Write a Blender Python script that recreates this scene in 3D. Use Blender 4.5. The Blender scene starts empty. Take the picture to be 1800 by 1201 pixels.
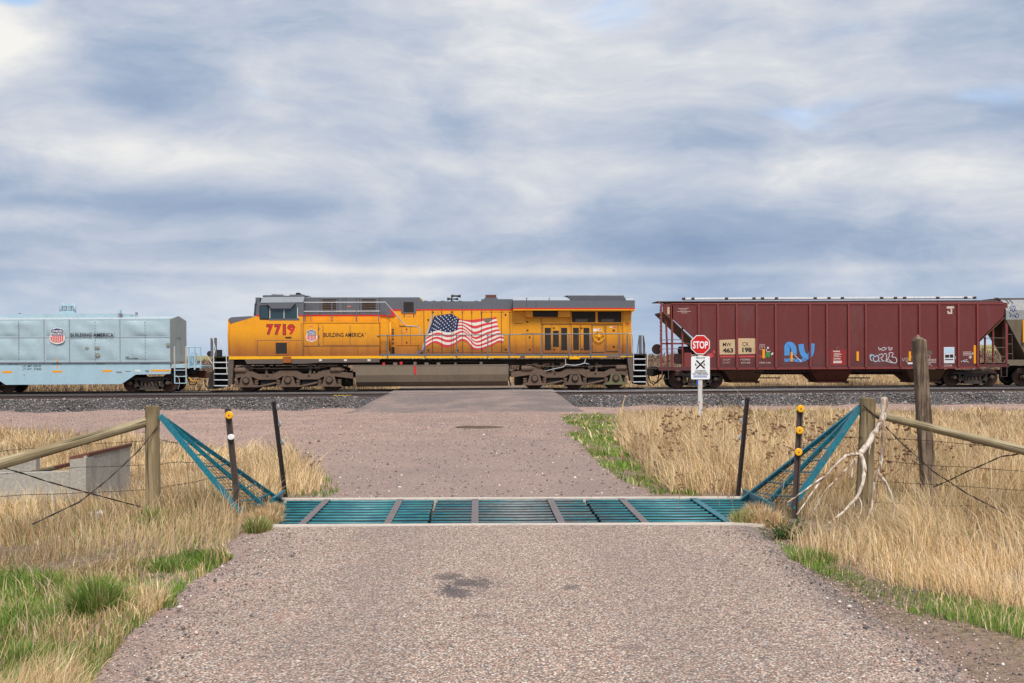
import bpy, bmesh, math, random
import numpy as np
from mathutils import Vector, Matrix

random.seed(7)
RNG = np.random.default_rng(11)
R = math.radians
scene = bpy.context.scene
col = scene.collection

# ------------------------------------------------------------------ camera
CAM_H, FPX, HOR, YAW = 1.75, 2000.0, 624.0, 1.72
cam_d = bpy.data.cameras.new('camera')
cam_d.sensor_width = 36.0
cam_d.lens = 36.0 * FPX / 1800.0
cam_d.shift_y = (HOR - 600.5) / 1800.0
cam_d.clip_start = 0.1
cam_d.clip_end = 8000
cam = bpy.data.objects.new('camera', cam_d)
cam.location = (0, 0, CAM_H)
cam.rotation_euler = (R(90), 0, R(-YAW))
col.objects.link(cam)
scene.camera = cam

# ------------------------------------------------------------------ sky, sun, exposure
EXPOSURE = 1.42
SUN_ELEV, SUN_AZ = 54.0, 14.0          # sun behind the camera, a little to the right
scene.view_settings.view_transform = 'Standard'
scene.view_settings.look = 'None'
scene.view_settings.gamma = 1.0
scene.view_settings.use_curve_mapping = False
scene.view_settings.exposure = EXPOSURE

world = bpy.data.worlds.new('World')
scene.world = world
world.use_nodes = True
wn = world.node_tree
for n in list(wn.nodes):
    wn.nodes.remove(n)


class NT:
    """small node-tree helper"""
    def __init__(s, tree): s.t = tree
    def n(s, typ, **kw):
        nd = s.t.nodes.new(typ)
        for k, v in kw.items():
            setattr(nd, k, v)
        return nd
    def put(s, sock, v):
        if isinstance(v, bpy.types.NodeSocket): s.t.links.new(v, sock)
        else: sock.default_value = v
    def math(s, op, a, b=None, clamp=False):
        nd = s.n('ShaderNodeMath', operation=op, use_clamp=clamp)
        s.put(nd.inputs[0], a)
        if b is not None: s.put(nd.inputs[1], b)
        return nd.outputs[0]
    def mix(s, f, a, b, blend='MIX'):
        nd = s.n('ShaderNodeMix', data_type='RGBA', blend_type=blend, clamp_factor=True)
        s.put(nd.inputs[0], f)
        for i, v in ((6, a), (7, b)):
            if isinstance(v, (tuple, list)): v = (*v[:3], 1)
            s.put(nd.inputs[i], v)
        return nd.outputs[2]
    def noise(s, vec, scale, detail=3, rough=0.5, dist=0.0):
        nd = s.n('ShaderNodeTexNoise')
        if vec is not None: s.put(nd.inputs['Vector'], vec)
        nd.inputs['Scale'].default_value = scale
        nd.inputs['Detail'].default_value = detail
        nd.inputs['Roughness'].default_value = rough
        nd.inputs['Distortion'].default_value = dist
        return nd.outputs['Fac']
    def mapping(s, vec, loc=(0, 0, 0), scale=(1, 1, 1), rot=(0, 0, 0)):
        nd = s.n('ShaderNodeMapping')
        s.put(nd.inputs['Vector'], vec)
        nd.inputs['Location'].default_value = loc
        nd.inputs['Rotation'].default_value = rot
        nd.inputs['Scale'].default_value = scale
        return nd.outputs[0]
    def ramp(s, f, stops, interp='LINEAR'):
        nd = s.n('ShaderNodeValToRGB')
        cr = nd.color_ramp
        cr.interpolation = interp
        while len(cr.elements) > len(stops): cr.elements.remove(cr.elements[-1])
        while len(cr.elements) < len(stops): cr.elements.new(1.0)
        for e, (p, c) in zip(cr.elements, stops):
            e.position = p
            e.color = (c, c, c, 1) if isinstance(c, (int, float)) else (*c[:3], 1)
        s.put(nd.inputs[0], f)
        return nd.outputs[0]
    def smooth(s, v, a, b):
        nd = s.n('ShaderNodeMapRange', interpolation_type='SMOOTHSTEP', clamp=True)
        s.put(nd.inputs[0], v)
        nd.inputs[1].default_value = a; nd.inputs[2].default_value = b
        nd.inputs[3].default_value = 0; nd.inputs[4].default_value = 1
        return nd.outputs[0]


def build_world():
    w = NT(wn)
    out = w.n('ShaderNodeOutputWorld')
    bg = w.n('ShaderNodeBackground')
    bg.inputs['Strength'].default_value = 0.10
    sky = w.n('ShaderNodeTexSky', sky_type='NISHITA')
    sky.sun_disc = False
    sky.sun_elevation = R(SUN_ELEV)
    sky.sun_rotation = R(180 - SUN_AZ)
    sky.altitude = 1800
    sky.air_density = 1.0
    sky.dust_density = 0.6
    tc = w.n('ShaderNodeTexCoord').outputs['Generated']
    sx = w.n('ShaderNodeSeparateXYZ'); w.put(sx.inputs[0], tc)
    X, Y, Z = sx.outputs
    # banks of cloud, flattened towards the horizon, with ragged lumps
    P = w.mapping(tc, scale=(1, 1, 2.6))
    warp = w.n('ShaderNodeTexNoise'); w.put(warp.inputs['Vector'], w.mapping(tc, scale=(3, 3, 6))); warp.inputs['Scale'].default_value = 1.0; warp.inputs['Detail'].default_value = 4
    wv = w.n('ShaderNodeVectorMath', operation='MULTIPLY_ADD'); w.put(wv.inputs[0], warp.outputs['Color']); wv.inputs[1].default_value = (0.22, 0.22, 0.22); w.put(wv.inputs[2], P)
    P = wv.outputs[0]
    big = w.noise(w.mapping(P, loc=(3.1, 1.7, 0.2)), 2.6, 2, 0.5, 0.1)
    med = w.noise(w.mapping(P, loc=(-2.2, 4.3, 1.0)), 6.5, 6, 0.56, 0.15)
    fine = w.noise(w.mapping(P, loc=(7.2, 2.3, 2.0), scale=(1, 1, 1.5)), 17, 7, 0.62, 0.3)
    v = w.math('ADD', w.math('MULTIPLY', big, 0.50), w.math('ADD', w.math('MULTIPLY', med, 0.46), w.math('MULTIPLY', fine, 0.17)))
    def blob(cx_, cz_, rx, rz, amt):
        """a denser or thinner stretch of the cloud deck around a direction"""
        a = w.math('DIVIDE', w.math('SUBTRACT', X, cx_), rx)
        b = w.math('DIVIDE', w.math('SUBTRACT', Z, cz_), rz)
        r2 = w.math('ADD', w.math('MULTIPLY', a, a), w.math('MULTIPLY', b, b))
        return w.math('MULTIPLY', w.math('EXPONENT', w.math('MULTIPLY', r2, -1.0)), amt)
    for b in BLOBS:
        v = w.math('ADD', v, blob(*b))
    k = 10.0 / (2 ** EXPOSURE)
    def c(r, g, b_): return (r * k, g * k, b_ * k)
    cloud = w.ramp(v, [(0.26, (0.20, 0.30, 0.475)), (0.465, (0.365, 0.455, 0.605)), (0.56, (0.51, 0.57, 0.685)), (0.655, (0.67, 0.70, 0.755)), (0.78, (0.92, 0.905, 0.87))])
    cs = w.n('ShaderNodeMix', data_type='RGBA', blend_type='MULTIPLY')
    cs.inputs[0].default_value = 1.0
    w.put(cs.inputs[6], cloud); cs.inputs[7].default_value = (k, k, k, 1)
    cloud = cs.outputs[2]
    hz = w.math('SUBTRACT', 1.0, w.smooth(Z, 0.0, 0.085))
    cloud = w.mix(w.math('MULTIPLY', hz, 0.55), cloud, c(0.44, 0.575, 0.76))
    gap = w.math('MULTIPLY', w.smooth(Z, 0.10, 0.22), w.smooth(w.noise(w.mapping(P, loc=(1.3, 0.4, 0)), 4.0, 4, 0.5, 0.2), 0.64, 0.80))
    res = w.mix(w.math('SUBTRACT', 1.0, w.math('MULTIPLY', gap, 0.5)), sky.outputs[0], cloud)
    hole = w.smooth(w.math('ADD', blob(-0.358, 0.282, 0.024, 0.014, 1.1), w.math('MULTIPLY', w.math('SUBTRACT', fine, 0.5), 0.6)), 0.35, 0.9)
    res = w.mix(w.math('MULTIPLY', hole, 0.7), res, c(0.30, 0.56, 0.92))
    w.put(bg.inputs['Color'], res)
    w.t.links.new(bg.outputs[0], out.inputs['Surface'])


# (direction x, direction z, half width, half height, thickness change)
BLOBS = [(-0.43, 0.262, 0.085, 0.035, 0.32), (-0.40, 0.20, 0.20, 0.04, 0.09), (0.06, 0.094, 0.40, 0.019, -0.12), (-0.33, 0.125, 0.18, 0.012, -0.12),
         (0.30, 0.152, 0.22, 0.024, 0.13), (-0.12, 0.235, 0.09, 0.04, 0.05), (0.11, 0.262, 0.09, 0.018, 0.07), (0.14, 0.182, 0.16, 0.012, -0.08), (0.40, 0.19, 0.10, 0.02, -0.07),
         (-0.24, 0.165, 0.18, 0.020, 0.13), (-0.37, 0.110, 0.08, 0.010, 0.08), (0.1, 0.073, 0.5, 0.005, 0.07), (-0.27, 0.207, 0.07, 0.015, -0.09), (0.05, 0.22, 0.25, 0.02, 0.05), (-0.2, 0.066, 0.35, 0.006, -0.05)]
build_world()

sun_d = bpy.data.lights.new('sun', 'SUN')
sun_d.energy = 1.5
sun_d.angle = R(24)
sun_d.color = (1.0, 0.955, 0.88)
sun = bpy.data.objects.new('sun', sun_d)
sun.rotation_euler = (R(90 - SUN_ELEV), 0, R(SUN_AZ))
sun.location = (0, -20, 40)
col.objects.link(sun)

# ------------------------------------------------------------------ calibration of the place (metres from measured picture points)
_c, _s = math.cos(R(YAW)), math.sin(R(YAW))


def at(px, py, Y):
    """point of the vertical plane y = Y that was measured at (px, py)"""
    u, v = (px - 900) / FPX, (HOR - py) / FPX
    dx, dy = _s + u * _c, _c - u * _s
    t = Y / dy
    return Vector((dx * t, Y, CAM_H + v * t))


def topx(x, y, z):
    d = x * _s + y * _c
    d = np.maximum(d, 0.05)
    return 900 + FPX * (x * _c - y * _s) / d, HOR - FPX * (z - CAM_H) / d


def sstep(v, a, b):
    t = np.clip((v - a) / (b - a), 0, 1)
    return t * t * (3 - 2 * t)


GRADE, RAIL_Z, TRACK_Y, NEAR_Y = 0.0065, 0.05, 57.0, 52.7
PUD = (0.0, 34.0, 0.75, 0.85)


def tz(x, y):
    """height of the ground"""
    x = np.asarray(x, float); y = np.asarray(y, float)
    z = -0.58 * sstep(y, 13, 47)
    z = z + np.clip(x, -40, 40) * GRADE * sstep(y, 30, 50)
    side_l = sstep(-x, 2.4, 5.5); side_r = sstep(x, 3.1, 5.0)
    near = 1 - sstep(y, 20, 34)
    z = z - 0.22 * side_l * near - 0.10 * side_r * near
    bump = 0.035 * np.sin(x * 1.3 + y * 0.7) + 0.03 * np.sin(x * 0.6 - y * 1.1 + 2) + 0.02 * np.sin(2.7 * x + 1.9 * y)
    z = z + bump * np.clip(side_l + side_r + sstep(y, 15, 22), 0, 1) * (1 - sstep(y, 90, 120)) * (0.3 + 0.7 * np.clip(side_l + side_r, 0, 1))
    # beyond the tracks
    z = np.where(y > 58, z + 0.45 * sstep(y, 58, 62) + 0.40 * sstep(y, 62, 69), z)
    rough = 0.10 * np.sin(x * 0.9 + 1) * np.sin(y * 1.7) + 0.07 * np.sin(x * 2.1 + y) + 0.05 * np.sin(4.1 * x - 2.3 * y)
    z = z + sstep(y, 69, 77) * (1.05 + 0.18 * sstep(x, -10, 25) + rough * (1 - sstep(y, 78, 84)))
    far = sstep(y, 90, 420)
    z = z * (1 - far) + far * (0.95 + 4.2 * sstep(x / np.maximum(y, 1), 0.17, 0.50) + 0.5 * np.sin(x * 0.013) + 0.3 * np.sin(x * 0.031 + 1))
    z = np.where(y > 900, z - (y - 900) * 0.0018, z)
    # pothole
    q = np.hypot((x - PUD[0]) / PUD[2], (y - PUD[1]) / PUD[3])
    z = z - 0.06 * (1 - sstep(q, 0.55, 1.35))
    return z


def tzf(x, y): return float(tz(x, y))


def gpt(px, py):
    """ground point measured at (px, py)"""
    z = 0.0
    for _ in range(25):
        u, v = (px - 900) / FPX, (HOR - py) / FPX
        t = (CAM_H - z) / max(-v, 1e-4)
        x, y = (_s + u * _c) * t, (_c - u * _s) * t
        z = 0.5 * z + 0.5 * tzf(x, y)
    return Vector((x, y, tzf(x, y)))


# ------------------------------------------------------------------ materials
MATS = {}


def new_mat(name):
    m = bpy.data.materials.new(name)
    m.use_nodes = True
    nt = NT(m.node_tree)
    b = m.node_tree.nodes['Principled BSDF']
    MATS[name] = m
    return m, nt, b


def paint(name, colr, rough=0.5, metal=0.0, dirt=(0.12, 0.075, 0.045), amt=0.35, scale=1.6, streak=True, var=0.12, spec=0.35,
          low=None, bump=0.0, lo=0.48, hi=0.72, rust=None):
    """painted or bare surface with grime, streaks and small variation; low=(z0,z1,amount) road dust that has settled between two heights"""
    m, n, b = new_mat(name)
    tc = n.n('ShaderNodeTexCoord').outputs['Object']
    f1 = n.noise(n.mapping(tc, scale=(1, 1, 0.22 if streak else 1)), scale * 2.2, 5, 0.62, 0.2)
    f2 = n.noise(tc, scale * 0.55, 4, 0.6)
    f3 = n.noise(tc, scale * 11, 3, 0.6)
    d = n.math('MULTIPLY', n.smooth(n.math('ADD', n.math('MULTIPLY', f1, 0.6), n.math('MULTIPLY', f2, 0.4)), lo, hi), amt)
    base = n.mix(n.smooth(f3, 0.3, 0.7), tuple(c * (1 - var) for c in colr), tuple(min(1, c * (1 + var)) for c in colr))
    c2 = n.mix(d, base, dirt)
    if low:
        sx = n.n('ShaderNodeSeparateXYZ'); n.put(sx.inputs[0], tc)
        zz = n.math('ADD', sx.outputs[2], n.math('MULTIPLY', n.math('SUBTRACT', f1, 0.5), 0.9))
        lw = n.math('MULTIPLY', n.math('SUBTRACT', 1.0, n.smooth(zz, low[0], low[1])), low[2])
        c2 = n.mix(lw, c2, low[3] if len(low) > 3 else dirt)
    if rust:
        c2 = n.mix(n.math('MULTIPLY', n.smooth(n.noise(tc, scale * 4.5, 5, 0.65, 0.3), rust[1], rust[1] + 0.12), rust[2]), c2, rust[0])
    n.put(b.inputs['Base Color'], c2)
    n.put(b.inputs['Roughness'], n.math('ADD', rough, n.math('MULTIPLY', n.math('SUBTRACT', f1, 0.5), 0.25)))
    b.inputs['Metallic'].default_value = metal
    b.inputs['Specular IOR Level'].default_value = spec
    if bump:
        bp = n.n('ShaderNodeBump')
        bp.inputs['Strength'].default_value = bump
        bp.inputs['Distance'].default_value = 0.02
        n.put(bp.inputs['Height'], f3)
        n.put(b.inputs['Normal'], bp.outputs[0])
    return m


def flat_paint(name, colr, rough=0.55, amt=0.25):
    return paint(name, colr, rough, amt=amt, scale=3.0, var=0.06, streak=False)


def attr_mat(name, rough=0.8, transl=0.35):
    """leaf or straw material, one colour for each blade"""
    m, n, b = new_mat(name)
    at_ = n.n('ShaderNodeAttribute'); at_.attribute_name = 'Col'
    n.put(b.inputs['Base Color'], at_.outputs['Color'])
    b.inputs['Roughness'].default_value = rough
    b.inputs['Specular IOR Level'].default_value = 0.2
    tr = n.n('ShaderNodeBsdfTranslucent')
    n.put(tr.inputs['Color'], at_.outputs['Color'])
    mx = n.n('ShaderNodeMixShader'); mx.inputs[0].default_value = transl
    out = m.node_tree.nodes['Material Output']
    m.node_tree.links.new(b.outputs[0], mx.inputs[1])
    m.node_tree.links.new(tr.outputs[0], mx.inputs[2])
    m.node_tree.links.new(mx.outputs[0], out.inputs['Surface'])
    return m


def stone_colour(n, tc, scale, stops, gap=(0.06, 0.05, 0.045), gap_amt=0.75, edge=(0.30, 0.55)):
    """a field of small stones: one colour for each stone, dark joints"""
    vo = n.n('ShaderNodeTexVoronoi', feature='F1')
    n.put(vo.inputs['Vector'], tc); vo.inputs['Scale'].default_value = scale
    sc = n.n('ShaderNodeSeparateColor'); n.put(sc.inputs[0], vo.outputs['Color'])
    colr = n.ramp(sc.outputs[0], stops, 'CONSTANT')
    var = n.math('ADD', 0.78, n.math('MULTIPLY', sc.outputs[1], 0.44))
    mul = n.n('ShaderNodeVectorMath', operation='SCALE')
    n.put(mul.inputs[0], colr); n.put(mul.inputs['Scale'], var)
    g = n.math('MULTIPLY', n.smooth(vo.outputs['Distance'], edge[0], edge[1]), gap_amt)
    return n.mix(g, mul.outputs[0], gap), vo.outputs['Distance'], sc.outputs[2]


# ------------------------------------------------------------------ mesh builders
class MB:
    def __init__(s): s.v = []; s.f = []
    def add(s, vs, fs):
        o = len(s.v); s.v += [tuple(v) for v in vs]; s.f += [tuple(i + o for i in f) for f in fs]; return s
    def box(s, x0, x1, y0, y1, z0, z1):
        return s.add([(x0, y0, z0), (x1, y0, z0), (x1, y1, z0), (x0, y1, z0), (x0, y0, z1), (x1, y0, z1), (x1, y1, z1), (x0, y1, z1)],
                     [(0, 3, 2, 1), (4, 5, 6, 7), (0, 1, 5, 4), (1, 2, 6, 5), (2, 3, 7, 6), (3, 0, 4, 7)])
    def prism(s, pts, y0, y1):
        """outline in x, z pushed from y0 to y1"""
        n = len(pts)
        return s.add([(x, y0, z) for x, z in pts] + [(x, y1, z) for x, z in pts],
                     [tuple(range(n)), tuple(range(2 * n - 1, n - 1, -1))] + [(i, i + n, (i + 1) % n + n, (i + 1) % n) for i in range(n)])
    def prism_x(s, pts, x0, x1):
        """outline in y, z pushed from x0 to x1"""
        n = len(pts)
        return s.add([(x0, y, z) for y, z in pts] + [(x1, y, z) for y, z in pts],
                     [tuple(range(n)), tuple(range(2 * n - 1, n - 1, -1))] + [(i, i + n, (i + 1) % n + n, (i + 1) % n) for i in range(n)])
    def sheet(s, pts, y):
        return s.add([(x, y, z) for x, z in pts], [tuple(range(len(pts)))])
    def tube(s, pts, r, n=6, cap=True):
        pts = [Vector(p) for p in pts]
        rs = r if isinstance(r, (list, tuple)) else [r] * len(pts)
        ring = []
        up = None
        o = len(s.v)
        for i, p in enumerate(pts):
            t = (pts[min(i + 1, len(pts) - 1)] - pts[max(i - 1, 0)]).normalized()
            if up is None:
                up = t.orthogonal().normalized()
            up = (up - t * up.dot(t))
            up = up.normalized() if up.length > 1e-6 else t.orthogonal().normalized()
            w = t.cross(up)
            for k in range(n):
                a = 2 * math.pi * k / n
                s.v.append(tuple(p + (up * math.cos(a) + w * math.sin(a)) * rs[i]))
        for i in range(len(pts) - 1):
            for k in range(n):
                a, b_ = o + i * n + k, o + i * n + (k + 1) % n
                s.f.append((a, b_, b_ + n, a + n))
        if cap:
            s.f.append(tuple(o + k for k in range(n - 1, -1, -1)))
            e = o + (len(pts) - 1) * n
            s.f.append(tuple(e + k for k in range(n)))
        return s
    def bar(s, a, b_, w, h=None):
        """square bar between two points"""
        return s.tube([a, b_], w * 0.7071, 4)
    def lathe(s, prof, c, axis='y', n=24, cap=True):
        """profile (radius, along) turned about an axis through c"""
        o = len(s.v)
        for r_, t in prof:
            for k in range(n):
                a = 2 * math.pi * k / n
                u, w = r_ * math.cos(a), r_ * math.sin(a)
                if axis == 'y': p = (c[0] + u, c[1] + t, c[2] + w)
                elif axis == 'x': p = (c[0] + t, c[1] + u, c[2] + w)
                else: p = (c[0] + u, c[1] + w, c[2] + t)
                s.v.append(p)
        for i in range(len(prof) - 1):
            for k in range(n):
                a, b_ = o + i * n + k, o + i * n + (k + 1) % n
                s.f.append((a, b_, b_ + n, a + n))
        if cap:
            s.f.append(tuple(o + k for k in range(n)))
            e = o + (len(prof) - 1) * n
            s.f.append(tuple(e + k for k in range(n)))
        return s
    def mesh(s, name, off=(0, 0, 0), smooth=False):
        me = bpy.data.meshes.new(name)
        me.from_pydata([(v[0] - off[0], v[1] - off[1], v[2] - off[2]) for v in s.v], [], s.f)
        bm = bmesh.new(); bm.from_mesh(me)
        bmesh.ops.recalc_face_normals(bm, faces=bm.faces)
        if smooth:
            for f in bm.faces: f.smooth = len(f.verts) == 4
        bm.to_mesh(me); bm.free()
        return me
    def build(s, name, mat, parent=None, off=(0, 0, 0), smooth=False):
        me = s.mesh(name, off, smooth)
        return link(name, me, mat, parent)


def link(name, me, mat, parent=None):
    if mat is not None:
        me.materials.clear()
        me.materials.append(MATS[mat] if isinstance(mat, str) else mat)
    o = bpy.data.objects.new(name, me)
    col.objects.link(o)
    if parent is not None: o.parent = parent
    return o


def tag(o, label=None, cat=None, group=None, kind=None):
    if label: o['label'] = label
    if cat: o['category'] = cat
    if group: o['group'] = group
    if kind: o['kind'] = kind
    return o


def empty(name, loc, rot=(0, 0, 0)):
    o = bpy.data.objects.new(name, None)
    o.empty_display_size = 0.2
    o.location = loc; o.rotation_euler = rot
    col.objects.link(o)
    return o


def np_mesh(name, V, tri, mat, cols=None, quads=None, smooth=False):
    """big mesh from numpy arrays"""
    me = bpy.data.meshes.new(name)
    faces = tri if quads is None else quads
    k = faces.shape[1]
    me.vertices.add(len(V)); me.vertices.foreach_set('co', V.astype(np.float32).ravel())
    me.loops.add(faces.size); me.loops.foreach_set('vertex_index', faces.astype(np.int32).ravel())
    me.polygons.add(len(faces))
    me.polygons.foreach_set('loop_start', np.arange(0, faces.size, k, dtype=np.int32))
    me.polygons.foreach_set('loop_total', np.full(len(faces), k, dtype=np.int32))
    me.update(calc_edges=True)
    if smooth: me.polygons.foreach_set('use_smooth', np.ones(len(faces), dtype=bool))
    if cols is not None:
        ca = me.color_attributes.new('Col', 'FLOAT_COLOR', 'POINT')
        c4 = np.ones((len(V), 4), np.float32); c4[:, :3] = cols
        ca.data.foreach_set('color', c4.ravel())
    return link(name, me, mat)


def text_shape(s, bold=0.0, spacing=1.0):
    cu = bpy.data.curves.new('lettering', 'FONT')
    cu.body = s; cu.offset = bold; cu.space_character = spacing
    cu.resolution_u = 3
    ob = bpy.data.objects.new('lettering', cu)
    col.objects.link(ob)
    dg = bpy.context.evaluated_depsgraph_get()
    me = bpy.data.meshes.new_from_object(ob.evaluated_get(dg))
    V = np.array([v.co[:2] for v in me.vertices]); F = [tuple(p.vertices) for p in me.polygons]
    bpy.data.objects.remove(ob); bpy.data.curves.remove(cu); bpy.data.meshes.remove(me)
    return V, F
# ------------------------------------------------------------------ surface materials
def ground_material():
    m, n, b = new_mat('ground')
    tc = n.n('ShaderNodeTexCoord').outputs['Object']
    za = n.n('ShaderNodeAttribute'); za.attribute_name = 'Col'
    sp = n.n('ShaderNodeSeparateColor'); n.put(sp.inputs[0], za.outputs['Color'])
    nz = n.noise(tc, 1.1, 6, 0.65, 0.3)
    nf = n.noise(tc, 9.0, 4, 0.6)
    wob = n.math('MULTIPLY', n.math('SUBTRACT', n.math('ADD', n.math('MULTIPLY', nz, 0.65), n.math('MULTIPLY', nf, 0.35)), 0.5), 1.6)
    gm = n.smooth(n.math('ADD', sp.outputs[0], wob), 0.35, 0.65)
    fm = n.smooth(n.math('ADD', sp.outputs[1], n.math('MULTIPLY', wob, 0.6)), 0.3, 0.7)
    # pink crushed granite
    st, dist, rnd = stone_colour(n, tc, 46, [(0.0, (0.47, 0.315, 0.26)), (0.22, (0.55, 0.375, 0.31)), (0.42, (0.43, 0.27, 0.22)), (0.60, (0.61, 0.455, 0.385)),
                                             (0.70, (0.30, 0.22, 0.195)), (0.80, (0.66, 0.55, 0.49)), (0.88, (0.11, 0.10, 0.10))], (0.20, 0.135, 0.115), 0.65)
    dust = n.mix(n.smooth(n.noise(tc, 0.5, 5, 0.65, 0.4), 0.40, 0.66), st, (0.56, 0.365, 0.285))
    fs, _, _ = stone_colour(n, n.mapping(tc, loc=(1.7, 0.4, 0)), 85, [(0.0, (0.50, 0.345, 0.285)), (0.25, (0.60, 0.46, 0.40)), (0.45, (0.36, 0.25, 0.215)), (0.62, (0.68, 0.58, 0.52)), (0.75, (0.23, 0.185, 0.17)), (0.88, (0.50, 0.31, 0.24))], (0.15, 0.11, 0.095), 0.7)
    sxy = n.n('ShaderNodeSeparateXYZ'); n.put(sxy.inputs[0], tc)
    nearf = n.math('SUBTRACT', 1.0, n.smooth(sxy.outputs[1], 14.0, 34.0))
    st = n.mix(n.math('MULTIPLY', nearf, 0.8), st, fs)
    st2 = n.mix(n.math('SUBTRACT', 0.34, n.math('MULTIPLY', nearf, 0.26)), st, dust)
    # tracks of darker, wetter gravel along the road
    sx = n.n('ShaderNodeSeparateXYZ'); n.put(sx.inputs[0], tc)
    stretch = n.noise(n.mapping(tc, scale=(0.9, 0.22, 1)), 1.0, 5, 0.62, 0.2)
    grit = n.math('MULTIPLY', n.math('SUBTRACT', n.math('ADD', n.math('MULTIPLY', rnd, 0.5), n.math('MULTIPLY', n.noise(tc, 4.5, 6, 0.75), 0.5)), 0.5), 0.85)
    rd = n.math('MULTIPLY', n.smooth(n.math('ADD', stretch, grit), 0.40, 0.72), n.math('MULTIPLY', sp.outputs[2], 0.62))
    st3 = n.mix(rd, st2, (0.24, 0.185, 0.165))
    st3 = n.mix(n.math('MULTIPLY', n.smooth(n.math('ADD', n.noise(n.mapping(tc, scale=(0.35, 0.9, 1)), 1.0, 6, 0.7, 0.3), grit), 0.50, 0.86), 0.5), st3, (0.22, 0.165, 0.15))
    # soil with litter under the grass
    so = n.mix(n.smooth(n.noise(tc, 14, 5, 0.7), 0.35, 0.65), (0.12, 0.085, 0.06), (0.29, 0.215, 0.15))
    so = n.mix(n.smooth(n.noise(tc, 0.8, 3, 0.5), 0.46, 0.66), so, (0.27, 0.185, 0.14))
    # far prairie, still dry with a first green
    fa = n.mix(n.smooth(n.noise(n.mapping(tc, scale=(0.02, 0.05, 0.1)), 1.0, 5, 0.6), 0.42, 0.60), (0.37, 0.30, 0.13), (0.20, 0.205, 0.07))
    sc = n.n('ShaderNodeAttribute'); sc.attribute_name = 'Scrub'
    br = n.mix(n.smooth(n.noise(tc, 2.4, 6, 0.72, 0.3), 0.38, 0.62), (0.055, 0.036, 0.026), (0.21, 0.145, 0.10))
    br = n.mix(n.smooth(n.noise(tc, 6.0, 4, 0.7), 0.60, 0.70), br, (0.36, 0.27, 0.20))
    c = n.mix(gm, so, st3)
    c = n.mix(fm, c, fa)
    c = n.mix(n.smooth(n.math('ADD', sc.outputs['Fac'], n.math('MULTIPLY', wob, 0.5)), 0.35, 0.65), c, br)
    n.put(b.inputs['Base Color'], c)
    b.inputs['Roughness'].default_value = 0.95
    b.inputs['Specular IOR Level'].default_value = 0.15
    bp = n.n('ShaderNodeBump'); bp.inputs['Strength'].default_value = 0.7; bp.inputs['Distance'].default_value = 0.02
    n.put(bp.inputs['Height'], n.math('SUBTRACT', n.math('MULTIPLY', nf, 1.5), dist))
    n.put(b.inputs['Normal'], bp.outputs[0])


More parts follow.
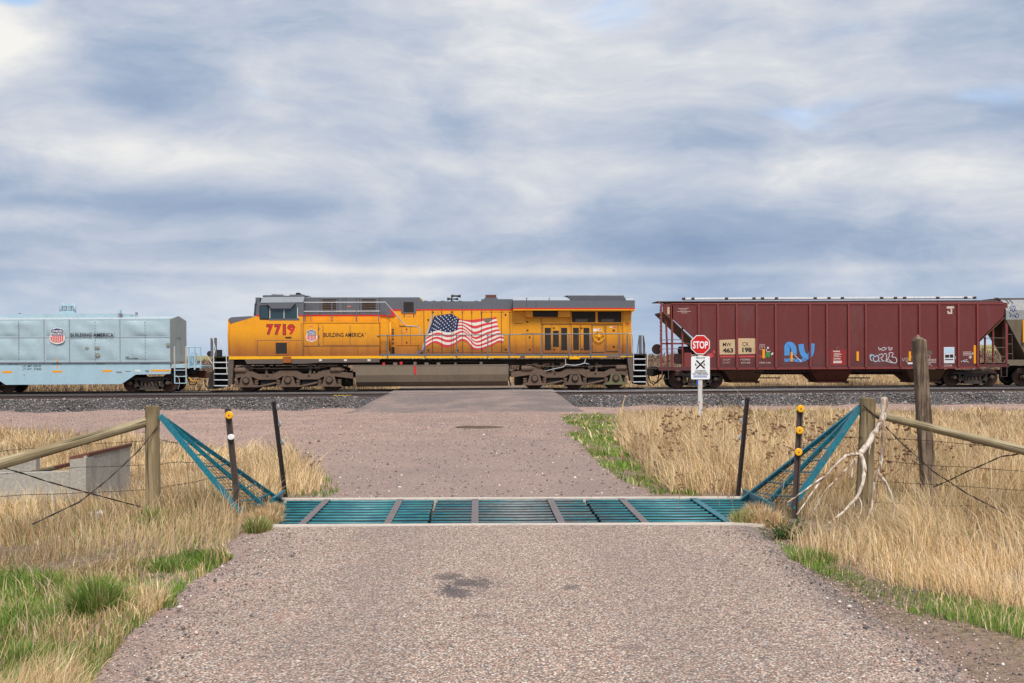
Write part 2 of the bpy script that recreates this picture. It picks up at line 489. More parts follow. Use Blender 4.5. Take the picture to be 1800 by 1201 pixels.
def road_material():
    m, n, b = new_mat('chip_seal')
    tc = n.n('ShaderNodeTexCoord').outputs['Object']
    st, dist, rnd = stone_colour(n, tc, 74, [(0.0, (0.55, 0.365, 0.27)), (0.18, (0.62, 0.45, 0.35)), (0.36, (0.44, 0.295, 0.225)), (0.50, (0.71, 0.59, 0.485)), (0.62, (0.31, 0.235, 0.195)),
                                             (0.74, (0.49, 0.33, 0.26)), (0.84, (0.72, 0.66, 0.61)), (0.91, (0.13, 0.125, 0.13)), (0.96, (0.40, 0.19, 0.14))],
                                 (0.085, 0.066, 0.060), 0.75, (0.36, 0.66))
    st_b, dist_b, _ = stone_colour(n, n.mapping(tc, loc=(3.3, 1.2, 0)), 34, [(0.0, (0.53, 0.40, 0.32)), (0.4, (0.40, 0.29, 0.24)), (0.65, (0.69, 0.60, 0.51)), (0.85, (0.20, 0.17, 0.16))], (0.1, 0.08, 0.075), 0.6)
    pick = n.smooth(n.noise(tc, 30, 2, 0.5), 0.56, 0.60)
    st = n.mix(pick, st, st_b)
    # old bitumen showing through
    wear = n.noise(n.mapping(tc, scale=(0.8, 0.35, 1)), 1.0, 6, 0.65, 0.3)
    st = n.mix(n.math('MULTIPLY', n.smooth(wear, 0.46, 0.70), 0.26), st, (0.17, 0.14, 0.13))
    sx = n.n('ShaderNodeSeparateXYZ'); n.put(sx.inputs[0], tc)
    X, Y = sx.outputs[0], sx.outputs[1]
    for tx in (-0.75, 1.15):
        tr = n.math('ABSOLUTE', n.math('SUBTRACT', n.math('ADD', X, n.math('MULTIPLY', n.math('SUBTRACT', wear, 0.5), 0.9)), tx))
        st = n.mix(n.math('MULTIPLY', n.math('SUBTRACT', 1.0, n.smooth(tr, 0.12, 0.50)), 0.22), st, (0.19, 0.155, 0.145))
    redg = n.smooth(n.math('ADD', n.noise(tc, 1.3, 5, 0.65, 0.3), n.math('MULTIPLY', n.math('ADD', X, 1.2), -0.10)), 0.56, 0.72)
    st = n.mix(n.math('MULTIPLY', redg, 0.35), st, (0.42, 0.26, 0.205))
    edge = n.math('MULTIPLY', n.smooth(n.math('ADD', X, n.math('MULTIPLY', n.math('SUBTRACT', wear, 0.5), 0.9)), 2.30, 2.80), 0.66)
    st = n.mix(edge, st, (0.105, 0.092, 0.088))
    nd = n.noise(n.mapping(tc, scale=(1.3, 0.75, 1)), 5.0, 6, 0.72, 0.5)
    def stain(cx, cy, rx, ry, amt):
        a = n.math('DIVIDE', n.math('SUBTRACT', X, cx), rx); c_ = n.math('DIVIDE', n.math('SUBTRACT', Y, cy), ry)
        r_ = n.math('SQRT', n.math('ADD', n.math('MULTIPLY', a, a), n.math('MULTIPLY', c_, c_)))
        r_ = n.math('ADD', r_, n.math('ADD', n.math('MULTIPLY', n.math('SUBTRACT', nd, 0.5), 2.6), n.math('MULTIPLY', n.math('SUBTRACT', rnd, 0.5), 0.9)))
        return n.math('MULTIPLY', n.math('SUBTRACT', 1.0, n.smooth(r_, 0.70, 1.05)), amt)
    for s_ in STAINS:
        st = n.mix(stain(*s_), st, (0.085, 0.072, 0.075))
    n.put(b.inputs['Base Color'], st)
    b.inputs['Roughness'].default_value = 0.9
    b.inputs['Specular IOR Level'].default_value = 0.2
    bp = n.n('ShaderNodeBump'); bp.inputs['Strength'].default_value = 0.8; bp.inputs['Distance'].default_value = 0.008
    n.put(bp.inputs['Height'], n.math('MULTIPLY', dist, -1.0))
    n.put(b.inputs['Normal'], bp.outputs[0])


def asphalt_material():
    m, n, b = new_mat('crossing_asphalt')
    tc = n.n('ShaderNodeTexCoord').outputs['Object']
    st, dist, _ = stone_colour(n, tc, 40, [(0.0, (0.19, 0.148, 0.135)), (0.4, (0.24, 0.182, 0.165)), (0.7, (0.145, 0.122, 0.116)), (0.9, (0.33, 0.26, 0.235))], (0.09, 0.075, 0.07), 0.5)
    pk = n.smooth(n.noise(n.mapping(tc, scale=(0.5, 0.9, 1)), 1.0, 5, 0.65, 0.3), 0.42, 0.66)
    c = n.mix(n.math('MULTIPLY', pk, 0.42), st, (0.38, 0.265, 0.22))
    n.put(b.inputs['Base Color'], c)
    b.inputs['Roughness'].default_value = 0.9
    bp = n.n('ShaderNodeBump'); bp.inputs['Strength'].default_value = 0.5; bp.inputs['Distance'].default_value = 0.02
    n.put(bp.inputs['Height'], n.math('MULTIPLY', dist, -1.0)); n.put(b.inputs['Normal'], bp.outputs[0])


def ballast_material():
    m, n, b = new_mat('ballast')
    tc = n.n('ShaderNodeTexCoord').outputs['Object']
    stops = [(0.0, (0.125, 0.118, 0.122)), (0.3, (0.08, 0.078, 0.083)), (0.55, (0.18, 0.158, 0.152)), (0.72, (0.245, 0.185, 0.165)), (0.84, (0.05, 0.05, 0.055)), (0.95, (0.36, 0.29, 0.26))]
    st, dist, _ = stone_colour(n, tc, 15, stops, (0.03, 0.027, 0.026), 0.85, (0.30, 0.60))
    n.put(b.inputs['Base Color'], st)
    b.inputs['Roughness'].default_value = 0.9
    bp = n.n('ShaderNodeBump'); bp.inputs['Strength'].default_value = 1.0; bp.inputs['Distance'].default_value = 0.05
    n.put(bp.inputs['Height'], n.math('MULTIPLY', dist, -1.0)); n.put(b.inputs['Normal'], bp.outputs[0])


def wood_material(name, c1, c2, scale=1.0, axis=2, dark=0.35):
    m, n, b = new_mat(name)
    tc = n.n('ShaderNodeTexCoord').outputs['Object']
    sc = [18, 18, 18]; sc[axis] = 1.1
    g = n.noise(n.mapping(tc, scale=tuple(s * scale for s in sc)), 1.0, 6, 0.62, 0.6)
    l = n.noise(tc, 3.0, 3, 0.5)
    c = n.mix(n.smooth(g, 0.35, 0.65), c1, c2)
    c = n.mix(n.math('MULTIPLY', n.smooth(l, 0.45, 0.7), dark), c, tuple(v * 0.45 for v in c1))
    sc2 = [30, 30, 30]; sc2[axis] = 0.8
    cr = n.smooth(n.noise(n.mapping(tc, scale=tuple(s * scale for s in sc2)), 1.0, 3, 0.5, 0.3), 0.62, 0.68)
    c = n.mix(n.math('MULTIPLY', cr, 0.8), c, tuple(v * 0.2 for v in c1))
    n.put(b.inputs['Base Color'], c)
    b.inputs['Roughness'].default_value = 0.85
    b.inputs['Specular IOR Level'].default_value = 0.2
    bp = n.n('ShaderNodeBump'); bp.inputs['Strength'].default_value = 0.6; bp.inputs['Distance'].default_value = 0.01
    n.put(bp.inputs['Height'], n.math('SUBTRACT', g, cr)); n.put(b.inputs['Normal'], bp.outputs[0])


_s1, _s2, _s3, _s4 = gpt(820, 1034), gpt(1000, 1040), gpt(845, 1092), gpt(1105, 1148)
STAINS = [(_s1.x + 0.02, _s1.y, 0.20, 0.24, 0.8), (_s1.x - 0.06, _s1.y - 0.26, 0.13, 0.22, 0.8), (_s1.x - 0.14, _s1.y + 0.25, 0.11, 0.14, 0.75), (_s2.x, _s2.y, 0.09, 0.10, 0.6), (_s3.x, _s3.y, 0.10, 0.07, 0.4), (_s4.x, _s4.y, 0.09, 0.07, 0.4)]
ground_material(); road_material(); asphalt_material(); ballast_material()
wood_material('post_wood', (0.225, 0.165, 0.09), (0.36, 0.285, 0.175), dark=0.6)
wood_material('rail_wood', (0.24, 0.185, 0.105), (0.38, 0.315, 0.20), axis=0, dark=0.45)
wood_material('old_wood', (0.085, 0.055, 0.038), (0.27, 0.20, 0.145), 1.6, dark=0.6)
wood_material('tie_wood', (0.07, 0.055, 0.045), (0.16, 0.13, 0.11), axis=1)
wood_material('bark', (0.22, 0.13, 0.075), (0.72, 0.63, 0.54), 1.0, 2, 0.25)
wood_material('bleached_post', (0.52, 0.50, 0.47), (0.70, 0.68, 0.65), dark=0.2)
paint('concrete', (0.52, 0.45, 0.385), 0.85, amt=0.45, dirt=(0.27, 0.21, 0.165), scale=2.0, streak=False, bump=0.3)
paint('old_concrete', (0.36, 0.335, 0.295), 0.9, amt=0.75, dirt=(0.20, 0.17, 0.135), scale=2.2, bump=0.4)
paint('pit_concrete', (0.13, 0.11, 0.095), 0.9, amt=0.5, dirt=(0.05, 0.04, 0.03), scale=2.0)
paint('teal', (0.004, 0.135, 0.185), 0.42, amt=0.35, dirt=(0.10, 0.06, 0.045), scale=3.0, streak=False, var=0.2, spec=0.5, rust=((0.20, 0.10, 0.07), 0.62, 0.8))
paint('worn_steel', (0.185, 0.15, 0.145), 0.5, 0.3, amt=0.5, dirt=(0.13, 0.07, 0.05), scale=4.0, streak=False)
paint('post_steel', (0.085, 0.066, 0.062), 0.42, 0.3, amt=0.4, dirt=(0.15, 0.09, 0.065), scale=5.0)
paint('black_steel', (0.028, 0.021, 0.02), 0.55, 0.2, amt=0.4, dirt=(0.11, 0.06, 0.045), scale=5.0)
paint('rust', (0.14, 0.055, 0.035), 0.8, amt=0.5, dirt=(0.06, 0.028, 0.02), scale=5.0)
paint('wire', (0.045, 0.035, 0.032), 0.6, 0.4, amt=0.4, dirt=(0.13, 0.07, 0.05), scale=6)
paint('rail_side', (0.085, 0.062, 0.056), 0.6, 0.3, amt=0.4, dirt=(0.13, 0.07, 0.045), scale=1.0, streak=False)
paint('rail_head', (0.20, 0.20, 0.21), 0.42, 0.7, amt=0.25, dirt=(0.2, 0.15, 0.12), scale=0.7, streak=False)
flat_paint('yellow_plastic', (0.85, 0.42, 0.01), 0.4, 0.1)
flat_paint('white_reflector', (0.78, 0.78, 0.78), 0.3, 0.15)
flat_paint('silver_reflector', (0.35, 0.37, 0.40), 0.3, 0.2)
m, n, b = new_mat('puddle_water')
b.inputs['Base Color'].default_value = (0.06, 0.04, 0.025, 1)
b.inputs['Roughness'].default_value = 0.04
m, n, b = new_mat('stones')
_a = n.n('ShaderNodeAttribute'); _a.attribute_name = 'Col'
n.put(b.inputs['Base Color'], _a.outputs['Color'])
b.inputs['Roughness'].default_value = 0.85
attr_mat('straw', 0.7, 0.3)
attr_mat('leaf', 0.6, 0.4)

# ------------------------------------------------------------------ ground
GX0, GX1, GY0, GY1 = -2.34, 3.24, 11.62, 13.72      # the pit of the cattle guard


def axis_pts(parts, extra=()):
    a = np.concatenate([np.arange(p0, p1, st) for p0, p1, st in parts] + [np.array([parts[-1][1]])] + [np.array(extra)])
    return np.unique(np.round(a, 4))


def inpoly(px, py, poly):
    res = np.zeros(px.shape, bool)
    j = len(poly) - 1
    for i in range(len(poly)):
        xi, yi = poly[i]; xj, yj = poly[j]
        cond = ((yi > py) != (yj > py))
        with np.errstate(divide='ignore', invalid='ignore'):
            res ^= cond & (px < (xj - xi) * (py - yi) / (yj - yi + 1e-12) + xi)
        j = i
    return res


# gravel outline beyond the guard, as world points
GRAVEL = [gpt(*p)[:2] for p in [(500, 905), (545, 880), (575, 850), (530, 800), (420, 790), (300, 775), (180, 772), (60, 752), (-150, 748), (-300, 745)]] + \
         [(-60, 50.6), (60, 50.6), (60, 46.6)] + \
         [gpt(*p)[:2] for p in [(1500, 722), (1300, 722), (1120, 724), (1010, 728), (1000, 760), (1040, 800), (1090, 840), (1150, 872), (1200, 890)]] + [(2.9, 11.2), (-2.2, 11.2)]


def blurmask(x, y, poly, r):
    acc = 0
    for k in range(12):
        a = 2 * math.pi * k / 12
        acc = acc + inpoly(x + r * math.cos(a), y + r * math.sin(a), poly)
    return (acc + inpoly(x, y, poly)) / 13.0


xs = axis_pts([(-1800, -300, 150), (-300, -60, 24), (-60, -30, 3), (-30, -12, 0.6), (-12, 14, 0.25), (14, 34, 0.6), (34, 70, 3), (70, 310, 24), (310, 1810, 150)], (GX0, GX1))
ys = axis_pts([(-40, 3, 4), (3, 24, 0.25), (24, 50, 0.35), (50, 68, 1.0), (68, 86, 0.4), (86, 130, 4), (130, 420, 20), (420, 1000, 60), (1000, 3400, 300)], (GY0, GY1))
XX, YY = np.meshgrid(xs, ys)
ZZ = tz(XX, YY)
V = np.stack([XX.ravel(), YY.ravel(), ZZ.ravel()], 1)
nx, ny = len(xs), len(ys)
I = (np.arange(ny - 1)[:, None] * nx + np.arange(nx - 1)[None, :]).ravel()
quads = np.stack([I, I + 1, I + 1 + nx, I + nx], 1)
cx = (XX[:-1, :-1] + XX[1:, 1:]).ravel() / 2; cy = (YY[:-1, :-1] + YY[1:, 1:]).ravel() / 2
quads = quads[~((cx > GX0) & (cx < GX1) & (cy > GY0) & (cy < GY1))]
gravel = blurmask(V[:, 0], V[:, 1], GRAVEL, 0.45)
nearroad = (V[:, 1] < 11.9) & (V[:, 0] > -2.4) & (V[:, 0] < 2.7)
verge = np.where(V[:, 1] < 12, np.where(V[:, 0] > 0.4, 0.30, 0.60) * np.exp(-((np.abs(V[:, 0] - 0.4) - 2.7) / np.where(V[:, 0] > 0.4, 0.9, 0.5)) ** 2), 0)
gravel = np.maximum(np.maximum(gravel, nearroad * 1.0), verge)
farm = sstep(V[:, 1], 82, 92)
roadm = np.exp(-((V[:, 0] - 0.6) / 3.2) ** 4) * (V[:, 1] > 12) * (V[:, 1] < 60)
ground = np_mesh('ground', V, None, 'ground', np.stack([gravel, farm, roadm], 1), quads, smooth=True)
sa = ground.data.attributes.new('Scrub', 'FLOAT', 'POINT')
scrub = (sstep(V[:, 1], 67.0, 70.0)) * (1 - sstep(V[:, 1], 79, 84))
sa.data.foreach_set('value', scrub.astype(np.float32))
tag(ground, kind='structure')

# near road: a thin slab of chip seal with a ragged edge
rng = np.random.default_rng(3)
ry = np.concatenate([np.arange(-6, 3, 1.0), np.arange(3, 11.4, 0.12), [11.462]])
cols_n = 24
rv = []
for yv in ry:
    jl = 0.03 * math.sin(yv * 1.3) + 0.02 * math.sin(yv * 9.7 + 1) + 0.022 * rng.standard_normal()
    jr = 0.025 * math.sin(yv * 1.1 + 2) + 0.012 * math.sin(yv * 8.1) + 0.018 * rng.standard_normal()
    xl = -2.02 - 0.10 * sstep(yv, 5, 9) - 0.18 * sstep(yv, 9.5, 11.4) + jl
    xr = 2.72 + 0.10 * sstep(yv, 5, 9) + 0.12 * sstep(yv, 9.5, 11.4) + jr
    for k in range(cols_n + 1):
        t = k / cols_n
        x_ = xl + (xr - xl) * t
        crown = 0.022 * (1 - (2 * t - 1) ** 2)
        z_ = 0.012 + crown
        if k in (0, cols_n): z_ = tzf(x_, yv) - 0.03
        rv.append((x_, yv, z_))
rv = np.array(rv)
n1 = cols_n + 1
I = (np.arange(len(ry) - 1)[:, None] * n1 + np.arange(cols_n)[None, :]).ravel()
road = np_mesh('road', rv, None, 'chip_seal', None, np.stack([I, I + 1, I + 1 + n1, I + n1], 1), smooth=True)
tag(road, kind='structure')

# puddle in the pothole
pv = []
for k in range(40):
    a = 2 * math.pi * k / 40
    rr = 0.92 + 0.10 * math.sin(3 * a + 1) + 0.06 * math.sin(7 * a)
    pv.append((PUD[0] + PUD[2] * rr * math.cos(a), PUD[1] + PUD[3] * rr * math.sin(a), 0))
pz = tzf(PUD[0], PUD[1]) + 0.036
pud = MB().add([(x, y, pz) for x, y, _ in pv], [tuple(range(40))]).build('puddle', 'puddle_water')
tag(pud, kind='structure')

# ballast bed carrying both tracks
bx = np.arange(-75, 90, 0.3)
prof = [(50.05, -0.80), (50.35, -0.62), (50.7, -0.41), (51.05, -0.21), (51.3, -0.185), (52.0, -0.18), (53.4, -0.18), (54.2, -0.20), (55.0, -0.24), (55.8, -0.19), (56.3, -0.18), (57.8, -0.18), (58.6, -0.20), (59.4, -0.40), (60.4, -0.80)]
bv = []
for x_ in bx:
    for (y_, z_) in prof:
        bv.append((x_, y_ + 0.05 * math.sin(x_ * 1.7 + y_) + rng.normal(0, 0.02), RAIL_Z + z_ + GRADE * x_ + rng.normal(0, 0.012)))
bv = np.array(bv); n1 = len(prof)
I = (np.arange(len(bx) - 1)[:, None] * n1 + np.arange(n1 - 1)[None, :]).ravel()
bal = np_mesh('ballast_bed', bv, None, 'ballast', None, np.stack([I, I + 1, I + 1 + n1, I + n1], 1))
tag(bal, kind='structure')


def stones(name, pts, size, palette, seed, label=None):
    """loose stones: squashed, jittered octahedra"""
    rg = np.random.default_rng(seed)
    N = len(pts)
    base = np.array([(1, 0, 0), (0, 1, 0), (-1, 0, 0), (0, -1, 0), (0, 0, 0.8), (0, 0, -0.6)], float)
    sc = size * np.exp(rg.normal(0, 0.35, (N, 1, 1))) * rg.uniform(0.6, 1.2, (N, 6, 3))
    a = rg.uniform(0, 6.28, N)
    ca, sa_ = np.cos(a), np.sin(a)
    b3 = base[None] * sc
    x = b3[:, :, 0] * ca[:, None] - b3[:, :, 1] * sa_[:, None]
    y = b3[:, :, 0] * sa_[:, None] + b3[:, :, 1] * ca[:, None]
    P = np.stack([x, y, b3[:, :, 2]], 2) + np.asarray(pts)[:, None, :]
    F = np.array([(0, 1, 4), (1, 2, 4), (2, 3, 4), (3, 0, 4), (1, 0, 5), (2, 1, 5), (3, 2, 5), (0, 3, 5)])
    T = (F[None] + (np.arange(N) * 6)[:, None, None]).reshape(-1, 3)
    pal = np.array(palette)[rg.integers(0, len(palette), N)] * rg.uniform(0.75, 1.25, (N, 1))
    o = np_mesh(name, P.reshape(-1, 3), T, 'stones', np.repeat(pal, 6, 0))
    tag(o, label, None, None, 'stuff')
    return o


N = 26000
sx_ = rng.uniform(-34, 40, N); sy_ = np.concatenate([rng.uniform(49.9, 51.6, N // 2 + N // 4), rng.uniform(51.6, 59.6, N - N // 2 - N // 4)])
bz = np.interp(sy_, [p[0] for p in prof], [p[1] for p in prof]) + RAIL_Z + GRADE * sx_
bz = np.maximum(bz, tz(sx_, sy_)) + 0.012
keep = ~((sx_ > -5.4) & (sx_ < 4.3) & (sy_ < 60)) & ~((np.abs(sy_ - NEAR_Y) < 0.85) & (np.abs(np.abs(sy_ - NEAR_Y) - 0.72) < 0.12)) & ~(np.abs(np.abs(sy_ - TRACK_Y) - 0.72) < 0.12)
PALB = [(0.125, 0.118, 0.122), (0.08, 0.078, 0.083), (0.19, 0.165, 0.158), (0.26, 0.195, 0.17), (0.05, 0.05, 0.055), (0.13, 0.125, 0.13), (0.36, 0.30, 0.27)]
stones('ballast_stones', np.stack([sx_, sy_, bz], 1)[keep], 0.036, PALB, 5, 'loose grey ballast stones along the tracks')['category'] = 'stones'

# loose stones on the pink gravel and along the road edges
N = 42000
gx = rng.uniform(-26, 24, N); gy = 13.9 + 35 * rng.uniform(0, 1, N) ** 1.15
k1 = inpoly(gx, gy, GRAVEL)
gz = tz(gx, gy) + 0.004
A = np.stack([gx, gy, gz], 1)[k1]
PALG = [(0.45, 0.31, 0.26), (0.55, 0.41, 0.35), (0.11, 0.10, 0.105), (0.33, 0.23, 0.20), (0.17, 0.145, 0.14), (0.62, 0.55, 0.5), (0.09, 0.085, 0.09), (0.26, 0.19, 0.17)]
o = stones('gravel_stones', A, 0.0135, PALG, 6, 'loose stones on the pink gravel yard before the tracks'); o['category'] = 'stones'
N = 5200
ex = np.concatenate([-2.05 + rng.normal(0, 0.28, N // 2), 2.75 + rng.normal(0, 0.22, N // 2)])
ey = rng.uniform(4.5, 11.4, N // 2 * 2)
ez = np.where((ex > -1.95) & (ex < 2.65), 0.022, tz(ex, ey)) + 0.003
o = stones('roadside_stones', np.stack([ex, ey, ez], 1), 0.0075, PALG, 8, 'small pink and grey stones along both edges of the near road'); o['category'] = 'stones'

# ------------------------------------------------------------------ tracks
RAILP = [(-0.07, -0.186), (0.07, -0.186), (0.07, -0.172), (0.012, -0.155), (0.010, -0.045), (0.037, -0.035), (0.037, -0.006), (-0.037, -0.006), (-0.037, -0.035), (-0.010, -0.045), (-0.012, -0.155), (-0.07, -0.172)]
RAILH = [(-0.036, -0.006), (0.036, -0.006), (0.033, 0.0), (-0.033, 0.0)]
tie_me = None
for ty, nm in ((NEAR_Y, 'near'), (TRACK_Y, 'far')):
    t = empty('railway_track', (0, ty, RAIL_Z), (0, -GRADE, 0))
    tag(t, kind='structure')
    for sgn in (-1, 1):
        r_ = MB().prism_x([(y + sgn * 0.72, z) for y, z in RAILP], -75, 90).build('rail', 'rail_side', t)
        MB().prism_x([(y + sgn * 0.72, z) for y, z in RAILH], -75, 90).build('rail_head', 'rail_head', r_)
    for i in range(104):
        x_ = -27 + i * 0.56
        if -4.3 < x_ < 3.6: continue
        if tie_me is None:
            tie_me = MB().box(-0.115, 0.115, -1.3, 1.3, -0.32, -0.188).mesh('tie'); tie_me.materials.append(MATS['tie_wood'])
        o = bpy.data.objects.new('tie', tie_me); col.objects.link(o); o.parent = t
        o.location = (x_ + random.uniform(-0.04, 0.04), random.uniform(-0.04, 0.04), random.uniform(-0.006, 0.008))

    if nm == 'near':
        flat_paint('rail_marking', (0.70, 0.50, 0.05), 0.6, 0.4)
        for k_, (a_, b_) in enumerate(((586.5, 592), (594, 598.5), (600, 605.5), (608, 612), (613.2, 614.6), (616, 617.4))):
            q0, q1 = at(a_, 694, NEAR_Y - 0.733), at(b_, 694, NEAR_Y - 0.733)
            MB().sheet([(q0.x, -0.115), (q1.x, -0.115), (q1.x, -0.085), (q0.x, -0.085)], -0.735).build('rail_marking', 'rail_marking', t)

# asphalt of the crossing: ramp up to the rails, strips between them, ramp down behind
rows = [(46.6, -0.004), (47.3, 0.012), (48.2, 0.035), (49.2, None), (50.4, None), (51.3, None), (51.90, None)]
def ramp_row(yv, zz): return zz
cvs = []
yy = [46.4, 47.0, 47.8, 48.8, 49.8, 50.8, 51.4, 51.90]
for yv in yy:
    tt = (yv - 46.4) / 5.5
    xl = -5.6 + 1.5 * tt; xr = 4.6 - 0.95 * tt
    for k in range(27):
        u = k / 26
        x_ = xl + (xr - xl) * u
        g = tzf(x_, 46.4) if yv < 46.5 else tzf(x_, min(yv, 47.5))
        zt = RAIL_Z + GRADE * x_ - 0.010
        z_ = g + (zt - g) * float(sstep(yv, 46.0, 51.6)) + 0.012
        e = min(u, 1 - u) * 26
        if e < 0.5: z_ = min(z_, tzf(x_, min(yv, 47.5))) - 0.05
        if yv < 46.5: z_ = g - 0.02 + (0.012 * math.sin(x_ * 2.2))
        cvs.append((x_, yv + (0.25 * math.sin(x_ * 1.1) + 0.1 * math.sin(x_ * 3.7) if yv < 47.5 else 0), z_))
cvs = np.array(cvs)
I = (np.arange(len(yy) - 1)[:, None] * 27 + np.arange(26)[None, :]).ravel()
cr = np_mesh('crossing_ramp', cvs, None, 'crossing_asphalt', None, np.stack([I, I + 1, I + 28, I + 27], 1), smooth=True)
tag(cr, kind='structure')
mbc = MB()
for y0, y1 in ((52.07, 53.33), (53.51, 56.19), (56.37, 57.63), (57.81, 59.4)):
    a, b_ = RAIL_Z + GRADE * -4.1 - 0.012, RAIL_Z + GRADE * 3.65 - 0.012
    mbc.add([(-4.1, y0, a), (3.65, y0, b_), (3.65, y1, b_), (-4.1, y1, a), (-4.1, y0, a - 0.3), (3.65, y0, b_ - 0.3), (3.65, y1, b_ - 0.3), (-4.1, y1, a - 0.3)],
            [(0, 1, 2, 3), (0, 4, 5, 1), (1, 5, 6, 2), (2, 6, 7, 3), (3, 7, 4, 0)])
tag(mbc.build('crossing_surface', 'crossing_asphalt'), kind='structure')
MB().add([(-4.1, 59.4, -0.0), (3.65, 59.4, 0.05), (3.3, 62.4, tzf(3, 62.4) + 0.02), (-3.6, 62.4, tzf(-3.6, 62.4) + 0.02)], [(0, 1, 2, 3)]).build('far_ramp', 'crossing_asphalt')['kind'] = 'structure'
# ------------------------------------------------------------------ train materials
YEL = (0.78, 0.325, 0.006)
paint('loco_yellow', YEL, 0.42, amt=0.50, dirt=(0.36, 0.135, 0.022), scale=1.5, low=(1.55, 3.15, 1.0, (0.29, 0.092, 0.018)), var=0.05, spec=0.45, rust=((0.20, 0.10, 0.04), 0.70, 0.5))
paint('loco_sill_yellow', (0.84, 0.42, 0.01), 0.45, amt=0.25, dirt=(0.35, 0.16, 0.03), scale=1.6, var=0.05)
paint('loco_grey', (0.115, 0.122, 0.142), 0.45, amt=0.35, dirt=(0.085, 0.075, 0.07), scale=1.2, var=0.07)
paint('loco_pale_grey', (0.36, 0.39, 0.43), 0.35, amt=0.35, dirt=(0.22, 0.22, 0.22), scale=1.3, var=0.05, spec=0.6, rust=((0.20, 0.09, 0.05), 0.70, 0.5))
paint('loco_dark', (0.020, 0.017, 0.016), 0.7, amt=0.5, dirt=(0.055, 0.040, 0.03), scale=2.5)
paint('loco_grille', (0.022, 0.018, 0.016), 0.7, amt=0.4, dirt=(0.06, 0.04, 0.028), scale=3.0)
paint('truck_brown', (0.135, 0.087, 0.062), 0.75, amt=0.55, dirt=(0.055, 0.040, 0.033), scale=2.2, streak=False, var=0.15, bump=0.2)
paint('truck_green', (0.15, 0.145, 0.075), 0.75, amt=0.5, dirt=(0.06, 0.05, 0.035), scale=2.2, streak=False)
paint('skirt_grey', (0.115, 0.088, 0.075), 0.6, amt=0.4, dirt=(0.06, 0.045, 0.038), scale=1.8)
paint('tank_brown', (0.17, 0.13, 0.093), 0.5, amt=0.45, dirt=(0.085, 0.07, 0.055), scale=1.2, var=0.08, spec=0.4)
paint('wheel_rust', (0.095, 0.047, 0.033), 0.7, amt=0.5, dirt=(0.03, 0.022, 0.02), scale=3.0, streak=False)
paint('wheel_tread', (0.26, 0.25, 0.25), 0.35, 0.8, amt=0.4, dirt=(0.1, 0.08, 0.07), scale=3.0, streak=False)
paint('rail_white', (0.62, 0.60, 0.55), 0.5, amt=0.5, dirt=(0.25, 0.19, 0.14), scale=4.0)
flat_paint('step_edge', (0.62, 0.66, 0.70), 0.4, 0.2)
flat_paint('stripe_red', (0.62, 0.020, 0.018), 0.45, 0.15)
flat_paint('decal_red', (0.58, 0.022, 0.028), 0.5, 0.15)
flat_paint('decal_black', (0.018, 0.016, 0.016), 0.5, 0.1)
flat_paint('decal_white', (0.75, 0.73, 0.68), 0.5, 0.2)
flat_paint('decal_blue', (0.008, 0.024, 0.15), 0.45, 0.1)
paint('flag_white', (0.74, 0.68, 0.60), 0.5, amt=0.4, dirt=(0.48, 0.36, 0.24), scale=2.4, streak=False)
paint('flag_red', (0.60, 0.045, 0.055), 0.5, amt=0.35, dirt=(0.28, 0.03, 0.06), scale=2.4, streak=False)
paint('flag_blue', (0.012, 0.025, 0.085), 0.45, amt=0.45, dirt=(0.02, 0.07, 0.25), scale=3.0, streak=False)
flat_paint('label_pink', (0.72, 0.18, 0.14), 0.5, 0.2)
m, n, b = new_mat('cab_glass')
b.inputs['Base Color'].default_value = (0.02, 0.045, 0.055, 1)
b.inputs['Roughness'].default_value = 0.06
b.inputs['Specular IOR Level'].default_value = 0.8


class Car:
    """a rail vehicle; outlines are given where they were measured, at a distance y from the track's middle"""
    def __init__(s, name, label, cat, cx, group=None):
        s.cx = cx
        s.root = empty(name, (cx, TRACK_Y, RAIL_Z + GRADE * cx), (0, -GRADE, 0))
        tag(s.root, label, cat, group)
    def p(s, px, py, y):
        q = at(px, py, TRACK_Y + y)
        return (q.x - s.cx, q.z - RAIL_Z - GRADE * q.x)
    def done(s, mb, name, mat, parent=None, smooth=False):
        return mb.build(name, mat, parent or s.root, smooth=smooth)
    def poly(s, name, pts, yf, yb, mat, parent=None):
        return s.done(MB().prism([s.p(a, b_, yf) for a, b_ in pts], yf, yb), name, mat, parent)
    def rect(s, name, x0, y0, x1, y1, yf, yb, mat, parent=None):
        return s.poly(name, [(x0, y0), (x1, y0), (x1, y1), (x0, y1)], yf, yb, mat, parent)
    def sheet(s, name, pts, y, mat, parent=None):
        return s.done(MB().sheet([s.p(a, b_, y) for a, b_ in pts], y), name, mat, parent)
    def tube(s, name, pts, r, mat, n=5, parent=None):
        v = []
        for a, b_, y in pts:
            x, z = s.p(a, b_, y); v.append((x, y, z))
        return s.done(MB().tube(v, r, n), name, mat, parent, smooth=n > 5)
    def disc(s, name, px, py, y0, y1, r, mat, parent=None, n=16):
        x, z = s.p(px, py, y0)
        return s.done(MB().lathe([(r * 0.92, y0), (r, y0 + 0.01), (r, y1)], (x, 0, z), 'y', n), name, mat, parent)
    def text(s, txt, x0, y0, x1, y1, y, mat, bold=0.0, parent=None, name='lettering', keep=False):
        Vt, F = text_shape(txt, bold)
        lo, hi = Vt.min(0), Vt.max(0)
        a = s.p(x0, y1, y); b_ = s.p(x1, y0, y); c_ = s.p(x1, y1, y)
        t = (Vt - lo) / (hi - lo)
        mb = MB()
        mb.add([(a[0] + u * (b_[0] - a[0]), y, a[1] + u * (c_[1] - a[1]) + v * (b_[1] - c_[1])) for u, v in t], F)
        return s.done(mb, name, mat, parent)


WHEEL = {}


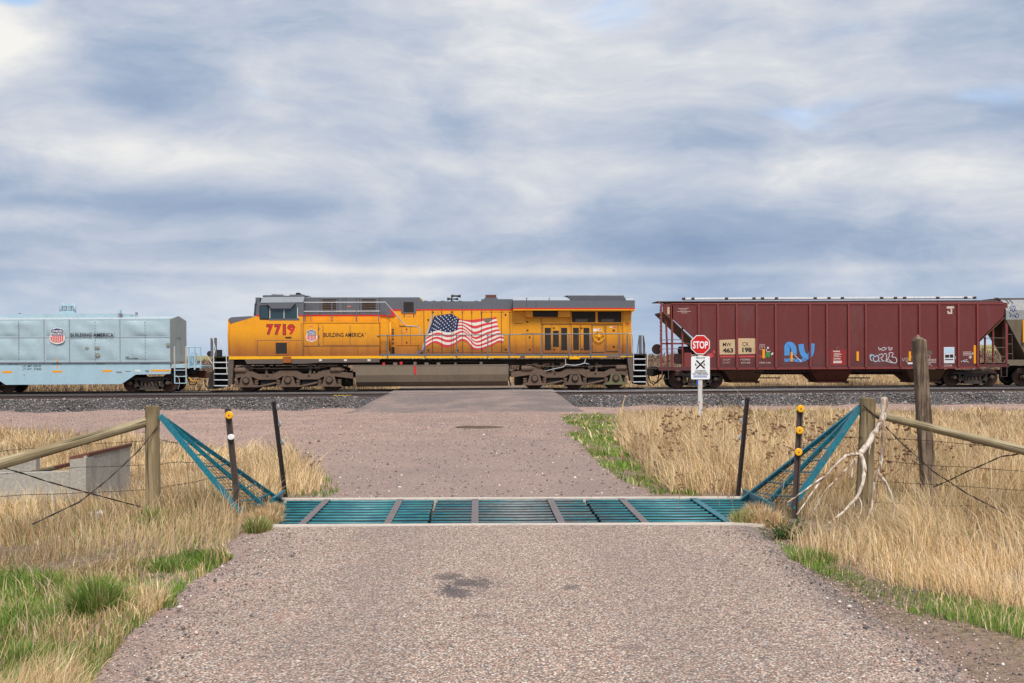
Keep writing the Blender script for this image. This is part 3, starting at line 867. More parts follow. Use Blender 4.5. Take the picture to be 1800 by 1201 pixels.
def wheel_mesh(r):
    if r not in WHEEL:
        mb = MB()
        mb.lathe([(r * 0.20, -0.085), (r * 0.24, -0.055), (r * 0.30, -0.03), (r * 0.78, -0.035), (r * 0.84, -0.065), (r * 0.985, -0.065), (r, -0.055)], (0, 0, 0), 'y', 28)
        me = mb.mesh('wheel', smooth=True); me.materials.append(MATS['wheel_rust'])
        tr = MB().lathe([(r * 0.97, -0.0655), (r * 1.0, -0.06), (r * 1.005, 0.02), (r * 1.05, 0.035), (r * 1.05, 0.062), (r * 0.8, 0.062)], (0, 0, 0), 'y', 28, False).mesh('tread', smooth=True)
        tr.materials.append(MATS['wheel_tread'])
        WHEEL[r] = (me, tr)
    return WHEEL[r]


def add_wheel(car, x, r, side):
    me, tr = wheel_mesh(r)
    o = bpy.data.objects.new('wheel', me); col.objects.link(o); o.parent = car.root
    o.location = (x, side * 0.745, r); o.scale = (1, -side, 1)
    t = bpy.data.objects.new('tread', tr); col.objects.link(t); t.parent = o
    return o


# ------------------------------------------------------------------ locomotive
loco = Car('locomotive', 'yellow and grey diesel locomotive numbered 7719 with a waving flag painted on its hood', 'locomotive', -3.0)
L = loco
# frame and platform
L.rect('frame', 404, 631.5, 1113, 642, -1.05, 1.05, 'loco_dark')
L.poly('platform', [(403, 626.8), (668, 625.8), (1112.5, 623.5), (1112.5, 628), (668, 630), (403, 632)], -1.52, 1.52, 'loco_sill_yellow')
L.rect('walkway_edge', 668.5, 622.3, 1112.5, 625.4, -1.535, 1.535, 'loco_grey')
L.poly('skirt', [(430, 632.2), (497.5, 631.8), (497.5, 639.4), (434.5, 639.8)], -1.515, -1.40, 'skirt_grey')
L.rect('jacking_pad', 497.5, 627, 512.5, 638, -1.545, -1.40, 'loco_yellow')
L.poly('skirt', [(513.3, 631.6), (667.5, 630.4), (667.5, 637), (560, 637.8), (533, 639.5), (513.3, 639.5)], -1.515, -1.40, 'skirt_grey')
for x_ in (563.5, 607.5, 649): L.rect('placard', x_ - 2.6, 631.6, x_ + 2.6, 635, -1.525, -1.516, 'rail_white')
# cab and nose
L.poly('cab_body', [(407, 569.5), (449, 557), (461, 556), (533.5, 556), (533.5, 627), (405, 627.5), (404.5, 590)], -1.50, 1.50, 'loco_yellow')
L.poly('nose_front', [(401.5, 561), (408, 569.3), (406, 626), (401.5, 625), (400.5, 590)], -1.35, 1.35, 'loco_yellow')
L.poly('nose_hood', [(402.5, 560.3), (408, 557.8), (441, 555.8), (449.5, 556.8), (408, 569)], -1.42, 1.42, 'loco_grey')
L.poly('cab_top', [(449.5, 556), (452.5, 531), (459, 531), (534, 531), (534, 556)], -1.485, 1.485, 'loco_grey')
L.poly('windshield', [(446.5, 555.5), (449.0, 555.5), (452.2, 532), (450.6, 526)], -1.30, 1.30, 'cab_glass')
L.rect('headlight', 450.2, 523, 457, 532, -1.2, 1.2, 'loco_grey')
L.poly('cab_roof', [(458.8, 532.4), (462, 522.4), (536, 521.6), (534, 531.6)], -1.51, 1.51, 'loco_pale_grey')
L.poly('roof_unit', [(462, 521.8), (464, 519), (478, 519), (479, 517.6), (497, 518), (499, 520), (509, 520), (511, 518), (535, 518), (541, 521)], -0.9, 0.9, 'loco_grey')
for x_ in (481, 494): L.rect('antenna', x_ - 2, 516.6, x_ + 2, 518.2, -0.5, -0.3, 'rail_white')
L.poly('antenna', [(520.5, 518), (521.5, 514.8), (527, 514.6), (529, 517), (534, 518)], -0.4, 0.0, 'loco_dark')
L.tube('grab_rail', [(536, 521, -1.4), (543, 520.2, -1.4), (547, 521.5, -1.4), (547.3, 567, -1.4)], 0.018, 'loco_grey')
L.tube('ladder_rail', [(534.2, 531, -1.47), (534.2, 567, -1.47)], 0.02, 'loco_grey')
for x0, x1, y0, y1, nm in ((459, 472, 539.2, 559.8, 'window'), (476.7, 499, 543, 559.4, 'window'), (501.2, 522.6, 539.3, 559.2, 'window')):
    fr = L.poly(nm + '_frame', [(x0 - 2.0, y0 - 1), (x0 + 1, y0 - 2.5), (x1 - 1, y0 - 2.5), (x1 + 2.0, y0 - 1), (x1 + 2.0, y1 + 1), (x1, y1 + 2.2), (x0, y1 + 2.2), (x0 - 2.0, y1 + 1)], -1.518, -1.50,
                'loco_dark' if x0 < 460 else 'loco_grey')
    L.poly('pane', [(x0 - 0.4, y0 + 0.6), (x0 + 0.6, y0 - 0.6), (x1 - 0.6, y0 - 0.6), (x1 + 0.4, y0 + 0.6), (x1 + 0.4, y1 - 0.6), (x1 - 0.6, y1 + 0.4), (x0 + 0.6, y1 + 0.4), (x0 - 0.4, y1 - 0.6)], -1.528, -1.519, 'cab_glass', fr)
L.rect('window_sill', 473, 559.8, 527, 563.2, -1.512, -1.49, 'loco_grey')
for x_ in (475.2, 500.1, 523.8): L.rect('window_post', x_ - 0.6, 540.5, x_ + 0.6, 559.6, -1.545, -1.53, 'rail_white')
L.poly('awning', [(469.3, 533), (521, 532.2), (511.8, 542.4), (478.3, 542.6)], -1.66, -1.53, 'loco_grey')
L.tube('mirror_arm', [(452, 535, -1.5), (449, 534, -1.6), (448.4, 545, -1.6), (450, 553, -1.5)], 0.015, 'loco_dark')
L.rect('stripe', 449.5, 554.2, 459, 556.6, -1.506, -1.49, 'stripe_red')
L.rect('stripe', 527.5, 553.8, 533.7, 556.4, -1.506, -1.49, 'stripe_red')
for dx, mt, bd, yy_ in ((0, 'decal_black', 0.075, -1.507), (0, 'decal_red', 0.028, -1.511)):
    e = 1.0 if mt == 'decal_black' else 0.0
    for ch, a, b_ in (('7', 470, 480.3), ('7', 484, 494.2), ('1', 498.6, 502.4), ('9', 506.8, 518.6)):
        L.text(ch, a - e, 570.8 - e, b_ + e, 588.4 + e, yy_, mt, bd)
L.rect('door_panel', 453.5, 598.4, 531.5, 626, -1.509, -1.495, 'loco_yellow')
L.rect('seam', 452.5, 598.2, 531.8, 599.0, -1.512, -1.50, 'skirt_grey')
L.rect('seam', 452.6, 599, 453.4, 626, -1.512, -1.50, 'skirt_grey')
L.rect('seam', 531.0, 568, 531.8, 626.5, -1.512, -1.50, 'skirt_grey')
vf = L.rect('vent_frame', 482, 601.2, 508, 624.3, -1.522, -1.508, 'loco_yellow')
L.rect('vent', 485.2, 602.5, 504.8, 621.8, -1.53, -1.523, 'loco_grille', vf)
L.rect('handle', 502, 592.2, 512.5, 594.6, -1.52, -1.50, 'loco_dark')
L.rect('placard', 503.5, 599.4, 509.5, 601.4, -1.533, -1.523, 'label_pink')
# pilot end: steps, rails, coupler
for k, y_ in enumerate((637, 647, 657.2, 667.8, 678)):
    st = L.rect('step', 376.5 - 0.4 * k * 0, y_, 401, y_ + 1.2, -1.45, -0.85, 'loco_dark')
    L.rect('step_edge', 376.5, y_ - 0.6, 401, y_ + 0.9, -1.47, -1.452, 'step_edge', st)
    L.rect('riser', 377, y_ - 8.5, 401, y_ - 0.8, -0.95, -0.85, 'loco_dark')
L.poly('step_side', [(401, 632.5), (411, 632.5), (408, 676), (400.8, 677)], -1.49, -0.9, 'skirt_grey')
L.poly('step_side', [(376, 627.5), (378.3, 627.5), (376.6, 678.5), (375, 678.5)], -1.40, -0.9, 'skirt_grey')
L.rect('end_platform', 378, 626.6, 404, 629, -1.46, 1.46, 'loco_dark')
L.poly('pilot', [(370, 655), (376, 652), (376, 684), (366, 684), (366, 672)], -1.3, 1.3, 'loco_dark')
L.rect('end_post', 370.5, 594.5, 374.5, 628, -1.3, -1.22, 'loco_grey')
L.rect('end_post', 377, 594, 381.2, 628, -1.25, -1.17, 'loco_grey')
L.rect('junction_box', 381.5, 615, 388.6, 627, -1.2, -0.9, 'loco_dark')
L.tube('handrail', [(374.6, 593.5, -1.42), (375.5, 600, -1.42), (379.2, 613, -1.42), (375.6, 627, -1.46), (375.8, 650, -1.48)], 0.022, 'rail_white')
L.tube('handrail', [(382, 594, -1.40), (385, 595, -1.42), (394.3, 615, -1.46), (398.2, 627, -1.48), (399.4, 658, -1.49)], 0.022, 'rail_white')
L.tube('cut_lever', [(366, 629, -1.2), (374, 640, -1.3), (367, 650, -1.0)], 0.02, 'rail_white')
L.poly('coupler', [(346, 653), (353, 651.5), (366, 654), (378, 654), (378, 664), (360, 665), (350, 664), (346, 660)], -0.14, 0.14, 'rust')
L.tube('air_hose', [(372, 664, -0.5), (371, 675, -0.6), (366, 683, -0.5), (361, 678, -0.3), (360, 668, -0.2)], 0.03, 'decal_black', 6)
L.disc('headlight_lamp', 369, 622, -1.2, -1.0, 0.14, 'loco_dark')
# low casing left of the hood, with walkway on top
L.rect('casing', 534.2, 566.8, 667.6, 626.4, -1.46, 1.46, 'loco_yellow')
L.rect('casing_top', 534, 565.8, 668, 567.6, -1.49, 1.49, 'loco_yellow')
for x0, x1 in ((535.5, 559.5), (569, 615.5), (617, 666.5)):
    L.rect('casing_panel', x0, 572 if x0 > 560 else 569.5, x1, 606.8 if x0 > 560 else 608, -1.475, -1.455, 'loco_yellow')
for x0, x1 in ((544, 581.5), (582.5, 628.5), (629.5, 667)):
    q = L.poly('lower_panel', [(x0, 609.8), (x1, 609.4), (x1, 626), (x0, 626.4)], -1.50, -1.46, 'loco_yellow')
    L.poly('facet', [(x0, 610), (x0 + 13, 618), (x0, 626)], -1.506, -1.50, 'loco_yellow', q)
for x_ in (568.4, 616.2): L.rect('seam', x_ - 0.3, 572, x_ + 0.3, 607, -1.477, -1.46, 'skirt_grey')
for x0, y0, x1, y1 in ((534, 608.2, 667.5, 609.0), (560.2, 570, 560.8, 608)): L.rect('seam', x0, y0, x1, y1, -1.478, -1.46, 'skirt_grey')
L.rect('placard', 545, 572.6, 551, 574.6, -1.482, -1.476, 'label_pink')
for y_ in (576, 590, 604): L.rect('hinge', 560, y_, 562, y_ + 3.5, -1.49, -1.476, 'skirt_grey')
L.text('BUILDING AMERICA', 569.4, 585.2, 640.6, 592.6, -1.482, 'decal_black', 0.018)
L.text('\u00ae', 641.4, 585.0, 643.4, 587.2, -1.482, 'decal_black', 0.0)['kind'] = 'stuff'


def shield(car, x0, y0, x1, y1, y, parent=None):
    w, h = x1 - x0, y1 - y0
    def P(u, v): return (x0 + u * w, y0 + v * h)
    out = [(0.14, 0.04), (0.24, 0.075), (0.36, 0.02), (0.5, 0.0), (0.64, 0.02), (0.76, 0.075), (0.86, 0.04), (0.93, 0.15), (0.90, 0.25), (0.91, 0.36), (1.0, 0.56), (0.985, 0.74), (0.9, 0.88), (0.74, 0.95), (0.58, 0.975), (0.5, 1.0),
           (0.42, 0.975), (0.26, 0.95), (0.1, 0.88), (0.015, 0.74), (0.0, 0.56), (0.09, 0.36), (0.10, 0.25), (0.07, 0.15)]
    em = car.sheet('emblem', [P(u, v) for u, v in out], y, 'decal_white', parent)
    def ins(u, v, k=0.93): return P(0.5 + (u - 0.5) * k, 0.5 + (v - 0.5) * k)
    up = [o for o in out if o[1] < 0.47]
    i0 = out.index((0.91, 0.36))
    top = out[:i0 + 1] + [(0.955, 0.46), (0.045, 0.46)] + out[-3:]
    car.sheet('blue_field', [ins(u, v) for u, v in top], y - 0.004, 'decal_blue', em)
    for k in range(7):
        a, b_ = 0.035 + k * 0.1345, 0.035 + k * 0.1345 + 0.088
        bot = lambda u: 0.5 + 0.44 * math.sqrt(max(0.02, 1 - (abs(u - 0.5) / 0.53) ** 3.2))
        tp = 0.475
        if a < 0.06 or b_ > 0.94: tp = 0.53
        car.sheet('red_stripe', [ins(a, tp), ins(b_, tp), ins(b_, bot(b_)), ins(a, bot(a))], y - 0.004, 'decal_red', em)
    a, b_ = P(0.17, 0.135), P(0.83, 0.265)
    car.text('UNION', a[0], a[1], b_[0], b_[1], y - 0.008, 'decal_white', 0.03, em)
    a, b_ = P(0.13, 0.30), P(0.87, 0.43)
    car.text('PACIFIC', a[0], a[1], b_[0], b_[1], y - 0.008, 'decal_white', 0.03, em)
    return em


shield(L, 538.2, 579.6, 558.2, 601.2, -1.482)
# upper body behind the walkway
L.rect('dynamic_brake_cabin', 534.3, 523.3, 669, 567, -0.98, 0.98, 'loco_grey')
L.rect('upper_side', 527, 556, 669, 567, -0.99, -0.90, 'loco_yellow')
L.rect('stripe', 534, 553.7, 694, 556.2, -0.995, -0.92, 'stripe_red')
for x0 in (565.5, 635): 
    fr = L.rect('louver_frame', x0, 524.3, x0 + 28.5, 548, -1.00, -0.96, 'loco_grey')
    L.rect('louver_opening', x0 + 2.2, 526, x0 + 26.4, 546.2, -1.006, -1.001, 'loco_dark', fr)
    for k in range(5):
        L.poly('louver', [(x0 + 2.4, 528 + 3.9 * k), (x0 + 26.2, 528 + 3.9 * k), (x0 + 26.2, 529.3 + 3.9 * k), (x0 + 2.4, 529.3 + 3.9 * k)], -1.02, -1.007, 'truck_brown', fr)
for x_ in (563.5, 595.2, 604, 608.3, 627, 632.5, 668.0): L.rect('seam', x_ - 0.3, 523.8, x_ + 0.3, 552, -0.99, -0.97, 'loco_dark')
L.rect('placard', 612, 538, 617.5, 540, -0.995, -0.975, 'label_pink')
L.rect('roof_cap', 534.3, 522.4, 669, 523.8, -0.9, 0.9, 'loco_pale_grey')
# upper railing and its slope down to the walkway
for pts in ([(534.5, 531.9, -1.4), (600, 531.7, -1.4), (678.3, 531.5, -1.4), (714, 573, -1.4), (735, 573.8, -1.42), (739, 578, -1.45), (739.3, 589.5, -1.47)], [(534.5, 547.7, -1.42), (668, 547.2, -1.42)]):
    L.tube('handrail', pts, 0.026, 'loco_pale_grey')
for x_, y0 in ((537.3, 550), (584.2, 532), (627.2, 535), (666.5, 547.5)): L.rect('rail_post', x_ - 0.9, y0, x_ + 0.9, 567.4, -1.44, -1.39, 'loco_grey')
# blower section of the hood
L.rect('hood', 669, 524, 741, 623, -0.93, 0.93, 'loco_yellow')
L.poly('hood_top', [(669, 522.8), (738.5, 522.8), (741, 528), (741, 544), (687, 544), (694, 553.8), (669, 553.8)], -0.945, 0.945, 'loco_grey')
L.rect('stripe', 686, 543.8, 741, 546.0, -0.951, -0.94, 'stripe_red')
L.poly('stripe', [(685, 544), (689, 544), (697, 556), (692.5, 556)], -0.952, -0.94, 'stripe_red')
vf = L.rect('vent_frame', 706.5, 529.4, 732.5, 550.5, -0.99, -0.94, 'loco_grey')
L.rect('vent', 710.2, 531, 728.2, 548.5, -1.0, -0.991, 'loco_grille', vf)
q = L.rect('equipment_box', 702.5, 553.2, 737.5, 572.5, -1.02, -0.93, 'loco_yellow')
for x_ in (711.5, 728): L.rect('latch', x_ - 1, 552.5, x_ + 1, 557.5, -1.035, -1.021, 'skirt_grey', q)
L.rect('placard', 717, 555, 723, 557, -1.03, -1.021, 'label_pink', q)
for x0, x1 in ((697, 706.8), (707.6, 722), (722.8, 737.6)):
    q = L.rect('hood_door', x0, 574.5, x1, 607.3, -0.965, -0.93, 'loco_yellow')
    if x0 > 707 and x0 < 710:
        for y_ in (579, 602.5): L.rect('latch', 714, y_ - 1.3, 716.6, y_ + 1.3, -0.975, -0.966, 'decal_black', q)
        L.rect('placard', 712, 582, 718, 584.2, -0.972, -0.966, 'label_pink', q)
for x_ in (706.5 + 0.7, 722.4): L.rect('seam', x_ - 0.35, 574.5, x_ + 0.35, 607.4, -0.967, -0.94, 'skirt_grey')
L.rect('battery_box', 694, 608.5, 734.2, 622.8, -1.38, -0.93, 'loco_yellow')
L.rect('locker', 669, 564.5, 684, 617, -1.25, -0.93, 'loco_yellow')
L.rect('locker', 669.2, 617.5, 686, 622.4, -1.3, -0.93, 'loco_yellow')
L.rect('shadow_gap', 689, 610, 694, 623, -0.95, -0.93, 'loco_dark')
L.tube('air_pipe', [(686.5, 566.5, -1.2), (686.5, 622, -1.2)], 0.05, 'loco_yellow', 8)
for y_ in (578, 583, 587, 594, 601): L.rect('valve', 689.5, y_, 693, y_ + 2, -1.0, -0.93, 'skirt_grey')
L.tube('diagonal_rail', [(675, 550.5, -1.0), (686, 560, -1.0)], 0.02, 'loco_grey')
L.poly('toolbox', [(734.5, 616.5), (742.5, 617), (737, 623), (734.5, 623)], -1.3, -1.0, 'loco_grey')
# engine hood with doors
L.rect('hood_core', 741, 531, 902, 623, -0.91, 0.91, 'skirt_grey')
L.rect('hood_roof', 741, 529.7, 848, 544.2, -0.925, 0.925, 'loco_grey')
for x_ in (746, 761, 776, 793, 807, 835): L.rect('roof_latch', x_, 528.6, x_ + 6, 530, -0.7, -0.5, 'loco_grey')
L.rect('hood_roof', 847, 526, 902.5, 543.6, -0.935, 0.935, 'loco_grey')
for x0, x1 in ((741.2, 745.4), (746.4, 760.6), (761.4, 777), (777.8, 793.6), (797.4, 813.3), (814.1, 829.7), (830.5, 846.6)):
    L.rect('hood_door', x0, 546, x1, 619.5, -0.945, -0.91, 'loco_yellow')
    L.rect('upper_hatch', x0, 535.8, x1, 544.3, -0.945, -0.925, 'loco_grey')
L.rect('hood_post', 793.9, 546, 797.1, 621, -0.95, -0.91, 'loco_yellow')
for x0, x1 in ((848.4, 864.6), (865.4, 881.8), (882.6, 896.5), (897.5, 901.8)):
    L.poly('hood_door', [(x0, 550), (x0 + 1, 549.2), (x1 - 1, 549.2), (x1, 550), (x1, 619.4), (x0, 619.4)], -0.945, -0.91, 'loco_yellow')
L.rect('hood_side', 847.2, 545.5, 902, 548.6, -0.943, -0.91, 'loco_yellow')
L.rect('hood_sill', 741.5, 620, 902, 623, -0.955, -0.91, 'loco_yellow')
L.rect('stripe', 741, 543.6, 902.5, 546, -0.951, -0.92, 'stripe_red')
for x_, y_ in ((753.5, 562.5), (753.5, 616), (805, 616), (889.5, 553.5), (889.5, 614.5), (804.5, 562.5)):
    L.rect('latch', x_ - 1.4, y_ - 1.6, x_ + 1.4, y_ + 1.6, -0.958, -0.946, 'decal_black')
L.rect('exhaust_stack', 854.5, 518.4, 873.5, 524, -0.35, 0.35, 'rust')
L.rect('stack_base', 852.5, 523.4, 875.6, 526.4, -0.5, 0.5, 'loco_grey')
# horn
hm = L.tube('horn_mast', [(795, 531.5, -0.75), (795, 518.5, -0.75)], 0.035, 'decal_black', 6)
for x0, x1, y_, rr in ((797, 808, 520.7, 0.08), (808, 797.5, 520.2, 0.07), (800, 789, 525.6, 0.08), (797, 803.5, 525.8, 0.07)):
    a = L.p(x0, y_, -0.75); b_ = L.p(x1 + (3 if x1 > x0 else -2), y_, -0.75)
    L.done(MB().tube([(a[0], -0.75, a[1]), ((a[0] * 0.4 + b_[0] * 0.6), -0.75, a[1]), (b_[0], -0.75, b_[1])], [0.025, 0.045, rr], 8), 'horn_bell', 'decal_black', hm)

# painted flag
Q = lambda x, y: (600 + x / 6.0, 500 + y / 6.0)
TOP = [(985, 335), (1075, 320), (1170, 308), (1225, 345), (1260, 370), (1380, 377), (1500, 358), (1590, 356), (1640, 340)]
BOT = [(860, 690), (955, 622), (1010, 616), (1095, 672), (1180, 655), (1270, 584), (1335, 615), (1390, 690), (1470, 692), (1580, 655), (1665, 605), (1706, 622)]
RGT = [(1640, 340), (1650, 420), (1668, 490), (1722, 552), (1706, 622)]
LFT = [(985, 335), (945, 440), (905, 560), (860, 690)]


def resample(pl, n_):
    pl = np.array(pl, float)
    # smooth the corners before sampling
    for _ in range(2):
        q_ = [pl[0]]
        for i in range(len(pl) - 1):
            q_ += [0.75 * pl[i] + 0.25 * pl[i + 1], 0.25 * pl[i] + 0.75 * pl[i + 1]]
        q_.append(pl[-1]); pl = np.array(q_)
    d = np.r_[0, np.cumsum(np.hypot(*np.diff(pl, axis=0).T))]
    t = np.linspace(0, d[-1], n_)
    return np.stack([np.interp(t, d, pl[:, 0]), np.interp(t, d, pl[:, 1])], 1)


NU, NV = 60, 13
tp_, bt_, lf_, rt_ = resample(TOP, NU + 1), resample(BOT, NU + 1), resample(LFT, NV + 1), resample(RGT, NV + 1)
gridp = np.zeros((NV + 1, NU + 1, 2))
for j in range(NV + 1):
    v_ = j / NV
    for i in range(NU + 1):
        u_ = i / NU
        p_ = (1 - v_) * tp_[i] + v_ * bt_[i] + (1 - u_) * lf_[j] + u_ * rt_[j] \
            - ((1 - u_) * (1 - v_) * tp_[0] + u_ * (1 - v_) * tp_[-1] + (1 - u_) * v_ * bt_[0] + u_ * v_ * bt_[-1])
        p_ = p_ + np.array([0, math.sin(math.pi * v_) * (34 * math.exp(-((u_ - 0.67) / 0.11) ** 2) - 26 * math.exp(-((u_ - 0.44) / 0.10) ** 2) + 10 * math.exp(-((u_ - 0.22) / 0.08) ** 2))])
        gridp[j, i] = p_
flag = None
FY = -0.952
CAN = 25
for j in range(NV):
    i0 = CAN if j < 7 else 0
    row = [gridp[j, i] for i in range(i0, NU + 1)]; row2 = [gridp[j + 1, i] for i in range(i0, NU + 1)]
    mb = MB(); k = len(row)
    mb.add([(*(lambda q: (q[0], FY, q[1]))(L.p(*Q(*r_), FY)),) for r_ in row + row2], [(i, i + 1, i + 1 + k, i + k) for i in range(k - 1)])
    o = L.done(mb, 'flag_stripe', 'flag_red' if j % 2 == 0 else 'flag_white')
    if flag is None: flag = o
mb = MB(); k = CAN + 1
mb.add([(lambda q: (q[0], FY, q[1]))(L.p(*Q(*gridp[j, i]), FY)) for j in range(8) for i in range(k)], [(j * k + i, j * k + i + 1, (j + 1) * k + i + 1, (j + 1) * k + i) for j in range(7) for i in range(CAN)])
canton = L.done(mb, 'flag_canton', 'flag_blue')
star_rows = 9
for r_ in range(star_rows):
    cnt = 6 if r_ % 2 == 0 else 5
    for c_ in range(cnt):
        u_ = (c_ + (0.5 if cnt == 6 else 1.0)) / 6 * (CAN - 1) + 0.5
        v_ = (r_ + 0.7) / (star_rows + 0.4) * 7
        i, j = int(u_), int(v_)
        fu, fv = u_ - i, v_ - j
        pt = (1 - fu) * (1 - fv) * gridp[j, i] + fu * (1 - fv) * gridp[j, i + 1] + (1 - fu) * fv * gridp[j + 1, i] + fu * fv * gridp[j + 1, i + 1]
        cxx, czz = L.p(*Q(*pt), FY - 0.005)
        sp_ = []
        for q in range(10):
            rr = 0.042 if q % 2 == 0 else 0.019
            a = math.pi / 2 + q * math.pi / 5
            sp_.append((cxx + rr * math.cos(a), czz + rr * math.sin(a)))
        L.done(MB().sheet(sp_, FY - 0.005), 'star', 'flag_white', canton)
L.poly('flag_pole', [Q(963, 312), Q(978, 312), Q(862, 694), Q(846, 694)], FY - 0.003, FY, 'loco_pale_grey')
L.poly('flag_pole', [Q(966, 288), Q(984, 288), Q(984, 300), Q(966, 300)], FY - 0.003, FY, 'loco_dark')
L.sheet('paint_patch', [Q(1510, 360), Q(1592, 350), Q(1585, 385), Q(1548, 408), Q(1512, 395)], FY - 0.004, 'tank_brown')
for x_ in (746, 761, 777.4, 793.9, 797.2, 813.7, 830.1, 847.0, 865, 882.2): L.rect('seam', x_ - 0.32, 546.5, x_ + 0.32, 620, FY - 0.012, FY - 0.004, 'loco_dark')
for x_ in (761, 777.4, 795.5, 813.7, 830.1, 847):
    for y_ in (549, 620): L.rect('hinge', x_ - 1.0, y_ - 1.5, x_ + 1.0, y_ + 1.5, FY - 0.02, FY - 0.012, 'skirt_grey')

# radiator end
L.rect('radiator_hood', 902, 545, 1110.5, 623, -0.93, 0.93, 'loco_yellow')
L.poly('hood_end', [(1096, 545), (1112, 545), (1110.5, 556), (1111, 623), (1096, 623)], -1.0, 1.0, 'loco_yellow')
L.rect('radiator_fascia', 903, 528, 1117, 541.4, -1.50, 1.50, 'loco_grey')
L.rect('stripe', 903, 541.4, 1117, 543.9, -1.503, 1.503, 'stripe_red')
L.rect('fascia_edge', 903, 543.9, 1117, 545.6, -1.50, 1.50, 'loco_sill_yellow')
L.poly('fascia_underside', [(1110, 545.6), (1116.5, 545.6), (1111, 550)], -1.45, 1.45, 'loco_yellow')


def slope(car, name, x0, y0, x1, y1, yf, yb, mat, parent=None, xi0=0, xi1=0, th=0.03):
    """roof panel leaning back: lower edge at yf, upper edge at yb"""
    a, b_ = car.p(x0, y1, yf), car.p(x1, y1, yf); c_, d_ = car.p(x0 + xi0, y0, yb), car.p(x1 + xi1, y0, yb)
    mb = MB().add([(a[0], yf, a[1]), (b_[0], yf, b_[1]), (d_[0], yb, d_[1]), (c_[0], yb, c_[1]),
                   (a[0], yf, a[1] - th), (b_[0], yf, b_[1] - th), (d_[0], yb, d_[1] - th), (c_[0], yb, c_[1] - th)],
                  [(0, 1, 2, 3), (7, 6, 5, 4), (0, 4, 5, 1), (1, 5, 6, 2), (2, 6, 7, 3), (3, 7, 4, 0)])
    return car.done(mb, name, mat, parent)


slope(L, 'roof_panel', 903, 522.4, 926.3, 528, -1.49, -0.8, 'loco_pale_grey')
slope(L, 'roof_panel', 927.6, 522.6, 966, 528, -1.49, -0.8, 'loco_pale_grey')
slope(L, 'roof_panel', 967, 522.6, 1003, 528, -1.49, -0.8, 'loco_pale_grey')
rg = slope(L, 'radiator_grille', 1005, 520, 1101, 527.6, -1.46, -0.75, 'loco_dark', None, -8, -4)
for k in range(40):
    xk = 1006 + k * 2.42
    f0 = 1 - (k / 40)
    slope(L, 'slat', xk, 519.4, xk + 0.9, 527.2, -1.48, -0.78, 'loco_grey', rg, -7.6 + 3.6 * k / 40, -7.6 + 3.6 * k / 40)
for xk in (1035.5, 1066.5): L.rect('grille_bar', xk, 526, xk + 1.4, 528, -1.5, -1.4, 'loco_grey', rg)
L.rect('grille_edge', 996.5, 518.8, 1098, 520.2, -0.8, 0.8, 'loco_pale_grey')
slope(L, 'roof_panel', 1102, 523.5, 1117, 528.4, -1.47, -0.9, 'loco_pale_grey', None, -2, -4)
L.rect('roof_core', 905, 523.2, 1108, 528, -0.78, 0.78, 'loco_dark')
for x_ in (926.9, 943.3): L.rect('seam', x_ - 0.3, 529, x_ + 0.3, 541, -1.504, -1.49, 'loco_dark')
L.rect('screen', 937.5, 546.8, 981.6, 556.8, -1.20, -0.93, 'loco_grille')
L.rect('screen_box', 924.5, 546.6, 937.3, 557.3, -1.2, -0.93, 'loco_yellow')
L.rect('screen_box', 981.8, 546.6, 1003.5, 557.3, -1.2, -0.93, 'loco_yellow')
L.rect('panel', 953.5, 558, 1002.5, 569, -0.95, -0.93, 'loco_yellow')
for x0, x1 in ((1006, 1047.4), (1051.7, 1093)):
    fr = L.rect('screen_frame', x0 - 2.2, 546.3, x1 + 2.2, 568.4, -1.03, -0.93, 'loco_yellow')
    L.rect('screen', x0, 548, x1, 566.7, -1.045, -1.031, 'loco_grille', fr)
    L.poly('torn_screen', [(x0 + 6.5, 561), (x0 + 29, 560.5), (x0 + 27, 565.8), (x0 + 6.5, 565.8)], -1.052, -1.046, 'skirt_grey', fr)
for x0, x1, y0, y1 in ((905.5, 925, 548, 568), (926, 951.5, 560.5, 586), (906.5, 924.5, 589, 621), (925.5, 937, 589, 621), (938.5, 951.5, 589, 621)):
    L.rect('hood_door', x0, y0, x1, y1, -0.95, -0.93, 'loco_yellow')
for x_, y_ in ((928, 566), (928, 581), (931.5, 593), (931.5, 615)): L.rect('latch', x_ - 1.4, y_ - 1.5, x_ + 1.4, y_ + 1.5, -0.962, -0.951, 'decal_black')
for x0, y0, x1, y1 in ((905, 568.3, 918, 568.9), (917.5, 586.4, 952, 587), (925, 588.5, 925.5, 621.3), (937.4, 588.5, 938, 621.3), (952, 559.5, 952.6, 587)): L.rect('seam', x0, y0, x1, y1, -0.956, -0.94, 'skirt_grey')
for x0, x1, y0, y1, d0, d1 in ((958.2, 969, 576.4, 615.8, 955.5, 970.3), (972.6, 983, 581.4, 610, 971, 984.8), (987, 997.6, 576.4, 615.8, 985.5, 1000), (1008, 1018.2, 576.4, 615.8, 1005.3, 1020), (1026.4, 1036.8, 576.4, 615.8, 1021.4, 1038.5)):
    q = L.rect('vent_door', d0, 571.5, d1, 620.3, -0.965, -0.93, 'loco_yellow')
    L.rect('vent', x0, y0, x1, y1, -0.974, -0.966, 'loco_grille', q)
for x_ in (954.9, 970.7, 985.1, 1004.8, 1020.7): L.rect('seam', x_ - 0.35, 571.5, x_ + 0.35, 620.3, -0.967, -0.94, 'skirt_grey')
for x_, y_ in ((974.3, 577), (974.5, 614.5), (1023.3, 577), (1023.5, 614.5)): L.rect('latch', x_ - 1.3, y_ - 1.4, x_ + 1.3, y_ + 1.4, -0.978, -0.966, 'decal_black')
L.rect('seam', 953.5, 569.6, 1003.5, 570.4, -0.955, -0.93, 'skirt_grey')
fr = L.rect('recess_frame', 1041, 571.8, 1063, 619.6, -0.955, -0.93, 'skirt_grey')
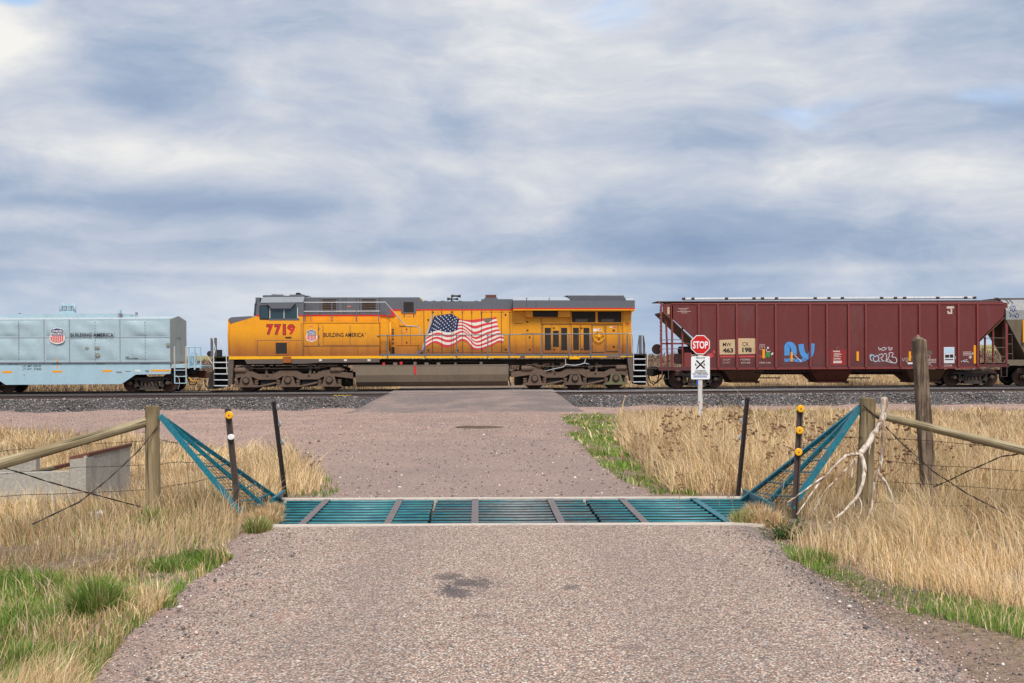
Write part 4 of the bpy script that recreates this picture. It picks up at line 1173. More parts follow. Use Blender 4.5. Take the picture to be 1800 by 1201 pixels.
L.rect('recess', 1042.2, 572.8, 1062, 618.8, -0.962, -0.956, 'loco_yellow', fr)
hx, hz = L.p(1053.5, 591, -1.05)
mb = MB()
ring = [(hx + 0.27 * math.cos(a * math.pi / 12), -1.05, hz + 0.27 * math.sin(a * math.pi / 12)) for a in range(25)]
mb.tube(ring, 0.022, 5, False)
for a in range(5):
    mb.tube([(hx, -1.05, hz), (hx + 0.27 * math.cos(a * 1.257 + 0.3), -1.05, hz + 0.27 * math.sin(a * 1.257 + 0.3))], 0.016, 4)
mb.lathe([(0.07, -1.08), (0.09, -1.06), (0.09, -0.95)], (hx, 0, hz), 'y', 10)
L.done(mb, 'brake_wheel', 'loco_sill_yellow')
for x0 in (1043.2, 1051): L.rect('placard', x0, 577.8, x0 + 6.4, 583, -0.975, -0.963, 'decal_white')
for x0 in (1053.5,): L.rect('placard_mark', x0 + 1, 578.6, x0 + 3, 582, -0.98, -0.976, 'decal_black')
fr = L.rect('end_door_frame', 1065.3, 571.2, 1087.4, 618.3, -0.955, -0.93, 'skirt_grey')
q = L.rect('end_door', 1066.4, 572.2, 1086.4, 617.4, -0.968, -0.956, 'loco_yellow', fr)
for y_ in (581, 609.6): L.rect('latch', 1077.6, y_ - 1.6, 1081, y_ + 1.6, -0.98, -0.969, 'decal_black')
L.rect('placard', 1079.5, 573.8, 1085.5, 576, -0.976, -0.969, 'label_pink')
L.rect('placard', 1072.5, 574, 1077, 576.6, -0.976, -0.969, 'decal_white')
L.text('7719', 1099.6, 567.2, 1107, 573.0, -1.01, 'decal_red', 0.03)
L.rect('placard', 1067, 623.2, 1088, 627.6, -1.54, -1.536, 'tank_brown')
L.rect('placard', 915, 625.2, 923, 628.2, -1.54, -1.522, 'skirt_grey')
L.rect('jacking_pad', 1001, 624.3, 1019, 631.5, -1.53, -1.4, 'loco_sill_yellow')
for x_ in (1007, 1016): L.rect('bolt_hole', x_ - 1, 625, x_ + 1, 627, -1.534, -1.531, 'decal_black')
# walkway railing
L.tube('handrail', [(664, 590.2, -1.50), (747, 589.6, -1.50), (900, 588.2, -1.50), (1108, 586.6, -1.50), (1112.6, 588.5, -1.49), (1113.6, 624, -1.48), (1114, 651, -1.49)], 0.026, 'loco_grey')
L.tube('handrail', [(1106, 586.6, -1.51), (1112.4, 587.6, -1.51), (1113.6, 600, -1.51), (1114.2, 651, -1.51)], 0.02, 'rail_white')
for x_ in (681.7, 747.5, 803, 858, 895.6, 952, 1001, 1039, 1090, 1103.3): L.rect('rail_post', x_ - 1.0, 588.6, x_ + 1.0, 629.2, -1.56, -1.51, 'loco_grey')
# rear steps and coupler
for k, y_ in enumerate((631, 641.3, 651.3, 661.3, 671.3)):
    st = L.rect('step', 1112.6, y_, 1135.8, y_ + 1.2, -1.45, -0.85, 'loco_dark')
    L.rect('step_edge', 1112.6, y_ - 0.6, 1135.8, y_ + 0.9, -1.47, -1.452, 'step_edge', st)
    L.rect('riser', 1113, y_ - 8.5, 1135, y_ - 0.8, -0.95, -0.85, 'loco_dark')
L.poly('step_side', [(1103, 628.5), (1112.5, 628), (1113.5, 669), (1108, 670)], -1.49, -0.9, 'skirt_grey')
L.poly('step_side', [(1134, 623), (1136.6, 623), (1137.5, 672.5), (1135.6, 672.5)], -1.40, -0.9, 'skirt_grey')
L.rect('end_platform', 1112, 622.2, 1137, 624.6, -1.46, 1.46, 'loco_dark')
L.poly('pilot', [(1123, 672.5), (1136, 672.5), (1135, 677), (1124, 677)], -1.35, 1.35, 'loco_dark')
L.rect('end_post', 1123.5, 589.5, 1128.5, 623, -1.2, -1.12, 'loco_grey')
L.rect('end_post', 1130.5, 589, 1134.4, 623, -1.32, -1.26, 'loco_grey')
L.tube('handrail', [(1131, 590, -1.42), (1133, 588.6, -1.42), (1136.5, 615, -1.45), (1138, 625, -1.46), (1137.8, 645, -1.47)], 0.022, 'rail_white')
L.tube('handrail', [(1124, 591, -1.3), (1121.5, 610, -1.3), (1120.5, 622, -1.3)], 0.02, 'loco_grey')
L.poly('coupler', [(1136, 648), (1150, 648.5), (1158, 651), (1158, 659), (1149, 662), (1136, 660)], -0.14, 0.14, 'loco_dark')
L.tube('air_hose', [(1140, 660, -0.4), (1143, 672, -0.5), (1149, 676, -0.5), (1156, 670, -0.4), (1158, 660, -0.3)], 0.03, 'decal_black', 6)
L.tube('air_hose', [(1139, 662, -0.6), (1139, 674, -0.7), (1142, 679, -0.7)], 0.025, 'decal_black', 6)
# under the platform
for x_, w_, mt in ((674.8, 4, 'decal_red'), (695, 7, 'tank_brown'), (750, 7, 'tank_brown'), (771, 6, 'tank_brown'), (801, 4, 'skirt_grey')):
    L.rect('fitting', x_ - w_ / 2, 637.5, x_ + w_ / 2, 642.3, -1.42, -1.2, mt)
L.disc('fuel_filler', 705.3, 638.6, -1.45, -1.2, 0.075, 'decal_red')
L.disc('gauge', 729.8, 639, -1.45, -1.2, 0.085, 'tank_brown')
L.disc('gauge', 846, 638.7, -1.45, -1.2, 0.08, 'skirt_grey')
for a, b_, r_ in ((668, 745, 0.07), (760, 880, 0.09), (905, 1100, 0.05)): L.tube('air_pipe', [(a, 636.5, -1.15), (b_, 635.5, -1.15)], r_, 'loco_dark', 7)
tk = [(-1.47, 642.2), (-1.50, 660), (-1.42, 672), (-1.12, 680.2)]
a0 = [(y, L.p(625.5, q_, y)[1]) for y, q_ in tk]
prof_t = a0 + [(-y, z) for y, z in reversed(a0)]
x0t, x1t = L.p(625.3, 660, -1.5)[0], L.p(893.6, 660, -1.5)[0]
L.done(MB().prism_x(prof_t, x0t, x1t), 'fuel_tank', 'tank_brown')
L.rect('sight_glass', 728, 643.6, 731.6, 658, -1.515, -1.48, 'decal_red')
L.rect('tank_rim', 625.0, 641.6, 894, 643, -1.485, -1.44, 'tank_brown')


def loco_truck(axles, ay, flip, green=False):
    xs_ = [L.p(a, ay, -1.25)[0] for a in axles]
    zc = 0.535
    xm = xs_[1]
    d = -1 if flip else 1
    for side in (-1, 1):
        yf, yb = side * 1.28, side * 1.10
        top = [(-2.55, 0.98), (-1.75, 0.98), (-1.45, 0.84), (-0.72, 0.84), (-0.42, 0.99), (0.42, 0.99), (0.72, 0.84), (1.35, 0.84), (1.65, 0.98), (2.1, 1.05), (2.55, 0.92), (3.15, 0.86)]
        bot = [(3.15, 0.58), (2.55, 0.66), (2.28, 0.70), (1.72, 0.70), (1.45, 0.56), (0.55, 0.56), (0.28, 0.72), (-0.28, 0.72), (-0.55, 0.56), (-1.45, 0.56), (-1.72, 0.70), (-2.28, 0.70), (-2.55, 0.62)]
        L.done(MB().prism([(xm + d * x_, z_) for x_, z_ in top + bot], yf, yb), 'truck_frame', 'truck_brown')
        for k, xa in enumerate(xs_):
            gr = green and k == 2
            ped = [(-0.24, 0.70), (0.24, 0.70), (0.34, 0.34), (0.62, 0.24), (0.62, 0.20), (-0.62, 0.20), (-0.62, 0.24), (-0.34, 0.34)]
            L.done(MB().prism([(xa + x_, z_) for x_, z_ in ped], side * 1.33, side * 1.12), 'journal_box', 'truck_green' if gr else 'truck_brown')
            mb = MB().lathe([(0.16, side * 1.40), (0.175, side * 1.385), (0.175, side * 1.32)], (xa, 0, zc), 'y', 16)
            cp = L.done(mb, 'bearing_cap', 'loco_dark')
            L.done(MB().lathe([(0.125, side * 1.412), (0.13, side * 1.401), (0.13, side * 1.39)], (xa, 0, zc), 'y', 14), 'cap_plate', 'truck_brown', cp)
            for s2 in (-1, 1):
                sp = MB()
                for q in range(4): sp.lathe([(0.085, 0.255 + q * 0.075), (0.105, 0.28 + q * 0.075), (0.085, 0.315 + q * 0.075)], (xa + s2 * 0.48, side * 1.24, 0), 'z', 10)
                L.done(sp, 'spring', 'truck_brown')
        for xc, sg in ((xm - d * 2.3, 1), (xm + d * 2.35, 1)):
            L.done(MB().lathe([(0.10, -0.30), (0.15, -0.27), (0.15, 0.22), (0.11, 0.26), (0.05, 0.40)], (xc, side * 1.22, 1.02), 'x', 12), 'brake_cylinder', 'truck_brown')
        L.done(MB().tube([(xm - d * 2.1, side * 1.30, 1.13), (xm - d * 1.2, side * 1.30, 1.10), (xm + d * 1.4, side * 1.30, 1.12), (xm + d * 2.35, side * 1.30, 1.22), (xm + d * 2.55, side * 1.28, 1.05)], 0.022, 5), 'brake_pipe', 'truck_brown')
        for xo in (-1.0, 1.0):
            L.done(MB().lathe([(0.055, side * 1.284), (0.055, side * 1.27)], (xm + xo, 0, 0.73), 'y', 10), 'frame_hole', 'decal_black')
            L.done(MB().box(xm + xo * 1.0 - 0.35, xm + xo + 0.35, side * 1.15, side * 0.9, 0.22, 0.55), 'brake_rigging', 'loco_dark')
            L.done(MB().tube([(xm + xo - 0.55, side * 1.2, 0.20), (xm + xo, side * 1.2, 0.30), (xm + xo + 0.5, side * 1.2, 0.42)], 0.05, 6), 'brake_link', 'truck_brown')
        for xo in (-1.05, 1.05): L.done(MB().tube([(xm + xo, side * 1.18, 0.82), (xm + xo * 1.04, side * 1.10, 1.30)], 0.07, 8), 'damper', 'truck_brown')
    for xa in xs_:
        for side in (-1, 1): add_wheel(L, xa, 0.535, side)
        L.done(MB().tube([(xa, -1.1, zc), (xa, 1.1, zc)], 0.11, 10), 'axle', 'loco_dark')
        L.done(MB().box(xa - 0.45 + d * 0.5, xa + 0.45 + d * 0.5, -0.6, 0.6, 0.18, 0.95), 'traction_motor', 'loco_dark')
    L.done(MB().box(xm - 2.4, xm + 2.4, -0.95, 0.95, 0.93, 1.22), 'truck_bolster', 'loco_dark')
    for k in range(9):
        xa = xm + random.uniform(-2.4, 2.4); za = random.uniform(1.02, 1.25)
        L.done(MB().box(xa - random.uniform(.05, .22), xa + random.uniform(.05, .22), -1.22, -1.0, za - random.uniform(.04, .1), za + random.uniform(.04, .1)), 'fitting', random.choice(['truck_brown', 'loco_dark', 'skirt_grey']))


loco_truck((433.3, 506.7, 579.5), 669.5, False)
loco_truck((940, 1010.8, 1082.5), 666, True, True)
# icy looking silver cable slung along the rear truck
L.tube('slung_cable', [(961, 652, -1.36), (975, 648.5, -1.38), (990, 645.5, -1.4), (995, 641, -1.42), (1010, 642.6, -1.4), (1020, 641, -1.4), (1028, 638.5, -1.42), (1036, 640.5, -1.4)], 0.026, 'loco_pale_grey', 6)
for pts in ([(994.5, 641, -1.42), (994.3, 630, -1.45)], [(1027, 638.6, -1.42), (1030.5, 630, -1.45)]): L.tube('cable_hook', pts, 0.018, 'rail_white')
for x0 in (884, 598): L.tube('sand_hose', [(x0 + 13, 642, -1.1), (x0 + 11, 650, -1.2), (x0 + 11, 668, -1.2), (x0 + 14, 678, -1.1)], 0.035, 'loco_dark', 6)
# ------------------------------------------------------------------ freight cars
paint('coil_cover', (0.355, 0.465, 0.515), 0.5, amt=0.40, dirt=(0.25, 0.30, 0.31), scale=1.1, var=0.06, spec=0.45, rust=((0.25, 0.22, 0.15), 0.70, 0.35))
paint('coil_body', (0.355, 0.51, 0.59), 0.45, amt=0.25, dirt=(0.25, 0.30, 0.31), scale=0.9, var=0.04, spec=0.45)
paint('coil_end', (0.34, 0.36, 0.34), 0.6, amt=0.5, dirt=(0.18, 0.16, 0.13), scale=1.4, var=0.06)
paint('coil_seam', (0.22, 0.22, 0.24), 0.6, amt=0.3, scale=2.0)
flat_paint('reflector_yellow', (0.80, 0.33, 0.01), 0.4, 0.1)
paint('hopper_red', (0.135, 0.027, 0.026), 0.55, amt=0.62, dirt=(0.15, 0.070, 0.073), scale=0.9, var=0.10, spec=0.35, low=(1.0, 1.75, 0.55, (0.075, 0.030, 0.032)), rust=((0.26, 0.14, 0.12), 0.70, 0.30))
paint('hopper_rib', (0.20, 0.040, 0.038), 0.55, amt=0.35, dirt=(0.12, 0.035, 0.035), scale=1.4, var=0.08)
paint('hopper_slope', (0.15, 0.075, 0.04), 0.75, amt=0.5, dirt=(0.07, 0.035, 0.022), scale=1.3)
paint('hopper_under', (0.060, 0.030, 0.026), 0.8, amt=0.5, dirt=(0.03, 0.02, 0.016), scale=1.6)
paint('gate_red', (0.17, 0.045, 0.03), 0.7, amt=0.5, dirt=(0.06, 0.03, 0.02), scale=2.0)
paint('hatch_white', (0.66, 0.68, 0.70), 0.4, amt=0.3, dirt=(0.35, 0.33, 0.31), scale=1.2)
paint('grey_hopper', (0.275, 0.28, 0.285), 0.6, amt=0.45, dirt=(0.17, 0.145, 0.12), scale=0.9)
paint('grey_hopper_low', (0.16, 0.125, 0.085), 0.7, amt=0.5, dirt=(0.08, 0.06, 0.045), scale=1.2)
flat_paint('patch_tan', (0.56, 0.40, 0.235), 0.55, 0.3)
flat_paint('patch_red', (0.27, 0.022, 0.022), 0.5, 0.25)
flat_paint('graffiti_blue', (0.075, 0.27, 0.60), 0.5, 0.35)
flat_paint('graffiti_green', (0.04, 0.22, 0.06), 0.5, 0.2)
flat_paint('graffiti_white', (0.62, 0.62, 0.66), 0.5, 0.2)
flat_paint('graffiti_pale_blue', (0.42, 0.58, 0.74), 0.5, 0.2)
flat_paint('faded_red', (0.46, 0.06, 0.06), 0.5, 0.3)
flat_paint('stencil', (0.55, 0.46, 0.42), 0.6, 0.4)


paint('side_frame', (0.055, 0.043, 0.038), 0.7, amt=0.5, dirt=(0.10, 0.06, 0.045), scale=2.5, streak=False)


def freight_truck(car, x0, x1, r=0.43):
    xm = (x0 + x1) / 2; h = (x1 - x0) / 2
    for side in (-1, 1):
        y0, y1 = side * 1.10, side * 0.93
        mb = MB()
        def pr(pts): mb.prism([(xm + a, b_) for a, b_ in pts], y0, y1)
        pr([(-h - 0.20, 0.60), (-h + 0.05, 0.70), (h - 0.05, 0.70), (h + 0.20, 0.60), (h + 0.20, 0.50), (h - 0.12, 0.56), (-h + 0.12, 0.56), (-h - 0.20, 0.50)])
        for s in (-1, 1):
            pr([(s * (h - 0.05), 0.56), (s * (h - 0.30), 0.56), (s * 0.42, 0.16), (s * 0.62, 0.14)])
            pr([(s * 0.30, 0.57), (s * 0.40, 0.57), (s * 0.40, 0.24), (s * 0.30, 0.24)])
            pr([(s * (h + 0.19), 0.585), (s * (h - 0.19), 0.585), (s * (h - 0.22), 0.36), (s * (h - 0.14), 0.36), (s * (h - 0.10), 0.46), (s * (h + 0.10), 0.46), (s * (h + 0.14), 0.36), (s * (h + 0.20), 0.36)])
        pr([(-0.62, 0.25), (-0.44, 0.28), (0.44, 0.28), (0.62, 0.25), (0.62, 0.14), (0.42, 0.10), (-0.42, 0.10), (-0.62, 0.14)])
        car.done(mb, 'side_frame', 'side_frame')
        sp = MB()
        for q in range(3):
            for k in range(3): sp.lathe([(0.065, 0.285 + k * 0.05), (0.08, 0.30 + k * 0.05), (0.065, 0.33 + k * 0.05)], (xm - 0.18 + q * 0.18, side * 1.03, 0), 'z', 8)
        car.done(sp, 'spring_group', 'truck_brown')
        car.done(MB().box(xm - 0.29, xm + 0.27, side * 1.08, side * 0.8, 0.46, 0.55), 'bolster_end', 'side_frame')
        for xa in (x0, x1):
            car.done(MB().lathe([(0.06, side * 1.19), (0.09, side * 1.17), (0.11, side * 1.14), (0.11, side * 0.95)], (xa, 0, r), 'y', 12), 'bearing_cap', 'truck_brown')
            add_wheel(car, xa, r, side)
    for xa in (x0, x1): car.done(MB().tube([(xa, -1.0, r), (xa, 1.0, r)], 0.085, 8), 'axle', 'loco_dark')
    car.done(MB().box(xm - 0.2, xm + 0.2, -0.9, 0.9, 0.48, 0.72), 'bolster', 'loco_dark')
    for s in (-1, 1): car.done(MB().box(xm + s * 0.5 - 0.06, xm + s * 0.5 + 0.06, -0.75, 0.75, 0.22, 0.42), 'brake_beam', 'loco_dark')


# ---- covered coil car
coil = Car('coil_car', 'pale grey blue covered coil car with shield emblem, left of the yellow locomotive', 'rail car', -21.0)
K = coil
XL = -100                                      # measured left end, outside the picture
YF = -1.50
# cover: long hood with a low gable
gz = [K.p(300, 561, YF)[1], K.p(300, 636.8, YF)[1]]
xr = K.p(300, 600, YF)[0]; xl = K.p(XL, 600, YF)[0]
ridge = gz[0] + 0.20
K.done(MB().prism_x([(YF, gz[1]), (YF, gz[0]), (0, ridge), (-YF, gz[0]), (-YF, gz[1])], xl, xr), 'cover', 'coil_cover')
K.done(MB().prism_x([(YF + 0.02, gz[1]), (YF + 0.02, gz[0] - 0.01), (0, ridge - 0.01), (-YF - 0.02, gz[0] - 0.01), (-YF - 0.02, gz[1])], xr + 0.002, xr + 0.02), 'end_panel', 'coil_end')
for x_ in (-70, 78, 122.7, 211.5, 300): K.rect('seam_strip', x_ - 0.6, 561, x_ + 0.6, 637, YF - 0.012, YF + 0.02, 'coil_seam')
K.poly('seam_strip', [(XL, 594.2), (300, 592.8), (300, 593.3), (XL, 594.8)], YF - 0.010, YF + 0.02, 'coil_seam')
K.poly('bottom_rail', [(XL, 637.2), (303, 635.6), (303, 637.4), (XL, 639)], YF - 0.03, 1.53, 'coil_seam')
K.poly('top_rail', [(XL, 561.5), (300, 557.5), (300, 559), (XL, 563)], YF - 0.015, YF + 0.03, 'hatch_white')
# dents in the cover sheets: shallow raised quilting
for i, (x0, x1) in enumerate(((-66, 74), (82, 119), (126, 208), (215, 297))):
    for (y0, y1) in ((564, 591), (595.5, 633)):
        nx_, nz_ = max(4, int((x1 - x0) / 5)), 6
        mb = MB(); rr = np.random.default_rng(i * 7 + int(y0))
        ph = rr.uniform(0, 6, 6)
        for jz in range(nz_ + 1):
            for ix in range(nx_ + 1):
                u, v = ix / nx_, jz / nz_
                x, z = K.p(x0 + (x1 - x0) * u, y0 + (y1 - y0) * v, YF)
                e = min(u, 1 - u, v, 1 - v) * 8
                d = (0.5 + 0.5 * math.sin(x * 2.6 + z * 3.1 + ph[0]) * math.sin(x * 1.3 - z * 2.4 + ph[1])) * 0.060 + 0.014 * math.sin(x * 6 + z * 5 + ph[2])
                mb.v.append((x, YF - 0.003 - max(0, d) * min(1, e), z))
        for jz in range(nz_):
            for ix in range(nx_):
                a = jz * (nx_ + 1) + ix
                mb.f.append((a, a + 1, a + nx_ + 2, a + nx_ + 1))
        K.done(mb, 'cover_panel', 'coil_cover', smooth=True)
EMY = YF - 0.085
shield(K, 87.6, 576.4, 114.6, 605.4, EMY)
K.text('BUILDING AMERICA', 124.2, 585.9, 200.4, 592.2, EMY, 'decal_black', 0.018)
K.text('\u00ae', 201, 585.4, 203.2, 587.8, EMY, 'decal_black')['kind'] = 'stuff'
for x_ in (33, 167.5, 255.5):
    for k in range(13):
        K.rect('rivet', x_ - 0.45, 566 + k * 5.3, x_ + 0.45, 567 + k * 5.3, YF - 0.085, YF - 0.02, 'coil_seam')
paint('grime_patch', (0.24, 0.24, 0.19), 0.8, amt=0.7, dirt=(0.33, 0.40, 0.42), scale=5)
for x0, y0, w_, h_ in ((150, 609.5, 7, 5), (166.5, 608, 3, 6), (169, 609, 7, 5), (167.5, 620.5, 9, 7), (292, 603, 8, 5.5)):
    K.sheet('grime_patch', [(x0, y0 + h_ * 0.3), (x0 + w_ * 0.4, y0), (x0 + w_, y0 + h_ * 0.2), (x0 + w_ * 0.9, y0 + h_ * 0.8), (x0 + w_ * 0.5, y0 + h_), (x0 + w_ * 0.1, y0 + h_ * 0.8)], YF - 0.083, 'grime_patch')
# roof: walkway ridge, lifting lug, vents
rz = 0.0
K.poly('ridge_cap', [(8, 556.7), (12, 552.4), (213, 551), (229, 552.4), (231, 559), (8, 561)], -0.55, 0.55, 'coil_cover')
K.poly('lug_base', [(96.5, 555.5), (108, 547), (128, 546.5), (139.5, 554.5)], -0.5, -0.42, 'coil_body')
K.poly('lug_base', [(98, 555.5), (109, 548), (127, 547.5), (138, 554.5)], 0.42, 0.5, 'coil_body')
for x0, x1 in ((108.5, 116), (124.6, 132)):
    v = []
    for px_, py_ in ((x0, 555), (x0, 541), (x0 + 0.8, 537.6), (x0 + 3.7, 536), (x1 - 0.8, 537.6), (x1, 541), (x1, 552)):
        v.append((px_, py_, -0.2))
    K.tube('lifting_lug', v, 0.085, 'coil_cover', 7)
K.rect('lug_bar', 110.5, 535.4, 130, 538.6, -0.3, -0.1, 'coil_body')
K.rect('clamp', 208.3, 544.8, 212.4, 551.5, -0.8, -0.6, 'coil_body'); K.rect('clamp', 208.8, 551, 211.6, 558, -1.0, -0.6, 'coil_seam')
K.rect('roof_vent', 238.5, 549.2, 241.6, 554, -0.4, -0.25, 'coil_seam')
K.rect('roof_vent', 33, 550.6, 36, 552.4, -0.4, -0.25, 'coil_seam')
# body sill
K.poly('side_sill', [(XL, 639), (302.5, 637.2), (299.5, 657.4), (238.5, 658.6), (213.5, 675.4), (10, 676.6), (-15, 660), (XL, 660)], -1.46, -1.30, 'coil_body')
K.poly('side_sill', [(XL, 639), (302.5, 637.2), (299.5, 657.4), (238.5, 658.6), (213.5, 675.4), (10, 676.6), (-15, 660), (XL, 660)], 1.46, 1.30, 'coil_body')
K.rect('underframe', XL, 640, 318, 655, -1.1, 1.1, 'loco_dark')
K.rect('cross_bearer', 30, 655, 200, 674, -0.9, 0.9, 'loco_dark')
for x0, y0, x1, y1 in ((4, 652.2, 21.4, 656), (92, 651.5, 109.6, 655), (180, 650.4, 197.2, 653.9), (265.3, 650, 299.4, 653.2), (99.8, 631, 101.8, 636.2), (99.6, 642, 101.4, 647.2)):
    K.rect('reflector', x0, y0, x1, y1, (-1.585 if y1 < 638 else -1.466), (-1.58 if y1 < 638 else -1.46), 'reflector_yellow')
K.text('LD LMT 228100', 40.2, 641.8, 72.6, 645.6, -1.466, 'decal_black', 0.01)
K.text('LT WT  57900', 40.2, 647.4, 72.8, 651, -1.466, 'decal_black', 0.01)
for x_, tx in ((16, '40-72 INCH'), (92.4, '40-84 INCH'), (169.5, '40-72 INCH'), (247.8, '40-72 INCH')):
    K.text(tx, x_, 639.4 - 0.004 * x_, x_ + 15.4, 641.6 - 0.004 * x_, -1.466, 'decal_black', 0.0)
K.rect('placard', 204.6, 653, 214, 655.6, -1.47, -1.461, 'coil_seam')
K.rect('placard', 237.4, 650.2, 247.2, 653.8, -1.47, -1.461, 'hatch_white')
K.rect('stencil_line', 221, 629.6, 243, 630.4, -1.545, -1.54, 'decal_black'); K.rect('stencil_line', 221, 627.2, 227, 628.0, -1.545, -1.54, 'decal_black')
K.rect('stencil_line', 221, 652.8, 230, 653.6, -1.466, -1.46, 'decal_black'); K.rect('stencil_line', 255, 651.4, 262, 652.2, -1.466, -1.46, 'decal_black'); K.rect('stencil_line', 256, 653.2, 262, 654, -1.466, -1.46, 'decal_black')
K.rect('rivet', 41.8, 658.4, 43.4, 659.8, -1.468, -1.46, 'rust')
# car number on the end sheet
nxw = MB()
Vt, F = text_shape('468', 0.02)
lo, hi = Vt.min(0), Vt.max(0)
zt = K.p(312, 597, 0)[1]
nxw.add([(xr + 0.024, -0.45 + 0.9 * (u - lo[0]) / (hi[0] - lo[0]), zt + 0.14 * (v - lo[1]) / (hi[1] - lo[1])) for u, v in Vt], F)
K.done(nxw, 'lettering', 'coil_seam')
# right end: platform, ladders, railing, brake stand, coupler
xe = K.p(328, 640, -1.45)[0]
K.rect('end_sill', 300, 640, 330, 647, -1.46, 1.46, 'coil_body')
K.rect('end_beam', 301, 647, 330, 660, -1.2, 1.2, 'loco_dark')
for x_ in (307.3, 327.4):
    q = K.tube('ladder_rail', [(x_, 609, -1.55), (x_, 674 if x_ < 310 else 674, -1.55)], 0.03, 'coil_body')
    K.tube('yellow_strip', [(x_ - 0.9, 611, -1.585), (x_ - 0.9, 652, -1.585)], 0.014, 'reflector_yellow', 4)
for y_ in (651, 662, 674): K.tube('rung', [(307.3, y_, -1.55), (327.4, y_, -1.55)], 0.022, 'coil_body')
K.tube('end_railing', [(328, 609.6, -1.4), (353, 610.2, -1.4), (353, 648, -1.4)], 0.035, 'coil_body')
K.tube('end_railing', [(342.5, 608, -1.4), (342.5, 650, -1.4)], 0.045, 'coil_body')
K.tube('end_railing', [(332, 610, -1.4), (332, 648, -1.4)], 0.04, 'coil_body')
K.rect('end_platform', 328, 643, 353, 646.5, -1.4, 1.4, 'coil_body')
K.tube('end_railing', [(353, 610.2, 1.4), (353, 648, 1.4)], 0.04, 'coil_body')
bx_, bz_ = K.p(341.5, 630, -1.0)
mb = MB().tube([(bx_ + 0.22 * math.cos(a * math.pi / 10) * 0.45, -1.0 + 0.22 * math.cos(a * math.pi / 10), bz_ + 0.30 * math.sin(a * math.pi / 10)) for a in range(21)], 0.022, 5, False)
K.done(mb, 'brake_wheel', 'coil_body')
K.rect('brake_stand', 333, 626, 340, 642, -1.1, -0.8, 'coil_body')
K.rect('brake_gear', 333, 645, 342, 658, -1.0, -0.5, 'loco_dark')
K.poly('coupler', [(330, 652), (347, 653), (347, 664), (330, 663)], -0.16, 0.16, 'rust')
K.tube('uncoupling_lever', [(332, 664, -1.4), (338, 670, -1.4), (350, 669.5, -1.0), (352, 667, -0.5)], 0.028, 'reflector_yellow')
K.tube('air_hose', [(328, 660, -0.6), (334, 676, -0.7), (344, 676, -0.5), (348, 666, -0.3)], 0.03, 'decal_black', 6)
K.tube('hose_loop', [(309, 660, -1.4), (315, 665, -1.5), (316, 676, -1.5), (313, 684, -1.4)], 0.015, 'rail_white')
xa, xb = K.p(230.3, 674, -1.0)[0], K.p(296, 674, -1.0)[0]
freight_truck(K, xa, xb)
xa2 = K.p(9.5, 674, -1.0)[0]
freight_truck(K, xa2 - (xb - xa), xa2)

# ---- red covered hopper
hop = Car('covered_hopper_car', 'dark red ribbed covered hopper car with blue graffiti behind the stop sign', 'rail car', 15.0)
H = hop
YH = -1.50
body = [(1182, 533.4), (1764.3, 531.8), (1764.3, 557), (1721.6, 598.4), (1721.6, 646.2), (1225, 649.0), (1225, 598.6), (1182, 560)]
H.poly('body_side', body, YH, YH + 0.08, 'hopper_red')
H.poly('body_side', body, -YH, -YH - 0.08, 'hopper_red')


def hx_(px): return H.p(px, 600, YH)[0]


def hz_(py, px=1470): return H.p(px, py, YH)[1]


# roof and end slope sheets
H.done(MB().prism_x([(YH, hz_(533)), (YH + 0.25, hz_(531.4)), (0, hz_(528.6)), (-YH - 0.25, hz_(531.4)), (-YH, hz_(533))], hx_(1182), hx_(1764.3)), 'roof', 'hopper_red')
for sx0, sx1, sgn in ((1168, 1252, 1), (1778, 1694, -1)):
    x0, z0 = H.p(sx0, 548, YH); x1, z1 = H.p(sx1, 628, YH)
    mb = MB().add([(x0, YH + 0.09, z0), (x0, -YH - 0.09, z0), (x1, -YH - 0.09, z1), (x1, YH + 0.09, z1), (x0, YH + 0.09, z0 - 0.06), (x0, -YH - 0.09, z0 - 0.06), (x1, -YH - 0.09, z1 - 0.06), (x1, YH + 0.09, z1 - 0.06)],
                  [(0, 1, 2, 3), (7, 6, 5, 4), (0, 4, 5, 1), (1, 5, 6, 2), (2, 6, 7, 3), (3, 7, 4, 0)])
    H.done(mb, 'slope_sheet', 'hopper_slope')
H.poly('end_gusset', [(1166, 534.5), (1182, 534), (1182, 562), (1166, 548)], YH + 0.1, YH + 0.16, 'hopper_red')
H.poly('end_gusset', [(1764.3, 532), (1772, 532.5), (1772, 545), (1764.3, 556)], YH + 0.1, YH + 0.16, 'hopper_red')
H.rect('top_chord', 1181.5, 533.2, 1764.8, 535.2, YH - 0.03, YH, 'hopper_rib')
H.poly('bottom_chord', [(1225, 646.8), (1722, 644.6), (1722, 648.0), (1225, 650.2)], YH - 0.05, YH + 0.1, 'hopper_rib')
H.poly('side_sill', [(1158, 645.5), (1226, 645), (1226, 651.5), (1158, 651.5)], YH, YH + 0.15, 'hopper_red')
H.poly('side_sill', [(1721, 640.5), (1774, 640), (1774, 645), (1721, 645.5)], YH, YH + 0.15, 'hopper_red')
for x_ in (1229.2, 1263, 1296, 1331, 1364.5, 1425, 1454.6, 1493, 1523, 1583.5, 1617.6, 1652, 1685.8, 1719.5):
    k = (x_ - 1182) / 582
    H.rect('rib', x_ - 1.55, 535 - 1.2 * k, x_ + 1.55, 646.8 - 2.3 * k, YH - 0.10, YH, 'hopper_rib')
    H.rect('far_rib', x_ - 1.55, 535 - 1.2 * k, x_ + 1.55, 646.8 - 2.3 * k, -YH, -YH + 0.10, 'hopper_rib')
